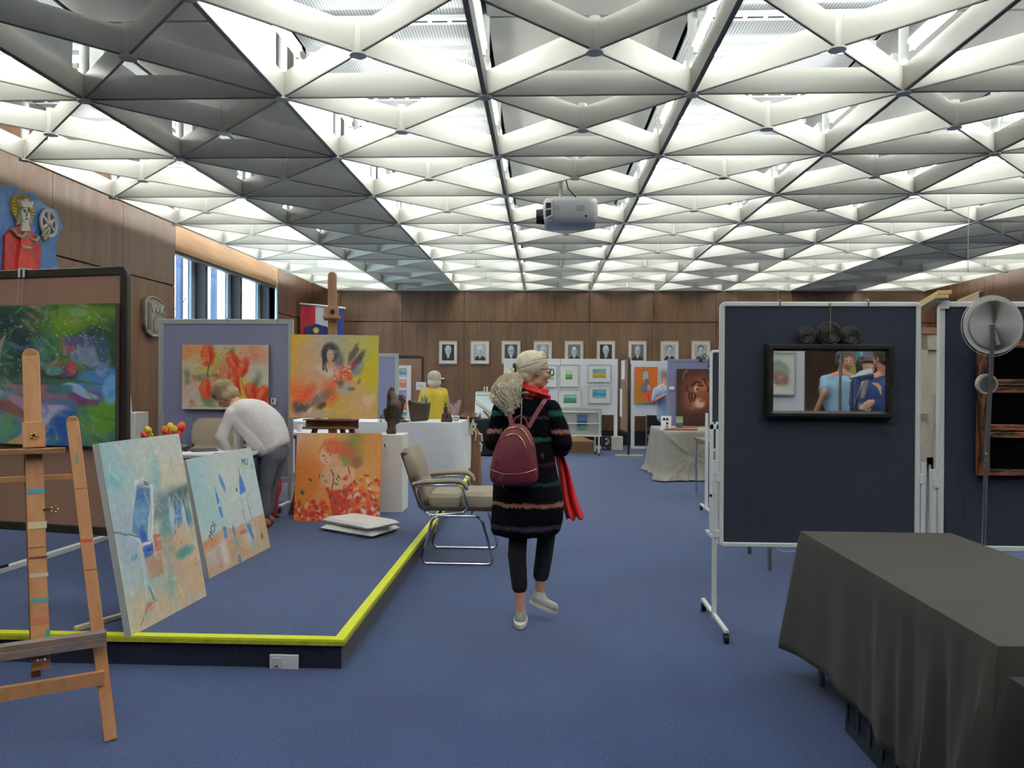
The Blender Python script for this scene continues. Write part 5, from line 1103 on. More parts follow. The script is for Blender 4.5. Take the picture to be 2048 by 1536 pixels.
p0, p1 = gp(1128, 911), gp(1191, 911); cx_ = thing('cardboard_box', 'long brown cardboard box on the floor under the wheeled grey board', 'box', ((p0.x + p1.x) / 2, p0.y + .75, 0)); hw = (p1.x - p0.x) / 2 * 1.04; M_card = mat('brown_cardboard', (146, 112, 80), .8, var=.08, vscale=10)
part('carton', MB().box((-hw, -.2, 0), (hw, .2, .24)), M_card, cx_); part('flap', MB().prism([(-hw, -.2, .24), (hw, -.2, .24), (hw * .3, -.12, .33), (-hw, -.1, .34)], (0, 0, 0), (0, .012, .004)), M_card, cx_)
Y = 17.0
for px0, px1, py0, lab, m_ in ((1203, 1219, 872, 'black box with white lettering on the floor behind the wheeled board', mat('black_box', (40, 40, 44), .6)), (1221, 1244, 872, 'pale paper-wrapped packet on the floor against the white board leg', mat('wrapped_paper', (206, 200, 186), .7))):
    p0, p1 = at(px0, 899, Y), at(px1, py0, Y); t = thing('box', lab, 'box', ((p0.x + p1.x) / 2, Y - .12, 0)); hw = (p1.x - p0.x) / 2
    part('carton', MB().box((-hw, -.1, 0), (hw, .1, p1.z)), m_, t, bevel=.01)
    if 'black' in lab:
        pm = MB(); rr = random.Random(2)
        for k in range(9): x = rr.uniform(-hw * .8, hw * .5); z = rr.uniform(.04, p1.z * .85); pm.box((x, -.104, z), (x + rr.uniform(.02, .06), -.1, z + rr.uniform(.01, .03)))
        part('print', pm, M_paper, t, smooth=False)
# dark heating box along the back wall foot
hb_ = part('baseboard_back', MB().box((0, FY - .16, 0), (4.2, FY - .03, .34)), mat('black_heater', (16, 16, 18), .6), kind='structure', smooth=False)
# ---------------------------------------------------------------- lilac board with tiger, grey-draped table
Y = 13.3; a, b = at(1334, 800, Y), at(1440, 800, Y)
lt = pinboard('lilac-grey board with the tiger painting behind the grey-draped table', (a.x, Y, 0), b.x - a.x + .3, .45, at(1334, 718, Y).z, M_lilac, M_lilac, fw=.05, r=.01, legs=(b.x - a.x + .2,), legtop=1.0, legm=M_gframe)
p0, p1 = at(1353, 851, Y - .05), at(1427, 738, Y - .05); canvas('painting', 'dark red-brown painting of a tiger head on the lilac board', R_tiger(), p1.x - p0.x, p1.z - p0.z, (p0.x, Y - .06, p0.z), side=(60, 30, 26))
card(1338, 773, 1349, 779, Y - .04, 'white card left of the tiger painting', mark=False)
p = at(1408, 716, Y); gl = thing('clip_lamp', 'black gooseneck clip lamp on top of the tiger board', 'lamp', (p.x - .06, Y, at(1400, 719, Y).z))
g0 = gl.location; q1 = at(1418, 727, Y - .1) - g0
part('neck', MB().tube([(0, 0, 0), (.0, -.03, .06), (.06, -.07, .09), (q1.x - .01, -.1, .04), (q1.x, -.12, q1.z)], .008, 6), M_black, gl); part('shade', MB().lathe((q1.x, -.12, q1.z), [(.012, .02), (.02, -.01), (.034, -.07), (.03, -.07)], 12), M_black, gl); part('clamp', MB().box((-.03, -.03, -.04), (.03, .03, .01)), M_black, gl)
M_gcl = mat('grey_taupe_cloth', (146, 142, 134), .85, bump=.12, bscale=250)
X0, X1, Y0, Y1 = 1.84, 2.78, 11.75, 13.1; TH2 = .755
table('table under the grey gathered cloth below the tiger painting', X0 + .06, Y0 + .06, X1 - .06, Y1 - .06, TH2 - .012, 0)
kx, kz = at(1382, 913, Y0).x, at(1382, 913, Y0).z                     # the knot where the cloth is gathered
mb = tablecloth('', '', X0, Y0, X1, Y1, 0, TH2, M_gcl, TH2 - .02, fold=.012, freq=9, res=(90, 60), nz=26, flare=.03)
vs = []
for (x, y, z) in mb.v:
    if abs(y - Y0) < .16 and z < TH2 - .004 and X0 - .1 < x < X1 + .1:
        dx_, dz_ = x - kx, z - kz; r = math.hypot(dx_, dz_); an = math.atan2(dz_, dx_); pull = math.exp(-(r / .05) ** 2)
        amp = .035 * math.exp(-((r - .12) / .22) ** 2) if r > .03 else 0; lower = 1.3 if dz_ < 0 else .6
        y += -sum(hh * math.exp(-((an - a0 + PI) % (2 * PI) - PI) ** 2 / (2 * ww * ww)) for a0, hh, ww in ((2.42, .028, .05), (2.2, .012, .05), (.5, .022, .06), (.12, .016, .05), (-.42, .02, .07), (-1.15, .03, .08), (-1.5, .022, .07), (-1.85, .03, .09), (-2.35, .018, .1), (-2.75, .012, .08))) * min(1, r / .08) * math.exp(-(r / .55) ** 2) + .02 * pull
        if dz_ < -.1: y -= .05 * min(1, (-dz_ - .1) / .3)
    if z < .12: y -= (.12 - z) * .6 * (1 if y < Y0 + .2 else 0) * (1 + .5 * math.sin(x * 30)); x -= (.12 - z) * .5 * (1 if x < X0 + .15 else 0) * (1 + .5 * math.sin(y * 22)); z = max(z, .006 + .012 * (1 + math.sin(x * 40 + y * 31)) / 2)
    vs.append((x, y, z))
mb.v = vs; o = part('tablecloth', mb, M_gcl, smooth=True); tag(o, 'grey-taupe tablecloth gathered into a knot on its front side', 'tablecloth')
br_ = thing('brochure_holder', 'white brochure card with small pictures on the grey cloth', 'brochure', (at(1332, 850, 12.1).x, 12.1, TH2)); hw = .08
part('card', MB().box((-hw, -.004, 0), (hw, 0, .215)), M_paper, br_, smooth=False, rot=(math.radians(-10), 0, math.radians(-12)))
part('back_leg', MB().box((-hw * .4, .0, 0), (hw * .4, .07, .004)), M_paper, br_, smooth=False)
part('small_pictures', MB().box((-.05, -.006, .14), (-.01, -.004, .18)).box((.0, -.006, .14), (.035, -.004, .18)).box((0, -.006, .075), (.035, -.004, .115)), M_ink, br_, smooth=False, rot=(math.radians(-10), 0, math.radians(-12)))
part('teal_picture', MB().box((-.005, -.006, .025), (.035, -.004, .06)), mat('teal_print', (60, 150, 170), .6), br_, smooth=False, rot=(math.radians(-10), 0, math.radians(-12)))
lh = thing('leaflet_holder', 'clear holder with green leaflets on the grey cloth', 'leaflet holder', (at(1359, 852, 12.2).x, 12.2, TH2))
part('leaflets', MB().box((-.055, -.01, .02), (.05, .01, .20)), mat('green_leaflet', (176, 190, 176), .6), lh, smooth=False); part('header', MB().box((-.055, -.012, .16), (.05, -.01, .19)), mat('leaf_green_print', (120, 170, 110), .6), lh, smooth=False)
part('holder', MB().box((-.065, -.03, 0), (.06, -.026, .11)).box((-.065, -.03, 0), (.06, .03, .006)), mat('clear_acrylic', (240, 244, 246), .08, trans=.9), lh, smooth=False)
M_terr = mat('terracotta', (160, 86, 64), .6)
ty_ = thing('tray', 'long terracotta-coloured oval tray at the front of the grey cloth', 'tray', (at(1362, 861, 11.95).x, 11.97, TH2))
sp3 = sup(30, .6); rg = [[(c * .26 * k, s * .10 * k, z) for c, s in sp3] for k, z in ((.9, 0), (1, .012), (1, .022), (.96, .022), (.9, .008))]
vs = [p for r_ in rg for p in r_]; n = 30; part('tray_body', MB().add(vs, [(i*n+k, i*n+(k+1)%n, (i+1)*n+(k+1)%n, (i+1)*n+k) for i in range(4) for k in range(n)] + [tuple(range(n))[::-1], tuple(4*n+k for k in range(n))]), M_terr, ty_)
t = thing('booklet', 'small brown booklet behind the tray on the grey cloth', 'booklet', (at(1381, 853, 12.5).x, 12.6, TH2)); part('pages', MB().box((-.12, -.06, 0), (.13, .06, .01)), mat('tan_booklet', (190, 160, 130), .7), t); part('cover', MB().box((-.125, -.065, .01), (.135, .065, .014)), M_terr, t)
t = thing('bottle_cap', 'tiny white object at the left front of the grey cloth', 'cap', (at(1323, 858, 11.95).x, 12.0, TH2)); part('cap', MB().cyl((0, 0, 0), .018, .012, 10), M_paper, t)
Y = 14.9; a = at(1306, 880, Y); cb = thing('chair', 'dark stacking chair half hidden behind the grey-draped table', 'chair', (a.x + .1, Y, 0))
part('seat', MB().box((-.2, -.2, .44), (.2, .2, .47)), M_black, cb, bevel=.01); part('backrest', MB().box((-.2, .18, .62), (.2, .21, .85)), M_black, cb, bevel=.01)
for sx in (-1, 1):
    part('leg', MB().tube([(sx * .2, -.2, 0), (sx * .2, -.18, .44), (sx * .2, .19, .46)], .011, 8), M_chrome, cb); part('leg', MB().tube([(sx * .2, .24, 0), (sx * .2, .19, .46), (sx * .2, .2, .85)], .011, 8), M_chrome, cb)
# table end and edge-on dark board left of the main board
c0 = gp(1416, 985); M_tw = wood('brown_table_edge', (96, 76, 60), (130, 106, 84), 3, (1, 8, 8), .4)
tx = at(1412, 880, 9.72).x
tt = table('wood-edged table with chrome legs poking out left of the main dark board', tx, 9.7, tx + 1.3, 10.5, .755, 0, top=M_tw, leg=M_chrome, th=.045, r=.014, inset=.03)
a = at(1425, 800, 8.6)
eb = pinboard('dark felt board in white frame mostly hidden behind the main board', (a.x, 8.75, 0), 1.2, .72, at(1430, 699, 8.6).z, M_white, M_navy, fw=.03, r=.05, legs=(-.03,), legtop=1.15, foot=.3, legw=.03)
ep = thing('slotted_stand', 'white slotted board upright standing left of the main dark board', 'board leg', (at(1429, 900, 7.4).x, 7.4, 0))
part('upright', MB().box((-.045, -.015, .05), (-.012, .015, 1.12)).box((.012, -.015, .05), (.045, .015, 1.12)).box((-.045, -.015, 1.05), (.045, .015, 1.1)).box((-.045, -.015, .4), (.045, .015, .43)), M_white, ep, bevel=.003); part('foot', MB().box((-.02, -.3, .0), (.02, .3, .03)), M_white, ep)
# ---------------------------------------------------------------- the two big dark boards at right
Y = 4.75; a, b = at(1438, 800, Y), at(1839, 800, Y); zt, zb = at(1640, 604, Y).z, at(1520, 1094, Y).z
mbd = pinboard('dark navy felt board in white rounded frame carrying the wall mirror', (a.x, Y, 0), b.x - a.x, zb, zt, M_white, M_navy, fw=.030, th=.035, r=.035, legs=(-.022, b.x - a.x + .022), legtop=1.02, foot=.33, legw=.026)
for x in (-.01, b.x - a.x + .01): part('bracket', MB().cbox((x, 0, zb + .08), (.03, .04, .045)).cbox((x, 0, .92), (.03, .04, .06)), M_white, mbd, bevel=.003)
a2 = at(1875, 800, Y - .02); mb2 = pinboard('dark navy felt board in white rounded frame carrying the charred wooden piece', (a2.x, Y - .02, 0), 1.27, zb, zt, M_white, M_navy, fw=.034, th=.04, r=.04, legs=(-.024,), legtop=.98, foot=.33, legw=.026)
part('bracket', MB().cbox((-.012, 0, .90), (.03, .04, .06)), M_white, mb2, bevel=.003)
for px, lab in ((1557, 'metal hook on the main dark board top, left of the mirror wire'), (1733, 'metal hook on the main dark board top, right of the mirror wire')):
    p = at(px, 604, Y); clip(p.x, Y, zt, lab)
p = at(1889, 610, Y - .05); t = thing('paper_tag', 'white paper tag on the corner of the right dark board', 'label', (p.x, Y - .05, zt + .005)); part('paper', MB().box((-.025, -.006, -.05), (.025, -.002, .0)).box((-.025, -.006, -.002), (.025, .05, .002)), M_paper, t, smooth=False)
# wall mirror with three coil ornaments
c0, c1 = at(1531, 836, Y - .05), at(1787, 688, Y - .05); w_, h_ = c1.x - c0.x, c1.z - c0.z
mi = thing('framed_mirror', 'wide mirror in dark frame with three coiled ornaments on the dark board', 'mirror', (c0.x, Y - .05, c0.z))
M_mf = mat('dark_brown_mirror_frame', (25, 21, 19), .4, bump=.2, bscale=120)
mb = MB(); fwd_ = .045
prof = ((0, .03), (0, -.004), (.012, -.024), (.03, -.024), (fwd_, -.002), (fwd_, .01)); corners = ((0, 0), (w_, 0), (w_, h_), (0, h_)); sg_ = ((1, 1), (-1, 1), (-1, -1), (1, -1)); vs = []
for (cx, cz), (sx, sz) in zip(corners, sg_):
    for u_, y_ in prof: vs.append((cx + sx * u_, y_, cz + sz * u_))
n = len(prof); mb.add(vs, [(k*n+i, ((k+1)%4)*n+i, ((k+1)%4)*n+i+1, k*n+i+1) for k in range(4) for i in range(n - 1)]); part('frame', mb, M_mf, mi, smooth=False)
part('mirror_glass', MB().box((fwd_ - .002, .002, fwd_ - .002), (w_ - fwd_ + .002, .008, h_ - fwd_ + .002)), M_mir, mi, smooth=False)
for px, py, r in ((1612, 669, .054), (1659, 664, .068), (1700, 669, .054)):
    p = at(px, py, Y - .05) - Vector((c0.x, Y - .05, c0.z)); mb = MB(); pts = []
    for k in range(150):
        a = k * .25; q = r - .006 - (r - .012) * k / 150; pts.append((p.x + q * math.cos(a), -.004, h_ + r - .006 + q * math.sin(a)))
    mb.tube(pts, .0048, 6); mb.tube([(p.x + r * math.cos(2*PI*k/32), 0, h_ + r - .006 + r * math.sin(2*PI*k/32)) for k in range(32)], .006, 6, closed=True); part('coil_ornament', mb, M_mf, mi)
    part('coil_back', MB().cyl((p.x, .006, h_ + r - .006), r, .004, 24, axis='y'), mat('coil_back_black', (16, 15, 14), .8, spec=.1), mi)  # near-black disc closing the back of each coil
part('hanging_wire', MB().tube([(w_ / 2, -.01, h_ + .03), (w_ / 2, -.012, h_ + .22), (w_ / 2 - .004, -.004, zt - c0.z)], .0018, 5).cyl((w_ / 2, -.02, zt - c0.z - .02), .008, .02, 8, axis='y'), mat('pale_wire', (170, 160, 120), .4, .5), mi)
# charred wood piece with three black squares
c0, c1 = at(1952, 951, Y - .06), at(1958, 682, Y - .06); w_ = .50; h_ = c1.z - c0.z
M_char = wood('flamed_charred_wood', (22, 13, 9), (146, 84, 46), 2.4, (14, 14, 2.2), .5, .3); M_charh = wood('flamed_charred_rail', (22, 13, 9), (150, 88, 50), 2.4, (2.2, 14, 14), .5, .3)
cw = thing('charred_frame', 'charred reddish wooden frame with three black squares, right dark board', 'wall piece', (c0.x, Y - .075, c0.z)); st_ = .07
for _m in (M_char, M_charh):
    for _x in _m.node_tree.nodes:
        if _x.type == 'VALTORGB': _x.color_ramp.elements[0].position = .44; _x.color_ramp.elements[1].position = .56
part('back_panel', MB().box((.01, .02, .01), (w_ - .01, .03, h_ - .01)), mat('soot_black', (5, 5, 6), .9, spec=.05), cw, smooth=False)
for x in (0, w_ - st_): part('stile', MB().box((x, -.01, 0), (x + st_, .025, h_)), M_char, cw, bevel=.006)
hh = h_ / 3
for k in range(3):
    for z in (k * hh + .002, (k + 1) * hh - .042): part('rail', MB().box((st_ - .01, -.008, z), (w_ - st_ + .01, .025, z + .038)), M_charh, cw, bevel=.005)
# stuff between the two boards
Yb = 6.6; bx = at(1860, 800, Yb).x; M_raw = mat('raw_canvas', (196, 190, 172), .9, var=.05)
M_pine = wood('pine_lath', (206, 178, 124), (226, 202, 150), 3, (1, 8, 8), .6)
p0, p1 = at(1838, 612, 5.6), at(1895, 597, 4.9)
for i, (z, lab) in enumerate(((zt + .02, 'lower pale pine lath lying across the gap between the dark boards'), (zt + .045, 'upper pale pine lath lying across the gap between the dark boards'))):
    q0, q1 = at(1836, 606 - 8 * i, 5.5), at(1884 + 6 * i, 604 - 8 * i, 4.6); t = thing('lath', lab, 'lath', (q0 + q1) / 2); t.location.z = z
    part('lath_body', MB().bar(Vector((q0.x - t.location.x, q0.y - t.location.y, 0)), Vector((q1.x - t.location.x, q1.y - t.location.y, 0)), .07, .022), M_pine, t)
Ys = 6.0; q0, q1 = at(1835, 925, Ys), at(1885, 655, Ys)
stc = thing('stretched_canvas_back', 'back of a large raw canvas standing in the gap between the dark boards', 'canvas', (q0.x, Ys, 0)); W_c, H_c = q1.x - q0.x + .5, q1.z
part('cloth', MB().box((.01, .0, .3), (W_c, .01, H_c - .02)), M_raw, stc, smooth=False, rot=(0, 0, .3)); part('stretcher_bar', MB().box((0, -.04, H_c - .05), (W_c, .0, H_c)), mat('brown_lath', (150, 104, 80), .7), stc, smooth=False, rot=(0, 0, .3)); part('stretcher_bar', MB().box((0, -.03, H_c - .17), (W_c, .0, H_c - .05)), M_raw, stc, smooth=False, rot=(0, 0, .3)); part('stretcher_bar', MB().box((0, -.03, 1.2), (W_c, .0, 1.27)), M_raw, stc, smooth=False, rot=(0, 0, .3)); part('stretcher_bar', MB().box((0, -.03, .0), (.06, .01, H_c - .05)), M_raw, stc, smooth=False, rot=(0, 0, .3))
lp = thing('leaning_pole', 'slender pale wooden pole leaning in the gap between the dark boards', 'pole', at(1842, 1000, 5.5)); lp.location.z = 0
e = at(1867, 790, 5.7) - lp.location; part('pole', MB().bar((0, 0, .012), e, .03, .03), wood('grey_pole', (150, 142, 130), (186, 178, 164), 3, (8, 8, 1), .6), lp)
fp = thing('board_leg', 'folded pair of white slotted board legs in the gap between the dark boards', 'board leg', (at(1862, 1000, 5.3).x, 5.3, 0))
for s, rot_ in ((-1, .02), (1, -.05)): part('upright', MB().box((s * .035 - .022, -.012, .02), (s * .035 - .008, .012, 1.0)).box((s * .035 + .008, -.012, .02), (s * .035 + .022, .012, 1.0)).box((s * .035 - .022, -.013, .95), (s * .035 + .022, .013, 1.0)).box((s * .035 - .022, -.013, .62), (s * .035 + .022, .013, .64)).box((s * .035 - .022, -.013, 0), (s * .035 + .022, .013, .12)), M_white, fp, smooth=False, rot=(0, rot_, 0))
q = at(1868, 900, 5.45); t = thing('white_box', 'white card box standing in the gap between the dark boards', 'box', (q.x + .07, 5.28, 0)); part('carton', MB().box((-.06, -.06, 0), (.1, .06, at(1868, 880, 5.28).z)), M_paper, t, rot=(0, .06, 0))
q0, q1 = at(1917, 606, 9.2), at(1960, 584, 8.3); t = thing('wooden_crate', 'pale wooden crate frame leaning above the right dark board', 'crate', (q1.x, 8.3, 0)); d_ = Vector((q0.x - q1.x, .9, 0))
lo_, hi_ = q1.z - .9, q1.z
part('side_panel', MB().prism([(0, 0, lo_), Vector((d_.x, d_.y, lo_)), Vector((d_.x, d_.y, hi_)), (0, 0, hi_)], (0, 0, 0), (-.01, .01, 0)), wood('pinkish_ply', (190, 160, 136), (206, 178, 152), 3), t, smooth=False)
part('top_strip', MB().bar((0, 0, hi_), Vector((d_.x, d_.y, hi_)), .03, .02), M_pine, t); part('post', MB().bar((.01, 0, 0), (.01, 0, hi_), .03, .03), mat('dark_post', (50, 40, 36), .6), t)
# grey table leg and white cable under the main board
table('grey-legged table standing behind the main dark board', at(1522, 1140, 6.3).x, 6.15, at(1522, 1140, 6.3).x + 1.0, 6.8, .70, 0, r=.018, inset=.03)
p = gp(1570, 1104, .0); ca = thing('cable', 'white cable hanging below the main dark board', 'cable', (at(1550, 1096, 5.0).x, 5.0, at(1550, 1096, 5.0).z)); part('cable_loop', MB().tube([(0, 0, 0.02), (.02, 0, -.012), (.06, 0, -.025), (.12, 0, -.02), (.2, 0, -.014), (.3, 0, .03)], .004, 6), M_white, ca)
# ---------------------------------------------------------------- brushed-disc floor lamp
Y = 4.45; c = at(1990, 650, Y - .06); lb = at(1967, 1085, Y); fx = lb.x - .03
fl_ = thing('floor_lamp', 'floor lamp with brushed steel disc and glass ring behind the black table', 'lamp', (fx, Y, 0)); cl = Vector((c.x - fx, -.05, c.z)); kk = Y / F
m_br = bpy.data.materials.new('radial_brushed_steel'); m_br.use_nodes = True; nt = m_br.node_tree; b_ = nt.nodes['Principled BSDF']; b_.inputs['Base Color'].default_value = (.56, .56, .57, 1); b_.inputs['Metallic'].default_value = 1; b_.inputs['Roughness'].default_value = .33; b_.inputs['Anisotropic'].default_value = .9
tg = nt.nodes.new('ShaderNodeTangent'); tg.direction_type = 'RADIAL'; tg.axis = 'Y'; nt.links.new(tg.outputs[0], b_.inputs['Tangent'])
def disc(r, y0, y1, n=64): return MB().tube([(0, y0, 0), (0, y1, 0)], r, n)
part('reflector_disc', disc(47 * kk, -.006, .004), m_br, fl_, loc=cl)
ring = MB(); n = 64
for yy in (0, .008):
    pass
vs = []; 
for r_, yy in ((46 * kk, .006), (56 * kk, .006), (56 * kk, .014), (46 * kk, .014)): vs += [(r_ * math.cos(2*PI*k/n), yy, r_ * math.sin(2*PI*k/n)) for k in range(n)]
part('frosted_ring', MB().add(vs, [(a*n+k, a*n+(k+1)%n, ((a+1)%4)*n+(k+1)%n, ((a+1)%4)*n+k) for a in range(4) for k in range(n)]), mat('frosted_glass', (200, 198, 192), .5), fl_, loc=cl)
part('glass_rim', MB().tube([(58.5 * kk * math.cos(2*PI*k/n), .012, 58.5 * kk * math.sin(2*PI*k/n)) for k in range(n)], .0022, 6, closed=True), mat('glass_edge', (190, 196, 196), .2, .3), fl_, loc=cl + Vector((-.003, 0, -.004)))
part('pole', MB().tube([cl + Vector((-.018, -.02, .004)), at(1977, 760, Y) - Vector((fx, Y, 0)) + Vector((0, -.02, 0)), at(1971, 960, Y) - Vector((fx, Y, 0)), at(1967, 1085, Y) - Vector((fx, Y, 0)), Vector((0, 0, .02))], [.0125, .0125, .012, .0105, .0105], 14), M_brush, fl_)
part('support_arm', MB().tube([cl + Vector((-.012, -.012, .0)), cl + Vector((.015, -.008, -.11))], [.005, .014], 10), mat('arm_grey', (160, 158, 150), .4, .6), fl_)
kc = at(1979, 768, Y - .03) - Vector((fx, Y, 0)); part('dimmer_knob', MB().tube([(kc.x, -.012, kc.z), (kc.x, .012, kc.z)], 20 * kk, 28), mat('knob_silver', (214, 208, 196), .35, .5), fl_); part('knob_face', MB().tube([(kc.x, -.016, kc.z), (kc.x, -.01, kc.z)], 16 * kk, 28), M_brush, fl_)
for py in (907, 921): q = at(1970, py, Y) - Vector((fx, Y, 0)); part('pole_screw', MB().sph((q.x, -.012, q.z), .006, 8), M_chrome, fl_)
part('base', MB().lathe((0, 0, 0), [(.14, 0), (.145, .01), (.13, .02), (.02, .026)], 36), M_brush, fl_)
# ---------------------------------------------------------------- black-draped table in the foreground
M_bk = mat('black_brown_drape', (52, 49, 46), .9, bump=.15, bscale=400, sheen=.05)
X0, X1, Y0, Y1, TH3 = 1.305, 2.05, 2.24, 3.92, .75
table('folding table under the black drape in the right foreground', X0 + .05, Y0 + .05, X1 - .05, Y1 - .05, TH3 - .012, 0, leg=mat('blue_grey_leg', (104, 120, 130), .4, .4), r=.017, inset=.03)
mb = tablecloth('', '', X0, Y0, X1, Y1, 0, TH3, M_bk, .62, fold=.010, freq=17, res=(44, 100), nz=16, flare=.02, hem=lambda x, y: .60 + .03 * math.sin(y * 3.1))
vs = []
for (x, y, z) in mb.v:
    f = min(1, max(0, (TH3 - z) / .6)); near = min(1, max(0, (3.25 - y) / .9))
    if x < X0 + .06 and f > 0: x -= f * near * (.028 * math.sin(y * 34 + 2 * f) + .016 * math.sin(y * 57 - f)) - .01 * near * f
    vs.append((x, y, z))
mb.v = vs; o = part('tablecloth', mb, M_bk); tag(o, 'black-brown drape over the long table in the right foreground', 'tablecloth')
md_ = o.modifiers.new('s', 'SOLIDIFY'); md_.thickness = .003
X2, Y2 = 1.25, 2.10; table('second table under the darker drape at the bottom right edge', X2 + .05, 1.3, X2 + 1.2, Y2 - .04, .70, 0)
M_bk2 = mat('black_drape', (20, 20, 21), .9)
mb = tablecloth('', '', X2, 1.25, X2 + 1.3, Y2, 0, .715, M_bk2, .70, fold=.022, freq=22, res=(60, 60), nz=14, flare=.02); o = part('tablecloth', mb, M_bk2); tag(o, 'darker black drape on the nearer table at the bottom right edge', 'tablecloth')
# the pulled-up drape bundle between both
p0, p1 = gp(1650, 1350), gp(1735, 1440); cr_ = thing('crate', 'dark ribbed plastic crate under the black-draped table', 'crate', (1.52, 3.05, 0)); M_cr = mat('dark_blue_plastic', (40, 48, 58), .45)
mb = MB().box((-.2, -.3, 0), (.2, .3, .02)); hz = .3
part('crate_floor', mb, M_cr, cr_, smooth=False)
for s in (-1, 1):
    w_ = part('crate_side', MB().box((s * .2 - .01, -.3, 0), (s * .2 + .01, .3, .05)).box((s * .2 - .01, -.3, hz - .04), (s * .2 + .01, .3, hz)), M_cr, cr_, smooth=False)
    for k in range(6): part('rib', MB().box((s * .2 - .012, -.29 + k * .112, .03), (s * .2 + .012, -.27 + k * .112, hz)), M_cr, w_, smooth=False)
    part('mesh_web', MB().box((s * .2 - .003, -.29, .04), (s * .2 + .003, .29, hz - .02)), mat('crate_web', (30, 36, 44), .6), w_, smooth=False)
    part('crate_end', MB().box((-.2, s * .3 - .01, 0), (.2, s * .3 + .01, hz)), M_cr, cr_, smooth=False)
# ---------------------------------------------------------------- foreground painter's easel
M_e = wood('easel_beech', (176, 120, 78), (200, 146, 100), 3.2, (7, 7, .8), .5); M_ed = wood('easel_beech_dark', (120, 72, 44), (146, 92, 60), 3, (7, 7, .8), .5)  # second beech tone is a darker brown for the rear pieces
PH_ = math.radians(32); C_ = Vector((-1.998, 2.967, 0)); ez = thing('easel', 'paint-stained beech easel in the left foreground before the stage', 'easel', C_, PH_); LE = math.tan(math.radians(15))
def E(a, z, dy=0): return Vector((a, z * LE + dy, z))
part('mast', MB().bar(E(.0, .31), E(-.055, 1.60), .066, .022, (0, 1, 0)).cyl(E(-.055, 1.60) - Vector((0, .011, 0)), .033, .022, 14, axis='y'), M_e, ez, bevel=.003)
part('rear_mast', MB().bar(E(-.012, .40, .035), E(-.05, 1.25, .05), .06, .03, (0, 1, 0)), M_ed, ez)
part('right_leg', MB().bar(E(.25, .0), E(.107, 1.31), .05, .024, (0, 1, 0)).cyl(E(.107, 1.31) - Vector((0, .012, 0)), .025, .024, 14, axis='y'), M_e, ez, bevel=.003)
part('left_leg', MB().bar(E(-.25, .0), E(-.19, 1.31), .05, .024, (0, 1, 0)), M_e, ez, bevel=.003)
part('rear_leg', MB().bar(E(-.03, 1.3, .04), Vector((-.05, .95, 0)), .04, .03, (0, 1, 0)), M_ed, ez)
part('upper_rail', MB().bar(E(-.23, 1.07, .02), E(.13, 1.07, .02), .04, .02, (0, 0, 1)), M_e, ez); 
part('lower_rail', MB().bar(E(-.27, .25, -.02), E(.225, .25, -.02), .026, .055, (0, 0, 1)), M_e, ez)
part('tray', MB().bar(E(-.3, .42, -.045), E(.235, .42, -.045), .05, .035, (0, 0, 1)).bar(E(-.3, .40, -.072), E(.235, .40, -.072), .008, .03, (0, 0, 1)), wood('tray_stained', (96, 94, 96), (160, 130, 112), 5, (2, 8, 8), .5), ez)
part('canvas_block', MB().bar(E(-.035, 1.20, -.02), E(-.04, 1.31, -.02), .085, .03, (0, 1, 0)), M_e, ez, bevel=.004)
part('ledge', MB().bar(E(-.16, 1.19, -.045), E(.08, 1.19, -.045), .06, .02, (0, 0, 1)), wood('ledge_stained', (120, 84, 60), (176, 130, 92), 4, (2, 8, 8), .5), ez)
M_bl = mat('brass', 0)
kn = MB(); c = E(-.037, 1.255, -.045); kn.cyl(c, .006, .03, 8, axis='y')
for k in range(5): kn.sph(c + Vector((.011 * math.cos(k * 1.256), .0, .011 * math.sin(k * 1.256))), .0055, 8)
part('wing_screw', kn, M_bl, ez)
kn = MB(); c = E(.03, .94, -.01); kn.bar(c - Vector((.03, 0, 0)), c, .01, .01)
for k in range(5): kn.sph(c + Vector((.012 + .012 * math.cos(k * 1.256), .0, .012 * math.sin(k * 1.256))), .0055, 8)
part('side_screw', kn, M_bl, ez)
kn = MB(); c = E(-.0, .37, -.06); kn.cyl(c - Vector((0, .02, 0)), .008, .03, 8, axis='y'); kn.sph(c + Vector((-.012, -.02, 0)), .008, 8).sph(c + Vector((.012, -.02, 0)), .008, 8); part('tray_screw', kn, M_chrome, ez)
def stain(a, z, w_, h_, col, leg='mast'):
    off = -.0125
    part('paint_stain', MB().cbox((0, 0, 0), (w_, .001, h_)), mat('stain_%d_%d_%d' % col, col, .5), ez, smooth=False, loc=E(a, z, off), rot=(-math.radians(15), 0, 0))
for a, z, w_, h_, col in ((-.028, 1.02, .066, .02, (70, 150, 170)), (-.02, .88, .068, .03, (206, 190, 160)), (-.015, .75, .066, .008, (90, 40, 30)), (-.012, .68, .067, .016, (200, 186, 160)), (-.008, .58, .066, .014, (60, 150, 170)), (-.006, .5, .066, .03, (190, 110, 84)), (.022, .42, .016, .09, (60, 150, 150)), (.163, .8, .048, .015, (206, 80, 60)), (.125, 1.15, .012, .05, (130, 140, 110)), (.18, .68, .048, .004, (110, 60, 40)), (.14, 1.02, .048, .003, (110, 60, 40)), (-.02, .79, .066, .003, (90, 50, 34))):
    stain(a, z, w_, h_, col)
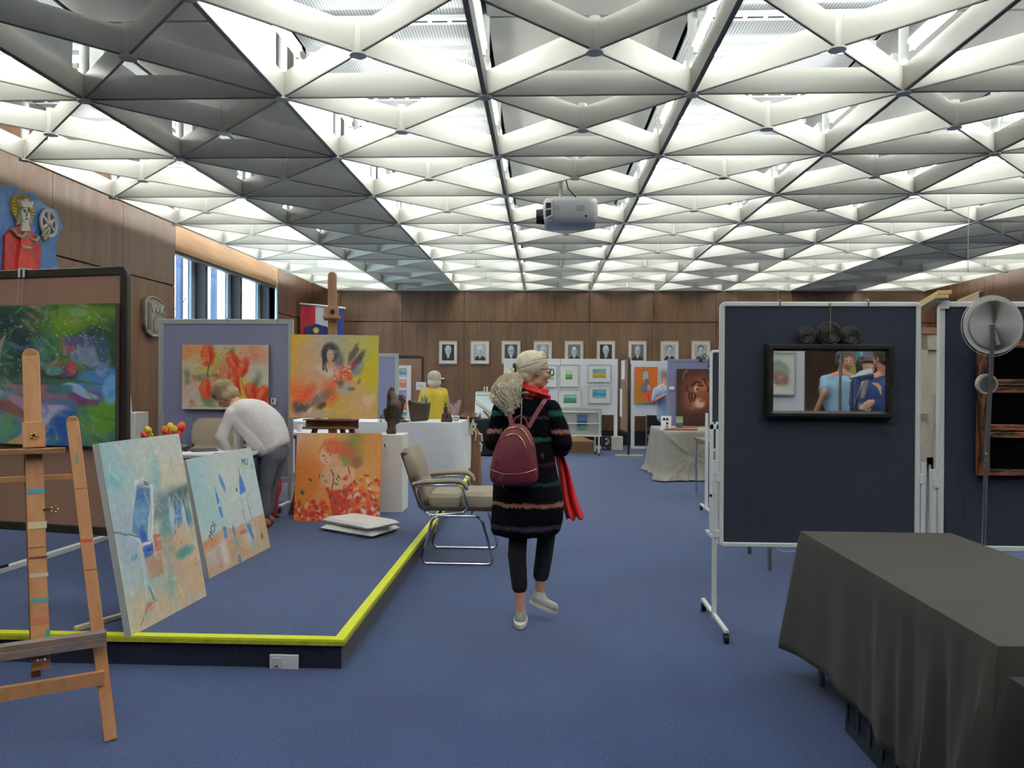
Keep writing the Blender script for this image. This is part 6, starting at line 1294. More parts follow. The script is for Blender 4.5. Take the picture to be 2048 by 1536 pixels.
# ---------------------------------------------------------------- people
M_skin = mat('skin', (206, 156, 130), .5, var=.05, vscale=20); M_skin2 = mat('skin_ruddy', (204, 140, 118), .5, var=.05, vscale=20)
def hand(mb, wr, d, pn, side, s=1., curl=.5):
    """palm and five separate fingers; d: wrist to knuckles, pn: palm normal, side: +1/-1 thumb side"""
    wr, d, pn = Vector(wr), Vector(d).normalized(), Vector(pn); pn = (pn - d * pn.dot(d)).normalized(); x = d.cross(pn) * side
    for k in range(4):
        o = (k - 1.5) * .019 * s; b = wr + d * .015 * s + x * o * .6; kn = wr + d * (.085 - .006 * abs(k - 1.2)) * s + x * o
        mb.cap(b, .013 * s, kn, .0115 * s, 8); L = (.07, .08, .075, .058)[k] * s; q = kn; dd = d.copy()
        for j, f in enumerate((.45, .32, .23)):
            dd = (dd + pn * curl * (.5 + .3 * j)).normalized(); e = q + dd * L * f; mb.cap(q, (.0098 - .0010 * j) * s, e, (.0090 - .0010 * j) * s, 8); q = e
    tb = wr + d * .022 * s - x * .022 * s; t1 = tb + (d * .5 - x * .75 + pn * .3).normalized() * .04 * s; t2 = t1 + (d * .8 - x * .25 + pn * .4).normalized() * .032 * s; t3 = t2 + (d * .9 + pn * .3).normalized() * .024 * s
    mb.cap(tb, .015 * s, t1, .012 * s, 8).cap(t1, .0115 * s, t2, .0105 * s, 8).cap(t2, .0105 * s, t3, .009 * s, 8)
def frame3(f, u): f = Vector(f).normalized(); u = Vector(u); u = (u - f * u.dot(f)).normalized(); return Matrix((f.cross(u), f, u)).transposed()
def head(mb, c, f, u=(0, 0, 1), s=1.):
    """x right, y forward, z up in the head frame; eyes at half height"""
    A = frame3(f, u); g = lambda x, y, z: Vector(c) + A @ Vector((x, y, z)) * s
    mb.sph(g(0, -.012, .022), (.076 * s, .096 * s, .090 * s), 20, A); mb.sph(g(0, .012, -.035), (.060 * s, .074 * s, .070 * s), 18, A)
    mb.cap(g(0, .048, -.088), .024 * s, g(0, .036, -.08), .026 * s, 10)                               # chin
    mb.cap(g(-.045, .005, -.066), .02 * s, g(-.012, .048, -.088), .017 * s, 8).cap(g(.045, .005, -.066), .02 * s, g(.012, .048, -.088), .017 * s, 8)
    mb.cap(g(0, .084, .004), .008 * s, g(0, .102, -.032), .0125 * s, 8); mb.sph(g(-.011, .092, -.036), .009 * s, 8).sph(g(.011, .092, -.036), .009 * s, 8)
    mb.cap(g(-.034, .076, .02), .011 * s, g(.034, .076, .02), .011 * s, 8)                              # brow
    mb.cap(g(-.02, .078, -.06), .0075 * s, g(.02, .078, -.06), .0075 * s, 8).cap(g(-.016, .076, -.071), .008 * s, g(.016, .076, -.071), .008 * s, 8)
    mb.sph(g(-.042, .056, -.03), .022 * s, 10).sph(g(.042, .056, -.03), .022 * s, 10)
    for q in (-1, 1): mb.cap(g(q * .076, -.012, .012), .012 * s, g(q * .074, -.004, -.026), .009 * s, 8).cap(g(q * .078, -.02, .014), .008 * s, g(q * .077, -.016, -.018), .007 * s, 8)
    return g, A
def eyes(t, g, o, A, s=1.):
    for q in (-1, 1):
        e = part('eye', MB().sph(g(q * .031, .078, .001) - o, .0125 * s, 12), mat('eye_white', (226, 222, 214), .2), t)
        part('iris', MB().sph(g(q * .031, .0875, .001) - o, .0056 * s, 10), mat('eye_iris', (60, 54, 50), .2), e)
    part('lips', MB().cap(g(-.018, .085, -.0655) - o, .0038 * s, g(.018, .085, -.0655) - o, .0038 * s, 8), mat('lip', (170, 90, 84), .5), t)
def human(name, label, J, top, bottom, shoes, hairm, skin=None, sleeve=1., leg=1., s=1., hf=(0, 1, 0), hu=(0, 0, 1), hand_d=None, hair='short', girth=1., dress=None, voxel=.011, extra_top=None, topname='shirt', bottomname='trousers', curl=.5, face=True, ground=None, torso=True):
    """J: world joints. top/bottom/shoes/hairm: materials"""
    skin = skin or M_skin; V = {k: Vector(v) for k, v in J.items()}
    base = (V['anL'] + V['anR']) / 2; base.z = ground if ground is not None else 0; t = thing(name, label, 'person', base); o = base
    for k in V: V[k] = V[k] - o
    hf = Vector(hf).normalized(); b = MB(); g, A = head(b, V['head'], hf, hu, s); up = Vector(hu).normalized()
    b.cap(V['head'] - up * .05 * s - hf * .02 * s, .052 * s, V['neck'], .056 * s, 12)
    ax = (V['shR'] - V['shL']).normalized(); mid = (V['shL'] + V['shR']) / 2; pel = (V['hipL'] + V['hipR']) / 2
    for q, S, E_, W_, H_ in ((-1, 'shL', 'elL', 'wrL', 'hipL'), (1, 'shR', 'elR', 'wrR', 'hipR')):
        b.cap(V[S], .046 * s, V[E_], .036 * s, 10).cap(V[E_], .036 * s, V[W_], .024 * s, 10); b.cap(V['neck'], .05 * s, V[S], .05 * s, 10)
        d = (V[W_] - V[E_]).normalized(); pn = Vector((-q * 1., .2, 0)); 
        if hand_d and W_ in hand_d: d, pn = Vector(hand_d[W_][0]), Vector(hand_d[W_][1])
        hand(b, V[W_], d, pn, q, s, curl)
        b.cap(V[S] * .75 + mid * .25 - (mid - pel) * .16, .066 * s, V[H_] + (mid - pel) * .1, .075 * s, 10)
    b.cap(mid - (mid - pel) * .15, .075 * s, pel, .08 * s, 10)
    for L_, K_, A_, T_ in (('hipL', 'knL', 'anL', 'toeL'), ('hipR', 'knR', 'anR', 'toeR')):
        b.cap(V[L_], .078 * s, V[K_], .052 * s, 10).cap(V[K_], .05 * s, V[K_].lerp(V[A_], .3), .052 * s, 10).cap(V[K_].lerp(V[A_], .3), .052 * s, V[A_], .034 * s, 10); b.cap(V[A_], .034 * s, V[T_], .028 * s, 8)
    blob('body', b, skin, t, .0085, 3)
    if face: eyes(t, g, Vector((0, 0, 0)), A, s)
    c = MB(); e = .014
    for q, S, E_, W_, H_ in ((-1, 'shL', 'elL', 'wrL', 'hipL'), (1, 'shR', 'elR', 'wrR', 'hipR')):
        c.cap(V[S], .058 * s, V[S].lerp(V[E_], min(1, sleeve * 2)), .054 * s, 12)
        if sleeve > .5: c.cap(V[E_], .052 * s, V[E_].lerp(V[W_], (sleeve - .5) * 1.9), .042 * s, 12)
        c.cap(V['neck'] - (mid - pel).normalized() * .03, .05 * s, V[S], .06 * s, 12)
        if not torso: continue
        c.cap(V[S] * .75 + mid * .25 - (mid - pel) * .14, .088 * s, V[H_] + (mid - pel) * .05, .10 * s, 12)
        c.cap(V[S] * .78 + mid * .22 - (mid - pel) * .16, .094 * s * girth, pel + ax * q * .06 + (mid - pel) * .38, .098 * s * girth, 12)
        c.cap(pel + ax * q * .06 + (mid - pel) * .38, .098 * s * girth, pel + ax * q * .075 - (mid - pel) * .12, .112 * s * girth, 12)
    if torso: c.cap(mid - (mid - pel) * .12, .112 * s * girth, pel, .12 * s * girth, 12)
    if extra_top: extra_top(c, V)
    wav = lambda co, n: co + n * .006 * (mnoise.noise(co * 7) + .6 * mnoise.noise(co * 15))
    blob(topname, c, top, t, voxel, 3, wav)
    c = MB(); c.cap(pel - ax * .07, .112 * s, pel + ax * .07, .112 * s, 12)
    for L_, K_, A_ in (('hipL', 'knL', 'anL'), ('hipR', 'knR', 'anR')):
        e_ = V[K_].lerp(V[A_], leg); c.cap(V[L_], .092 * s, V[K_], .066 * s, 12).cap(V[K_], .064 * s, e_, .056 * s, 12)
    blob(bottomname, c, bottom, t, voxel, 3, wav)
    for A_, T_ in (('anL', 'toeL'), ('anR', 'toeR')):
        d = (V[T_] - V[A_]); d.z = 0; d.normalize(); h = V[A_] - d * .03; h.z = max(.03, V[A_].z - .05); k = V[T_] + Vector((0, 0, 0)); k.z = max(.028, V[T_].z)
        c = MB().cap(h, .036 * s, k, .034 * s, 12).cap(V[A_] - Vector((0, 0, .03)), .042 * s, h.lerp(k, .4), .04 * s, 12); sh = blob('shoe', c, shoes, t, .009, 2, lambda co, n: Vector((co.x, co.y, max(co.z, .003))))
    hm = MB()
    if hair == 'short':
        hm.sph(g(0, -.022, .034), (.083 * s, .100 * s, .092 * s), 18, A); hm.sph(g(0, -.055, -.01), (.072 * s, .058 * s, .07 * s), 14, A)
    elif hair == 'bob':
        hm.sph(g(0, -.022, .03), (.096 * s, .112 * s, .104 * s), 18, A); hm.sph(g(0, -.05, -.04), (.092 * s, .07 * s, .075 * s), 16, A); hm.sph(g(-.07, -.01, -.03), (.026 * s, .05 * s, .06 * s), 12, A).sph(g(.07, -.01, -.03), (.026 * s, .05 * s, .06 * s), 12, A)
    elif hair == 'fringe':
        hm.sph(g(0, -.022, .036), (.090 * s, .108 * s, .098 * s), 18, A); hm.sph(g(0, -.05, -.03), (.084 * s, .06 * s, .07 * s), 16, A); hm.cap(g(-.05, .062, .064), .022 * s, g(.05, .066, .06), .02 * s, 10); hm.sph(g(-.074, .0, -.0), (.02 * s, .04 * s, .05 * s), 12, A).sph(g(.074, .0, -.0), (.02 * s, .04 * s, .05 * s), 12, A)
    def hd(co, n):
        l = A.transposed() @ (co - V['head'])
        if hair != 'bob2' and l.y > .035 * s and l.z < .045 * s and abs(l.x) < .07 * s: return co - (A @ Vector((0, 1, 0))) * min(l.y - .03 * s, .05)
        return co + n * .006 * mnoise.noise(Vector((l.x * 90, l.y * 20, l.z * 20)))
    blob('hair', hm, hairm, t, .008, 2, hd)
    strands(t, hm, g, A, hairm, hair, s)
    return t, V, g, A
def strands(t, hm, g, A, m, style, s, n=170):
    rr = random.Random(5); mb = MB()
    rx, ry, rz = (.1, .116, .108) if style == 'bob' else (.094, .112, .1) if style == 'fringe' else (.086, .103, .095)
    for k in range(n):
        th = rr.uniform(-PI, PI); pts = []
        x0, y0 = math.sin(th), -math.cos(th)
        low = -.075 if style == 'bob' and y0 < .3 else (-.04 if y0 < .2 else .05)
        for j in range(6):
            q = j / 5 * (1.9 if low < 0 else 1.05) * rr.uniform(.9, 1.); z = math.cos(q); r = math.sin(q) if q < PI / 2 else 1. - .12 * (q - PI / 2)
            pts.append(g(x0 * r * rx, -.022 + y0 * r * ry, .03 + z * rz * (1 if q < PI / 2 else .9)))
        mb.tube(pts, [.003 * s, .0035 * s, .0035 * s, .003 * s, .0025 * s, .0015 * s], 4, caps=False)
    part('hair_strands', mb, m, t, kind='stuff')
def stand(loc, yaw, H=1.7, **over):
    """standing joints, facing local +y turned by yaw"""
    k = H / 1.7; B = dict(head=(0, .03, 1.585), neck=(0, 0, 1.44), shL=(-.175, 0, 1.385), shR=(.175, 0, 1.385), elL=(-.225, -.02, 1.10), elR=(.225, -.02, 1.10), wrL=(-.23, .06, .87), wrR=(.23, .06, .87),
             hipL=(-.09, 0, .90), hipR=(.09, 0, .90), knL=(-.10, .02, .49), knR=(.10, .02, .49), anL=(-.10, -.02, .085), anR=(.10, -.02, .085), toeL=(-.13, .14, .03), toeR=(.13, .14, .03))
    B.update(over); M = Matrix.Translation(loc) @ Matrix.Rotation(yaw, 4, 'Z'); return {a: M @ (Vector(b) * k) for a, b in B.items()}
M_ltr = mat('black_leather', (30, 28, 28), .4)
def cloth_mat(name, rgb, bump=.3, bs=160, var=.06, rough=.85): return mat(name, rgb, rough, bump=bump, bscale=bs, var=var, vscale=5)
M_jean = cloth_mat('dark_trousers', (44, 46, 54))
# ---- woman with ponytail, centre
FYL = gp(1040, 1252).y; YL = FYL + .02
def LP(px, py, dy=0.): p = at(px, py, YL); return p + Vector((0, dy, 0))
oL = gp(1041, 1252); oL.z = 0
pw_ = thing('person', 'woman with grey ponytail, striped black knit dress and burgundy backpack walking away', 'person', oL)
def Q(px, py, dy=0.): return LP(px, py, dy) - oL
pxm = YL / F
b = MB(); hc = Q(1068, 742); hfv = Vector((.92, .36, -.02)); g, A = head(b, hc, hfv, (0, 0, 1), 1.02)
b.cap(Q(1062, 760, -.0), .055, Q(1057, 790, 0), .06, 12); b.cap(Q(1057, 794), .05, Q(1015, 816), .036, 10).cap(Q(1057, 794), .05, Q(1096, 816), .036, 10)
b.cap(Q(1030, 830, .02), .07, Q(1035, 960, .02), .09, 12).cap(Q(1080, 830, .02), .07, Q(1078, 960, .02), .09, 12)
for sh, el, wr_, hd_ in (((1003, 818), (988, 888), (1012, 900), Vector((.3, 1, 0))), ((1106, 818), (1124, 888), (1112, 902), Vector((-.4, 1, 0)))):
    S_, E_, W2 = Q(*sh), Q(*el), Q(*wr_, .24); b.cap(S_, .045, E_, .036, 10).cap(E_, .036, W2, .025, 10); hand(b, W2, hd_, (0, 0, -1), 1 if el[0] > 1050 else -1, .95, .6)
kL, kR = Q(1036, 1072, .02), Q(1094, 1070, .10)
aL, aR = Q(1041, 1205, .0), Q(1079, 1190, .12)
b.cap(Q(1035, 990), .085, kL, .055, 12).cap(kL, .052, Q(1034, 1115), .052, 12).cap(Q(1034, 1115), .052, aL, .031, 12).cap(aL, .031, Q(1041, 1228, .0), .034, 10)
b.cap(Q(1090, 990, .04), .085, kR, .055, 12).cap(kR, .052, Q(1089, 1112, .10), .050, 12).cap(Q(1089, 1112, .10), .050, aR, .030, 12).cap(aR, .030, Q(1080, 1208, .12), .033, 10)
blob('body', b, M_skin, pw_, .009, 3); eyes(pw_, g, Vector((0, 0, 0)), A, 1.02)
# leggings
M_leg_ = mat('black_leggings', (14, 15, 22), .85, bump=.1, bscale=300)
c = MB().cap(Q(1035, 985), .095, kL, .060, 14).cap(kL, .058, Q(1034, 1112), .058, 14).cap(Q(1034, 1112), .058, Q(1039, 1172), .050, 14)
c.cap(Q(1090, 985, .04), .095, kR, .060, 14).cap(kR, .058, Q(1089, 1110, .10), .056, 14).cap(Q(1089, 1110, .10), .056, Q(1082, 1158, .115), .052, 14)
blob('leggings', c, M_leg_, pw_, .009, 3)
# knit dress with bands
def knit(name, bands, wav=.0035):
    m = bpy.data.materials.new(name); m.use_nodes = True; nt = m.node_tree; N = nt.nodes; L_ = nt.links; b_ = N['Principled BSDF']; b_.inputs['Roughness'].default_value = .95; b_.inputs['Specular IOR Level'].default_value = .1
    tc = N.new('ShaderNodeTexCoord'); sx = N.new('ShaderNodeSeparateXYZ'); L_.new(tc.outputs['Object'], sx.inputs[0])
    no = N.new('ShaderNodeTexNoise'); no.inputs['Scale'].default_value = 28; L_.new(tc.outputs['Object'], no.inputs['Vector'])
    ax_ = N.new('ShaderNodeMath'); ax_.operation = 'ADD'; L_.new(sx.outputs[0], ax_.inputs[0]); L_.new(sx.outputs[1], ax_.inputs[1])
    sw = N.new('ShaderNodeMath'); sw.operation = 'MULTIPLY'; sw.inputs[1].default_value = 330.; L_.new(ax_.outputs[0], sw.inputs[0])
    sn = N.new('ShaderNodeMath'); sn.operation = 'SINE'; L_.new(sw.outputs[0], sn.inputs[0])
    a1 = N.new('ShaderNodeMath'); a1.operation = 'MULTIPLY_ADD'; a1.inputs[1].default_value = wav; L_.new(sn.outputs[0], a1.inputs[0]); L_.new(sx.outputs[2], a1.inputs[2])
    a2 = N.new('ShaderNodeMath'); a2.operation = 'MULTIPLY_ADD'; a2.inputs[1].default_value = .028; L_.new(no.outputs['Fac'], a2.inputs[0]); L_.new(a1.outputs[0], a2.inputs[2])
    r = N.new('ShaderNodeValToRGB'); r.color_ramp.interpolation = 'EASE'; mr_ = N.new('ShaderNodeMapRange'); mr_.inputs['From Min'].default_value = .4; mr_.inputs['From Max'].default_value = 1.5
    L_.new(a2.outputs[0], mr_.inputs['Value']); L_.new(mr_.outputs[0], r.inputs[0]); cr = r.color_ramp; K_ = (*lin((15, 16, 22)), 1)
    cr.elements[0].color = K_; cr.elements[1].color = K_
    for z, h, col in bands:
        z += .014
        for dz, cc in ((-h, K_), (-h * .45, (*lin(col), 1)), (h * .45, (*lin(col), 1)), (h, K_)):
            e = cr.elements.new(min(max((z + dz - .4) / 1.1, 0), 1)); e.color = cc
    L_.new(r.outputs[0], b_.inputs['Base Color'])
    w_ = N.new('ShaderNodeTexNoise'); w_.inputs['Scale'].default_value = 120; L_.new(tc.outputs['Object'], w_.inputs['Vector'])
    bp = N.new('ShaderNodeBump'); bp.inputs['Strength'].default_value = .9; bp.inputs['Distance'].default_value = .01; L_.new(w_.outputs['Fac'], bp.inputs['Height']); L_.new(bp.outputs[0], b_.inputs['Normal']); return m
def zz(py): return at(1050, py, YL).z
TEAL, PEACH, PURP = (36, 88, 78), (150, 104, 92), (66, 54, 74)
M_knit = knit('striped_knit', ((zz(1050), .018, PURP), (zz(1005), .016, PEACH), (zz(964), .014, (30, 66, 58)), (zz(926), .012, (60, 32, 48)), (zz(877), .016, TEAL), (zz(834), .010, (60, 52, 66)), (zz(794), .008, PEACH)))
M_knit2 = knit('striped_knit_sleeve', ((zz(905), .014, (70, 60, 80)), (zz(862), .018, PEACH), (zz(826), .022, TEAL)))
c = MB(); rings = []
for py, x0, x1, dpt in ((1070,986,1112,.150),(1060,982,1120,.165),(1035,983,1124,.17),(1000,983,1127,.175),(965,986,1121,.165),(930,990,1114,.15),(890,994,1108,.135),(850,996,1108,.125),(818,996,1110,.115),(806,1003,1106,.1),(798,1018,1094,.085),(790,1034,1084,.075)):
    a_, b_ = Q(x0, py), Q(x1, py); rings.append(((a_ + b_) / 2 + Vector((0, .02, 0)), Vector(((b_.x - a_.x) / 2, 0, 0)), Vector((0, dpt, 0))))
c.loft(rings, 36); blob('knit_dress', c, M_knit, pw_, .010, 3, lambda co, n: co + n * (.010 * mnoise.noise(co * 6) + .004 * math.sin(co.x * 60) * (1 if co.z < .75 else 0)))
for sh, el, cf, r in (((1006, 818), (989, 884), (1006, 896), 1), ((1103, 820), (1125, 884), (1120, 900), 1.08)):
    c = MB().cap(Q(*sh), .064, Q(*el), .062, 14).cap(Q(*el), .062, Q(*cf, .18), .062 * r, 14); blob('sleeve', c, M_knit2, pw_, .010, 3, lambda co, n: co + n * .008 * mnoise.noise(co * 11))
# shoes
M_shoe = mat('silver_grey_shoe', (168, 168, 160), .45); M_sole = mat('white_sole', (226, 224, 214), .6)
s1 = blob('shoe', MB().cap(Q(1041, 1234, -.0), .040, Q(1040, 1238, .17), .034, 12).cap(Q(1041, 1226, .0), .036, Q(1041, 1234, .06), .038, 12), M_shoe, pw_, .008, 2); z0 = .004
part('sole', MB().loft([((Q(1041, 1240).x, .06, z0), (.044, 0, 0), (0, .135, 0)), ((Q(1041, 1240).x, .06, z0 + .024), (.044, 0, 0), (0, .137, 0))], 24), M_sole, s1)
h_, t_ = Q(1073, 1208, .10), Q(1108, 1226, .12)
s2 = blob('shoe', MB().cap(h_, .036, t_, .032, 12).cap(Q(1078, 1200, .12), .038, h_.lerp(t_, .35), .036, 12), M_shoe, pw_, .008, 2); dsl = (t_ - h_).normalized(); nsl_ = Vector((dsl.z, 0, -dsl.x)); nsl_ = nsl_ if nsl_.z < 0 else -nsl_
m_ = h_.lerp(t_, .5) + nsl_ * .036; part('sole', MB().loft([(m_, dsl * .098, Vector((0, .042, 0))), (m_ - nsl_ * .02, dsl * .098, Vector((0, .043, 0)))], 24), M_sole, s2)
# hair: cap swept to the tie, curly ponytail
M_hair = mat('silver_hair', (226, 216, 190), .45, bump=.3, bscale=60, var=.12, vscale=30, vmap=(1, 1, 1))
def hd(co, n):
    l = A.transposed() @ (co - hc)
    if l.y > .02 and l.z < .05: return co - (A @ Vector((0, 1, 0))) * min(l.y - .015, .07)
    return co + n * .003 * mnoise.noise(co * 30)
hb = MB().sph(g(0, -.018, .036), (.088, .104, .093), 22, A).sph(g(0, -.055, -.015), (.070, .062, .066), 16, A); blob('hair', hb, M_hair, pw_, .007, 2, hd)
tie = Q(1031, 741, -.05); mb = MB(); rr = random.Random(21)
for k in range(340):
    th = rr.uniform(-1.45, 1.45); el = rr.uniform(-.35, 1.35); st = Vector((math.sin(th) * math.cos(el), math.cos(th) * math.cos(el) * .5 + .1, math.sin(el)))
    s0 = g(st.x * .086, -.01 + st.y * .06 + (.045 if el > .5 else -.01), .036 + st.z * .088); pts = []
    for j in range(7):
        q = j / 6; p = s0.lerp(tie, q); dctr = p - g(0, -.018, .03); lc = A.transposed() @ dctr; sc = math.sqrt((lc.x / .090) ** 2 + (lc.y / .106) ** 2 + (lc.z / .096) ** 2)
        if sc < 1.0 and q < .95: p = g(0, -.018, .03) + dctr / max(sc, .2) * (1.0 + .012 * rr.random())
        pts.append(p)
    mb.tube(pts, [.0016, .0022, .0024, .0024, .0022, .002, .0015], 4, caps=False)
part('hair_strands', mb, M_hair, pw_, kind='stuff')
pts_ = [(tie, .036), (Q(1023, 754, -.06), .050), (Q(1015, 774, -.08), .062), (Q(1011, 795, -.09), .062), (Q(1019, 816, -.09), .048)]
pb = MB()
for (p, r), (p2, r2) in zip(pts_[:-1], pts_[1:]): pb.cap(p, r, p2, r2, 14)
blob('ponytail', pb, M_hair, pw_, .010, 1, lambda co, n: co + n * (.020 * mnoise.noise(co * 26) + .012 * mnoise.noise(co * 60) - .006))
mb = MB()
for k in range(520):
    th = rr.uniform(0, 2 * PI); rad = rr.choice((.95, 1.1, 1.2, 1.3, 1.45)) ; L_ = rr.uniform(.6, 1.0); ph = rr.uniform(0, 6); fq = rr.uniform(14, 26); pts = []
    for j in range(12):
        q = j / 11 * L_ * 4; i = min(int(q), 3); f = q - i; p = pts_[i][0].lerp(pts_[i + 1][0], f); r = (pts_[i][1] * (1 - f) + pts_[i + 1][1] * f) * min(1, .25 + j / 5) * rad
        a_ = th + .35 * math.sin(j * .9 + ph); w_ = .006 * math.sin(j * 1.7 + ph)
        pts.append(p + Vector((math.cos(a_) * (r + w_), math.sin(a_) * (r + w_) * .8, .006 * math.cos(j * 1.9 + ph))))
    mb.tube(pts, .0024, 3, caps=False)
part('ponytail_strands', mb, M_hair, pw_, kind='stuff')
part('hair_tie', MB().tube([tie + Vector((.0 * math.cos(k), .030 * math.cos(k * 2 * PI / 16), .034 * math.sin(k * 2 * PI / 16))) + Vector((-.006 * math.sin(k * 2 * PI / 16), 0, 0)) for k in range(16)], .011, 8, closed=True), mat('dark_hair_tie', (40, 34, 34), .8), pw_)
# glasses
gl_ = part('glasses', MB().tube([g(.078, -.01, .010), g(.082, .05, .012), g(.066, .098, .012)], .0035, 6).tube([g(-.078, -.01, .010), g(-.082, .05, .012), g(-.066, .098, .012)], .0035, 6)
  .tube([g(.036 + .03 * math.cos(k * .524), .103, -.006 + .02 * math.sin(k * .524)) for k in range(12)], .0035, 6, closed=True).tube([g(-.036 + .03 * math.cos(k * .524), .103, -.006 + .02 * math.sin(k * .524)) for k in range(12)], .0035, 6, closed=True), mat('dark_frame', (34, 28, 26), .3), pw_)
# scarf
M_red = mat('red_scarf', (206, 36, 40), .8, bump=.5, bscale=50, var=.10, vscale=14)
c = MB(); ring_ = []
for k in range(18):
    a_ = 2 * PI * k / 18; ctr = Q(1066, 782, .0); ring_.append(ctr + Vector((.072 * math.cos(a_), .070 * math.sin(a_), .012 - .026 * math.cos(a_) + .012 * math.sin(a_))))
for i in range(18): c.cap(ring_[i], .028 + .005 * math.sin(i * 2), ring_[(i + 1) % 18], .028 + .005 * math.sin(i * 2 + 2), 10)
c.cap(Q(1088, 790, .04), .03, Q(1100, 806, .08), .022, 10).cap(Q(1100, 806, .08), .022, Q(1108, 900, .22), .03, 10)
blob('scarf', c, M_red, pw_, .008, 2, lambda co, n: co + n * .006 * math.sin(co.z * 190 + co.x * 60))
def tail(u, v):
    tl, tr_, bl_, br_ = Q(1109, 905, .20), Q(1126, 905, .17), Q(1134, 1046, .10), Q(1167, 1042, .12)
    p = tl.lerp(tr_, u).lerp(bl_.lerp(br_, u), v); return p + Vector((.008 * v * math.sin(v * 7), .030 * math.sin(u * 11 + v * 2) * (1 - .3 * v), .012 * v * math.sin(u * 13)))
o = part('scarf_tail', MB().grid(tail, 26, 22), M_red, pw_, smooth=True); sd_ = o.modifiers.new('s', 'SOLIDIFY'); sd_.thickness = .006
part('back_zip', MB().tube([Q(1044, 797, -.085), Q(1044, 815, -.104), Q(1043, 850, -.118)], .003, 6).cbox(tuple(Q(1044, 801, -.10)), (.012, .006, .03)), M_alu, pw_)
part('collar', MB().tube([Q(1044, 786, -.07), Q(1050, 784, -.085), Q(1070, 786, -.08), Q(1085, 790, -.05)], .005, 6), M_paper, pw_)
# backpack
M_bag = mat('burgundy_leather', (106, 32, 52), .45, bump=.25, bscale=180, var=.05)
bo = Q(1030, 905, -.20) + oL; bg = thing('backpack', 'burgundy leather backpack with brass zips worn by the ponytailed woman', 'backpack', bo)
def BQ(px, py, dy=0.): return LP(px, py, dy) - bo
rows = [(961,996,1060,.052),(954,987,1074,.066),(945,984,1077,.072),(930,985,1077,.074),(905,990,1074,.072),(885,996,1071,.066),(868,1004,1066,.058),(856,1012,1059,.047),(848,1020,1052,.036),(844,1028,1045,.022)]
BD_ = -.205; mb = MB(); vs = []; n = 40; sp4 = sup(n, .72)
for py, x0, x1, dp in rows:
    a_, b_ = BQ(x0, py, BD_), BQ(x1, py, BD_); cx = (a_ + b_) / 2
    for c_, s_ in sp4: vs.append((cx.x + c_ * (b_.x - a_.x) / 2, cx.y + s_ * dp, cx.z))
fs = [(i*n+k, i*n+(k+1)%n, (i+1)*n+(k+1)%n, (i+1)*n+k) for i in range(len(rows) - 1) for k in range(n)] + [tuple(range(n))[::-1], tuple((len(rows)-1)*n+k for k in range(n))]
o = part('bag_body', mb.add(vs, fs), M_bag, bg, smooth=True)
def BS(px, py, lift=.002):
    for (p0, a0, b0, d0), (p1, a1, b1, d1) in zip(rows[:-1], rows[1:]):
        if p1 <= py <= p0:
            f = (p0 - py) / (p0 - p1); x0, x1, dp = a0 + (a1 - a0) * f, b0 + (b1 - b0) * f, d0 + (d1 - d0) * f; break
    else: x0, x1, dp = 1000, 1060, .05
    u_ = min(.995, abs((px - (x0 + x1) / 2) / ((x1 - x0) / 2))); e_ = 2 / .72; s_ = (1 - u_ ** e_) ** (1 / e_)
    return BQ(px, py, BD_ - dp * s_ - lift)
def sm(pts, n=6):
    out = []
    for i in range(len(pts) - 1):
        p0, p1, p2, p3 = pts[max(i-1, 0)], pts[i], pts[i+1], pts[min(i+2, len(pts)-1)]
        for k in range(n):
            t = k / n; out.append(tuple(.5 * ((2*p1[j]) + (-p0[j]+p2[j])*t + (2*p0[j]-5*p1[j]+4*p2[j]-p3[j])*t*t + (-p0[j]+3*p1[j]-3*p2[j]+p3[j])*t**3) for j in (0, 1)))
    return out + [pts[-1]]
for P_ in ([(985,927),(995,932),(1010,936),(1030,937),(1050,935),(1066,931),(1074,928)], [(1013,857),(1025,851),(1037,850),(1048,855),(1056,866),(1063,880),(1069,890)], [(1016,866),(1028,862),(1040,866),(1049,876),(1054,890)], [(1051,912),(1053,920),(1055,928)]):
    part('zip', MB().tube([BS(*p) for p in sm(P_)], .0028, 6), M_brass, bg)
part('pocket_edge', MB().tube([BS(*p, .0) for p in sm([(996,900),(1002,880),(1012,869),(1026,865),(1040,869),(1049,880),(1054,900),(1056,920)])], .003, 6), M_bag, bg)
for a_, b_, w_ in (((998, 911), (995, 925), .012), ((1006, 937), (1003, 950), .006), ((1011, 937), (1008, 950), .006), ((1055, 926), (1058, 929), .006)):
    part('zip_pull', MB().bar(BS(*a_, .008), BS(*b_, .010), w_, .003, (0, 1, 0)), M_brass, bg)
part('zip_tab', MB().tube([BS(1008, 948, .01), BS(1009, 957, .008), BQ(1013, 967, BD_ - .06)], .006, 6, flat=.4), M_bag, bg)
lt_ = MB()
for k in range(10): a_ = BS(1009.5 + 1.6 * k, 928, .001); lt_.cbox(tuple(a_), (.0035, .002, .006))
part('lettering', lt_, M_brass, bg)
part('grab_handle', MB().tube([BQ(*p, BD_ + .03) for p in sm([(1030,848),(1032,836),(1042,829),(1052,835),(1056,848)])], .006, 8), M_bag, bg)
for P_ in ([(1026,850,-.16),(1022,830,-.135),(1018,808,-.11),(1016,801,-.05),(1014,802,.05)], [(1058,852,-.16),(1070,830,-.14),(1084,808,-.115),(1091,798,-.05),(1094,802,.05)]):
    mb = MB(); pts = [BQ(*p) for p in P_]
    for a_, b_ in zip(pts[:-1], pts[1:]): mb.bar(a_, b_ + (b_ - a_).normalized() * .004, .026, .007, (0, 1, 0) if abs((b_ - a_).z) > .03 else (0, 0, 1))
    part('shoulder_strap', mb, M_bag, bg)
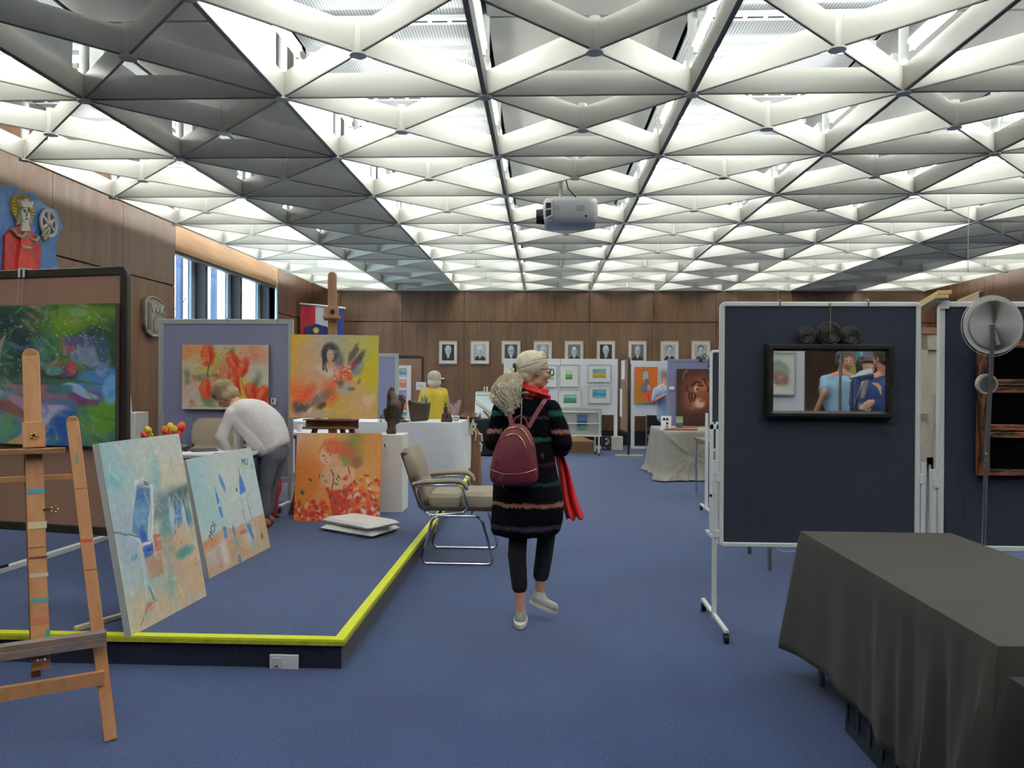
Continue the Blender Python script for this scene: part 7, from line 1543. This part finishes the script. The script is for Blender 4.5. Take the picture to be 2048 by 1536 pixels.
part('strap_end', MB().bar(BQ(1086, 905, -.1), BQ(1083, 932, -.1), .012, .004, (0, 1, 0)), M_bag, bg); part('strap_buckle', MB().bar(BQ(1085, 902, -.105), BQ(1082, 910, -.105), .012, .004, (0, 1, 0)), M_brass, bg)
# ---- bending woman on the stage
YB = 6.95
def BP(px, py, dy=0.): return at(px, py, YB) + Vector((0, dy, 0))
fl0 = BP(535, 1045); 
J = dict(head=BP(449, 790), neck=BP(472, 806), shL=BP(478, 818, .15), shR=BP(476, 826, -.15), elL=BP(462, 868, .18), elR=BP(458, 872, -.17), wrL=BP(470, 905, .08), wrR=BP(466, 908, -.08), hipL=BP(549, 905, .09), hipR=BP(549, 905, -.09), knL=BP(534, 972, .10), knR=BP(536, 975, -.10), anL=BP(528, 1045, .10), anR=BP(536, 1047, -.10), toeL=BP(500, 1056, .12), toeR=BP(508, 1060, -.12))
zf = SZ
for k in ('anL', 'anR'): J[k].z = zf + .09
for k in ('toeL', 'toeR'): J[k].z = zf + .03
def xt(c, V):
    rg = []; ob = Vector(((J['anL'] + J['anR']) / 2)[:2] + (SZ,)); pr = (BP(578, 837) - BP(500, 900)).normalized()
    for px, py, r, wy in ((474, 806, 15, .10), (484, 812, 24, .17), (500, 823, 34, .20), (518, 842, 40, .20), (534, 860, 40, .19), (546, 880, 36, .19), (554, 894, 31, .19), (556, 901, 27, .17)):
        rg.append((BP(px, py) - ob, pr * r * YB / F, Vector((0, wy, 0))))
    mm, pp = (V['shL'] + V['shR']) / 2, (V['hipL'] + V['hipR']) / 2
    for S_, H_ in (('shL', 'hipL'), ('shR', 'hipR')): c.cap(V[S_] * .75 + mm * .25 - (mm - pp) * .14, .085, V[H_] + (mm - pp) * .1, .10, 12)
    c.loft(rg, 26); c.cap(BP(512, 880, -.08) - ob, .06, BP(508, 902, -.08) - ob, .035, 10)
M_blouse = cloth_mat('white_linen_blouse', (218, 214, 216), .6, 22, .03)
M_pat = mat('grey_patterned_trousers', (84, 88, 98), .8, bump=.3, bscale=200, var=.25, vscale=120)
t, V, g2, A2 = human('person', 'woman in white blouse bending over the work table on the stage', J, M_blouse, M_pat, mat('sandal_brown', (120, 70, 60), .6), mat('ash_brown_hair', (150, 130, 98), .55, bump=.4, bscale=50, var=.2, vscale=30), hf=(-.55, -.12, -.8), hu=(-.75, .0, .55), hair='bob', leg=.85, sleeve=.95, torso=False, extra_top=xt, topname='blouse', hand_d={'wrL': ((.3, 0, -1), (1, 0, 0)), 'wrR': ((.3, 0, -1), (1, 0, 0))}, ground=SZ)
rt = thing('trolley', 'red curved plastic trolley with black wheel behind the bending woman', 'trolley', at(545, 1050, 7.35)); rt.location.z = SZ; ro = rt.location.copy()
def RQ(px, py, dy=0.): return at(px, py, 7.35) - ro + Vector((0, dy, 0))
M_rp = mat('red_plastic', (186, 24, 40), .35)
mb = MB(); pts = [RQ(*p) for p in ((538,960),(543,948),(552,962),(551,985),(547,1015),(541,1040),(536,1050))]; mb.tube(pts, [.02, .025, .03, .03, .028, .028, .02], 10); part('frame', mb, M_rp, rt)
part('side_shell', MB().prism([RQ(551,948), RQ(556,965), RQ(555,985), RQ(549,1000), RQ(546,1055), RQ(538,1056), RQ(545,1000), RQ(543,960)], (0, .02, 0), (0, .12, 0)), M_rp, rt, bevel=.006); part('wheel', MB().cyl(tuple(RQ(553, 1040) + Vector((0, .02, -.0))), .035, .03, 18, axis='y'), M_black, rt); part('axle', MB().cyl(tuple(RQ(553, 1040)), .01, .07, 10, axis='y'), M_alu, rt)
wbx = thing('box', 'white cardboard sheet standing behind the red trolley', 'box', at(566, 985, 8.4)); wbx.location.z = SZ; part('sheet', MB().box((-.1, 0, .0), (.1, .03, at(566, 955, 8.4).z - SZ)), M_paper, wbx, smooth=False)
bbx = thing('box', 'brown cardboard box on the stage floor behind the lilac-grey board', 'box', at(561, 1005, 8.75)); bbx.location.z = SZ; part('carton', MB().box((-.16, -.1, 0), (.12, .2, .13)), M_card, bbx)
# ---- woman in yellow jacket
L0 = at(868, 800, 12.35); M_yj = cloth_mat('yellow_jacket', (206, 180, 60), .4, 60)
Jy = stand((L0.x, 12.35, 0), math.radians(25), 1.62, elL=(-.25, .02, 1.12), wrL=(-.17, .22, 1.0), wrR=(.2, .12, .9))
human('person', 'woman with short blonde hair and yellow jacket seen from behind at the back', Jy, M_yj, M_jean, M_ltr, mat('blonde_grey_hair', (208, 198, 182), .5, bump=.3, bscale=50, var=.12, vscale=25), hf=(-.6, .8, -.1), hair='bob', s=1.1, voxel=.014, topname='jacket', girth=1.08)
# ---- man in blue shirt behind the tiger board
ym = 14.3; L0 = at(1334, 800, ym); k = ym / F
Jm = stand((L0.x - .0, ym, 0), math.radians(-70), 1.74); shl = at(1311, 779, ym); 
Jm.update(shL=shl + Vector((.02, .1, 0)), shR=shl + Vector((.05, -.12, 0)), elR=at(1304, 802, ym) + Vector((0, -.2, 0)), wrR=at(1325, 790, ym) + Vector((0, -.26, 0)), elL=at(1340, 803, ym), wrL=at(1338, 792, ym) + Vector((0, -.2, 0)), neck=at(1326, 772, ym), head=at(1334, 751, ym))
Jm['shR'] = at(1310, 780, ym) + Vector((0, -.14, 0)); Jm['shL'] = at(1346, 780, ym) + Vector((0, .08, 0)); Jm['neck'] = at(1330, 771, ym)
human('person', 'grey-haired man in light blue shirt half hidden by the tiger board', Jm, cloth_mat('light_blue_shirt', (150, 168, 200)), M_jean, M_ltr, mat('grey_hair', (150, 146, 142), .6, var=.1), M_skin2, sleeve=.42, hf=(.75, -.6, -.35), voxel=.013, girth=1.28, hand_d={'wrR': ((1, -.1, .25), (0, -.2, -1)), 'wrL': ((.2, -1, .2), (0, 0, -1))})
# ---- the three people reflected in the mirror, standing right of the photographer
MYm = 2 * 4.70
def MP(px, py, D): p = at(px, py, D); return Vector((p.x, MYm - p.y, p.z))
D = 9.0; c_ = MP(1684, 800, D); Jt = stand((c_.x, c_.y, 0), math.radians(-40), 1.80)
Jt.update(elL=MP(1643, 785, D) + Vector((0, .1, 0)), wrL=MP(1628, 832, D), shL=MP(1650, 760, D), shR=MP(1712, 762, D), elR=MP(1722, 800, D + .1), wrR=MP(1712, 835, D - .2), neck=MP(1685, 748, D), head=MP(1690, 722, D))
human('person', 'man in pale blue t-shirt and glasses, reflected in the framed mirror', Jt, cloth_mat('pale_blue_tshirt', (150, 186, 212)), cloth_mat('blue_jeans', (60, 76, 110)), M_ltr, mat('dark_grey_hair', (86, 82, 78), .6, var=.1), M_skin2, sleeve=.3, hf=(.5, .85, -.2), voxel=.012, girth=1.15)
D = 8.35; c_ = MP(1736, 800, D); Jw = stand((c_.x, c_.y, 0), math.radians(0), 1.70)
Jw.update(head=MP(1733, 735, D), neck=MP(1734, 757, D), shL=MP(1712, 768, D), shR=MP(1758, 768, D), elL=MP(1700, 806, D) + Vector((0, .12, 0)), wrL=MP(1722, 818, D - .62), elR=MP(1772, 805, D), wrR=MP(1768, 790, D - .5))
human('person', 'laughing dark-haired woman hugging the man in navy, reflected in the mirror', Jw, cloth_mat('navy_cardigan', (46, 60, 112)), M_jean, M_ltr, mat('dark_brown_hair', (62, 50, 46), .5, var=.15), M_skin, hf=(.1, 1, .02), hair='fringe', voxel=.012, hand_d={'wrL': ((.75, 0, .5), (0, -1, 0)), 'wrR': ((-.5, 0, .6), (0, -1, 0))}, topname='cardigan', curl=.12)
D = 7.95; c_ = MP(1768, 800, D); Jn = stand((c_.x, c_.y, 0), math.radians(175), 1.84)
Jn.update(head=MP(1765, 718, D), neck=MP(1766, 748, D))
human('person', 'man in navy suit seen from behind in the framed mirror', Jn, cloth_mat('navy_suit', (40, 62, 118)), cloth_mat('navy_suit_trousers', (36, 50, 92)), M_ltr, mat('brown_hair', (84, 72, 56), .6, var=.1), M_skin2, hf=(-.35, -.9, -.1), voxel=.012, girth=1.2, topname='jacket')
# lamp, boards and pictures that only the mirror shows
D = 7.0; hp = MP(1700, 756, D); hq = MP(1742, 748, D); lpz = thing('reading_lamp', 'silver cone-headed lamp on a thin stand, reflected in the framed mirror', 'lamp', (MP(1706, 800, D).x, MP(1706, 800, D).y, 0)); lo = lpz.location.copy()
part('lamp_head', MB().tube([hp - lo, hp.lerp(hq, .3) - lo, hp.lerp(hq, .5) - lo, hq - lo], [.014, .02, .045, .06], 20), M_brush, lpz)
part('stand', MB().tube([(0, 0, .02), (0, 0, hp.z - .01)], .008, 8), M_chrome, lpz); part('arm', MB().tube([hp.lerp(hq, .75) - lo, MP(1714, 800, D) - lo, (0, 0, .9)], .01, 8), M_chrome, lpz); part('grip', MB().tube([hp.lerp(hq, .8) - lo - Vector((0, 0, .04)), hp.lerp(hq, .6) - lo - Vector((0, 0, .2))], [.03, .02], 12), M_alu, lpz); part('base', MB().lathe((0, 0, 0), [(.12, 0), (.12, .015), (.02, .025)], 24), M_brush, lpz)
D = 6.6; a_ = MP(1683, 690, D); t = thing('stand_pole', 'tall thin metal pole reflected left of the silver lamp', 'pole', (a_.x, a_.y, 0)); part('pole', MB().tube([(-.02, 0, 0), (0, 0, a_.z + .3)], .012, 10).lathe((-.02, 0, 0), [(.11, 0), (.11, .012), (.01, .02)], 20), M_brush, t)
D = 10.1; a_, b_ = MP(1520, 800, D), MP(1608, 800, D); y_ = a_.y
t = thing('display_board', 'white display board behind the photographer, reflected at the mirror\'s left', 'display board', (a_.x, y_, 0)); part('panel', MB().box((0, -.015, .6), (b_.x - a_.x, .015, 2.1)), M_wboard, t); 
for x in (.04, b_.x - a_.x - .04): part('leg', MB().box((x - .03, -.2, 0), (x + .03, .2, .04)).box((x - .02, -.02, 0), (x + .02, .02, .62)), M_white, t)
p0, p1 = MP(1526, 790, D), MP(1590, 704, D); R_ = Ras(60, 60, (226, 226, 214)); R_.ell(.5,.4,.33,.2,(150,166,150),-20,.4,.9); R_.ell(.5,.62,.33,.18,(170,130,110),-10,.4,.9); R_.strokes(30, [(120,80,60),(200,160,140),(110,100,90)], (.25,.5,.8,.75), .04, .02, seed=3); R_.grain(8)
t = thing('framed_print', 'framed print of a pale bowl shape on the board reflected in the mirror', 'picture', (p1.x, y_ + .05, p0.z), PI); w_, h_ = abs(p1.x - p0.x), p1.z - p0.z; part('frame', frame_ring(w_, 0, h_, .02, .03, .002), M_pf, t, smooth=False); picture('print', R_, w_ - .03, h_ - .03, t, loc=(.015, -.002, .015))
D = 12.3; a_, b_ = MP(1724, 800, D), MP(1745, 800, D); t = thing('display_board', 'lilac-grey board far behind the photographer, reflected above the woman', 'display board', (a_.x, a_.y, 0)); part('panel', MB().box((0, -.015, .4), (b_.x - a_.x, .015, 2.1)), M_lilac, t); part('post', MB().box((-.05, -.02, 0), (0, .02, 2.12)).box((-.07, -.2, 0), (.02, .2, .03)), M_white, t)
D = 12.2; p0, p1 = MP(1686, 765, D), MP(1721, 690, D); R_ = Ras(50, 90, (40, 150, 160)); R_.ell(.5,.5,.25,.5,(190,170,70),10,.7,.9); R_.ell(.4,.3,.15,.2,(150,80,90),0,.6,.8); R_.grain(10)
cv = canvas('painting', 'turquoise and yellow painting reflected between the two men in the mirror', R_, abs(p1.x - p0.x), p1.z - p0.z, (p1.x, p0.y, p0.z), (0, 0, PI)); t = cv; part('support', MB().box((.1, .03, -p0.z), (.16, .08, .3)).box((0, .03, -p0.z), (.3, .3, -p0.z + .03)), M_white, t)
bpy.data.scenes.remove(TS)
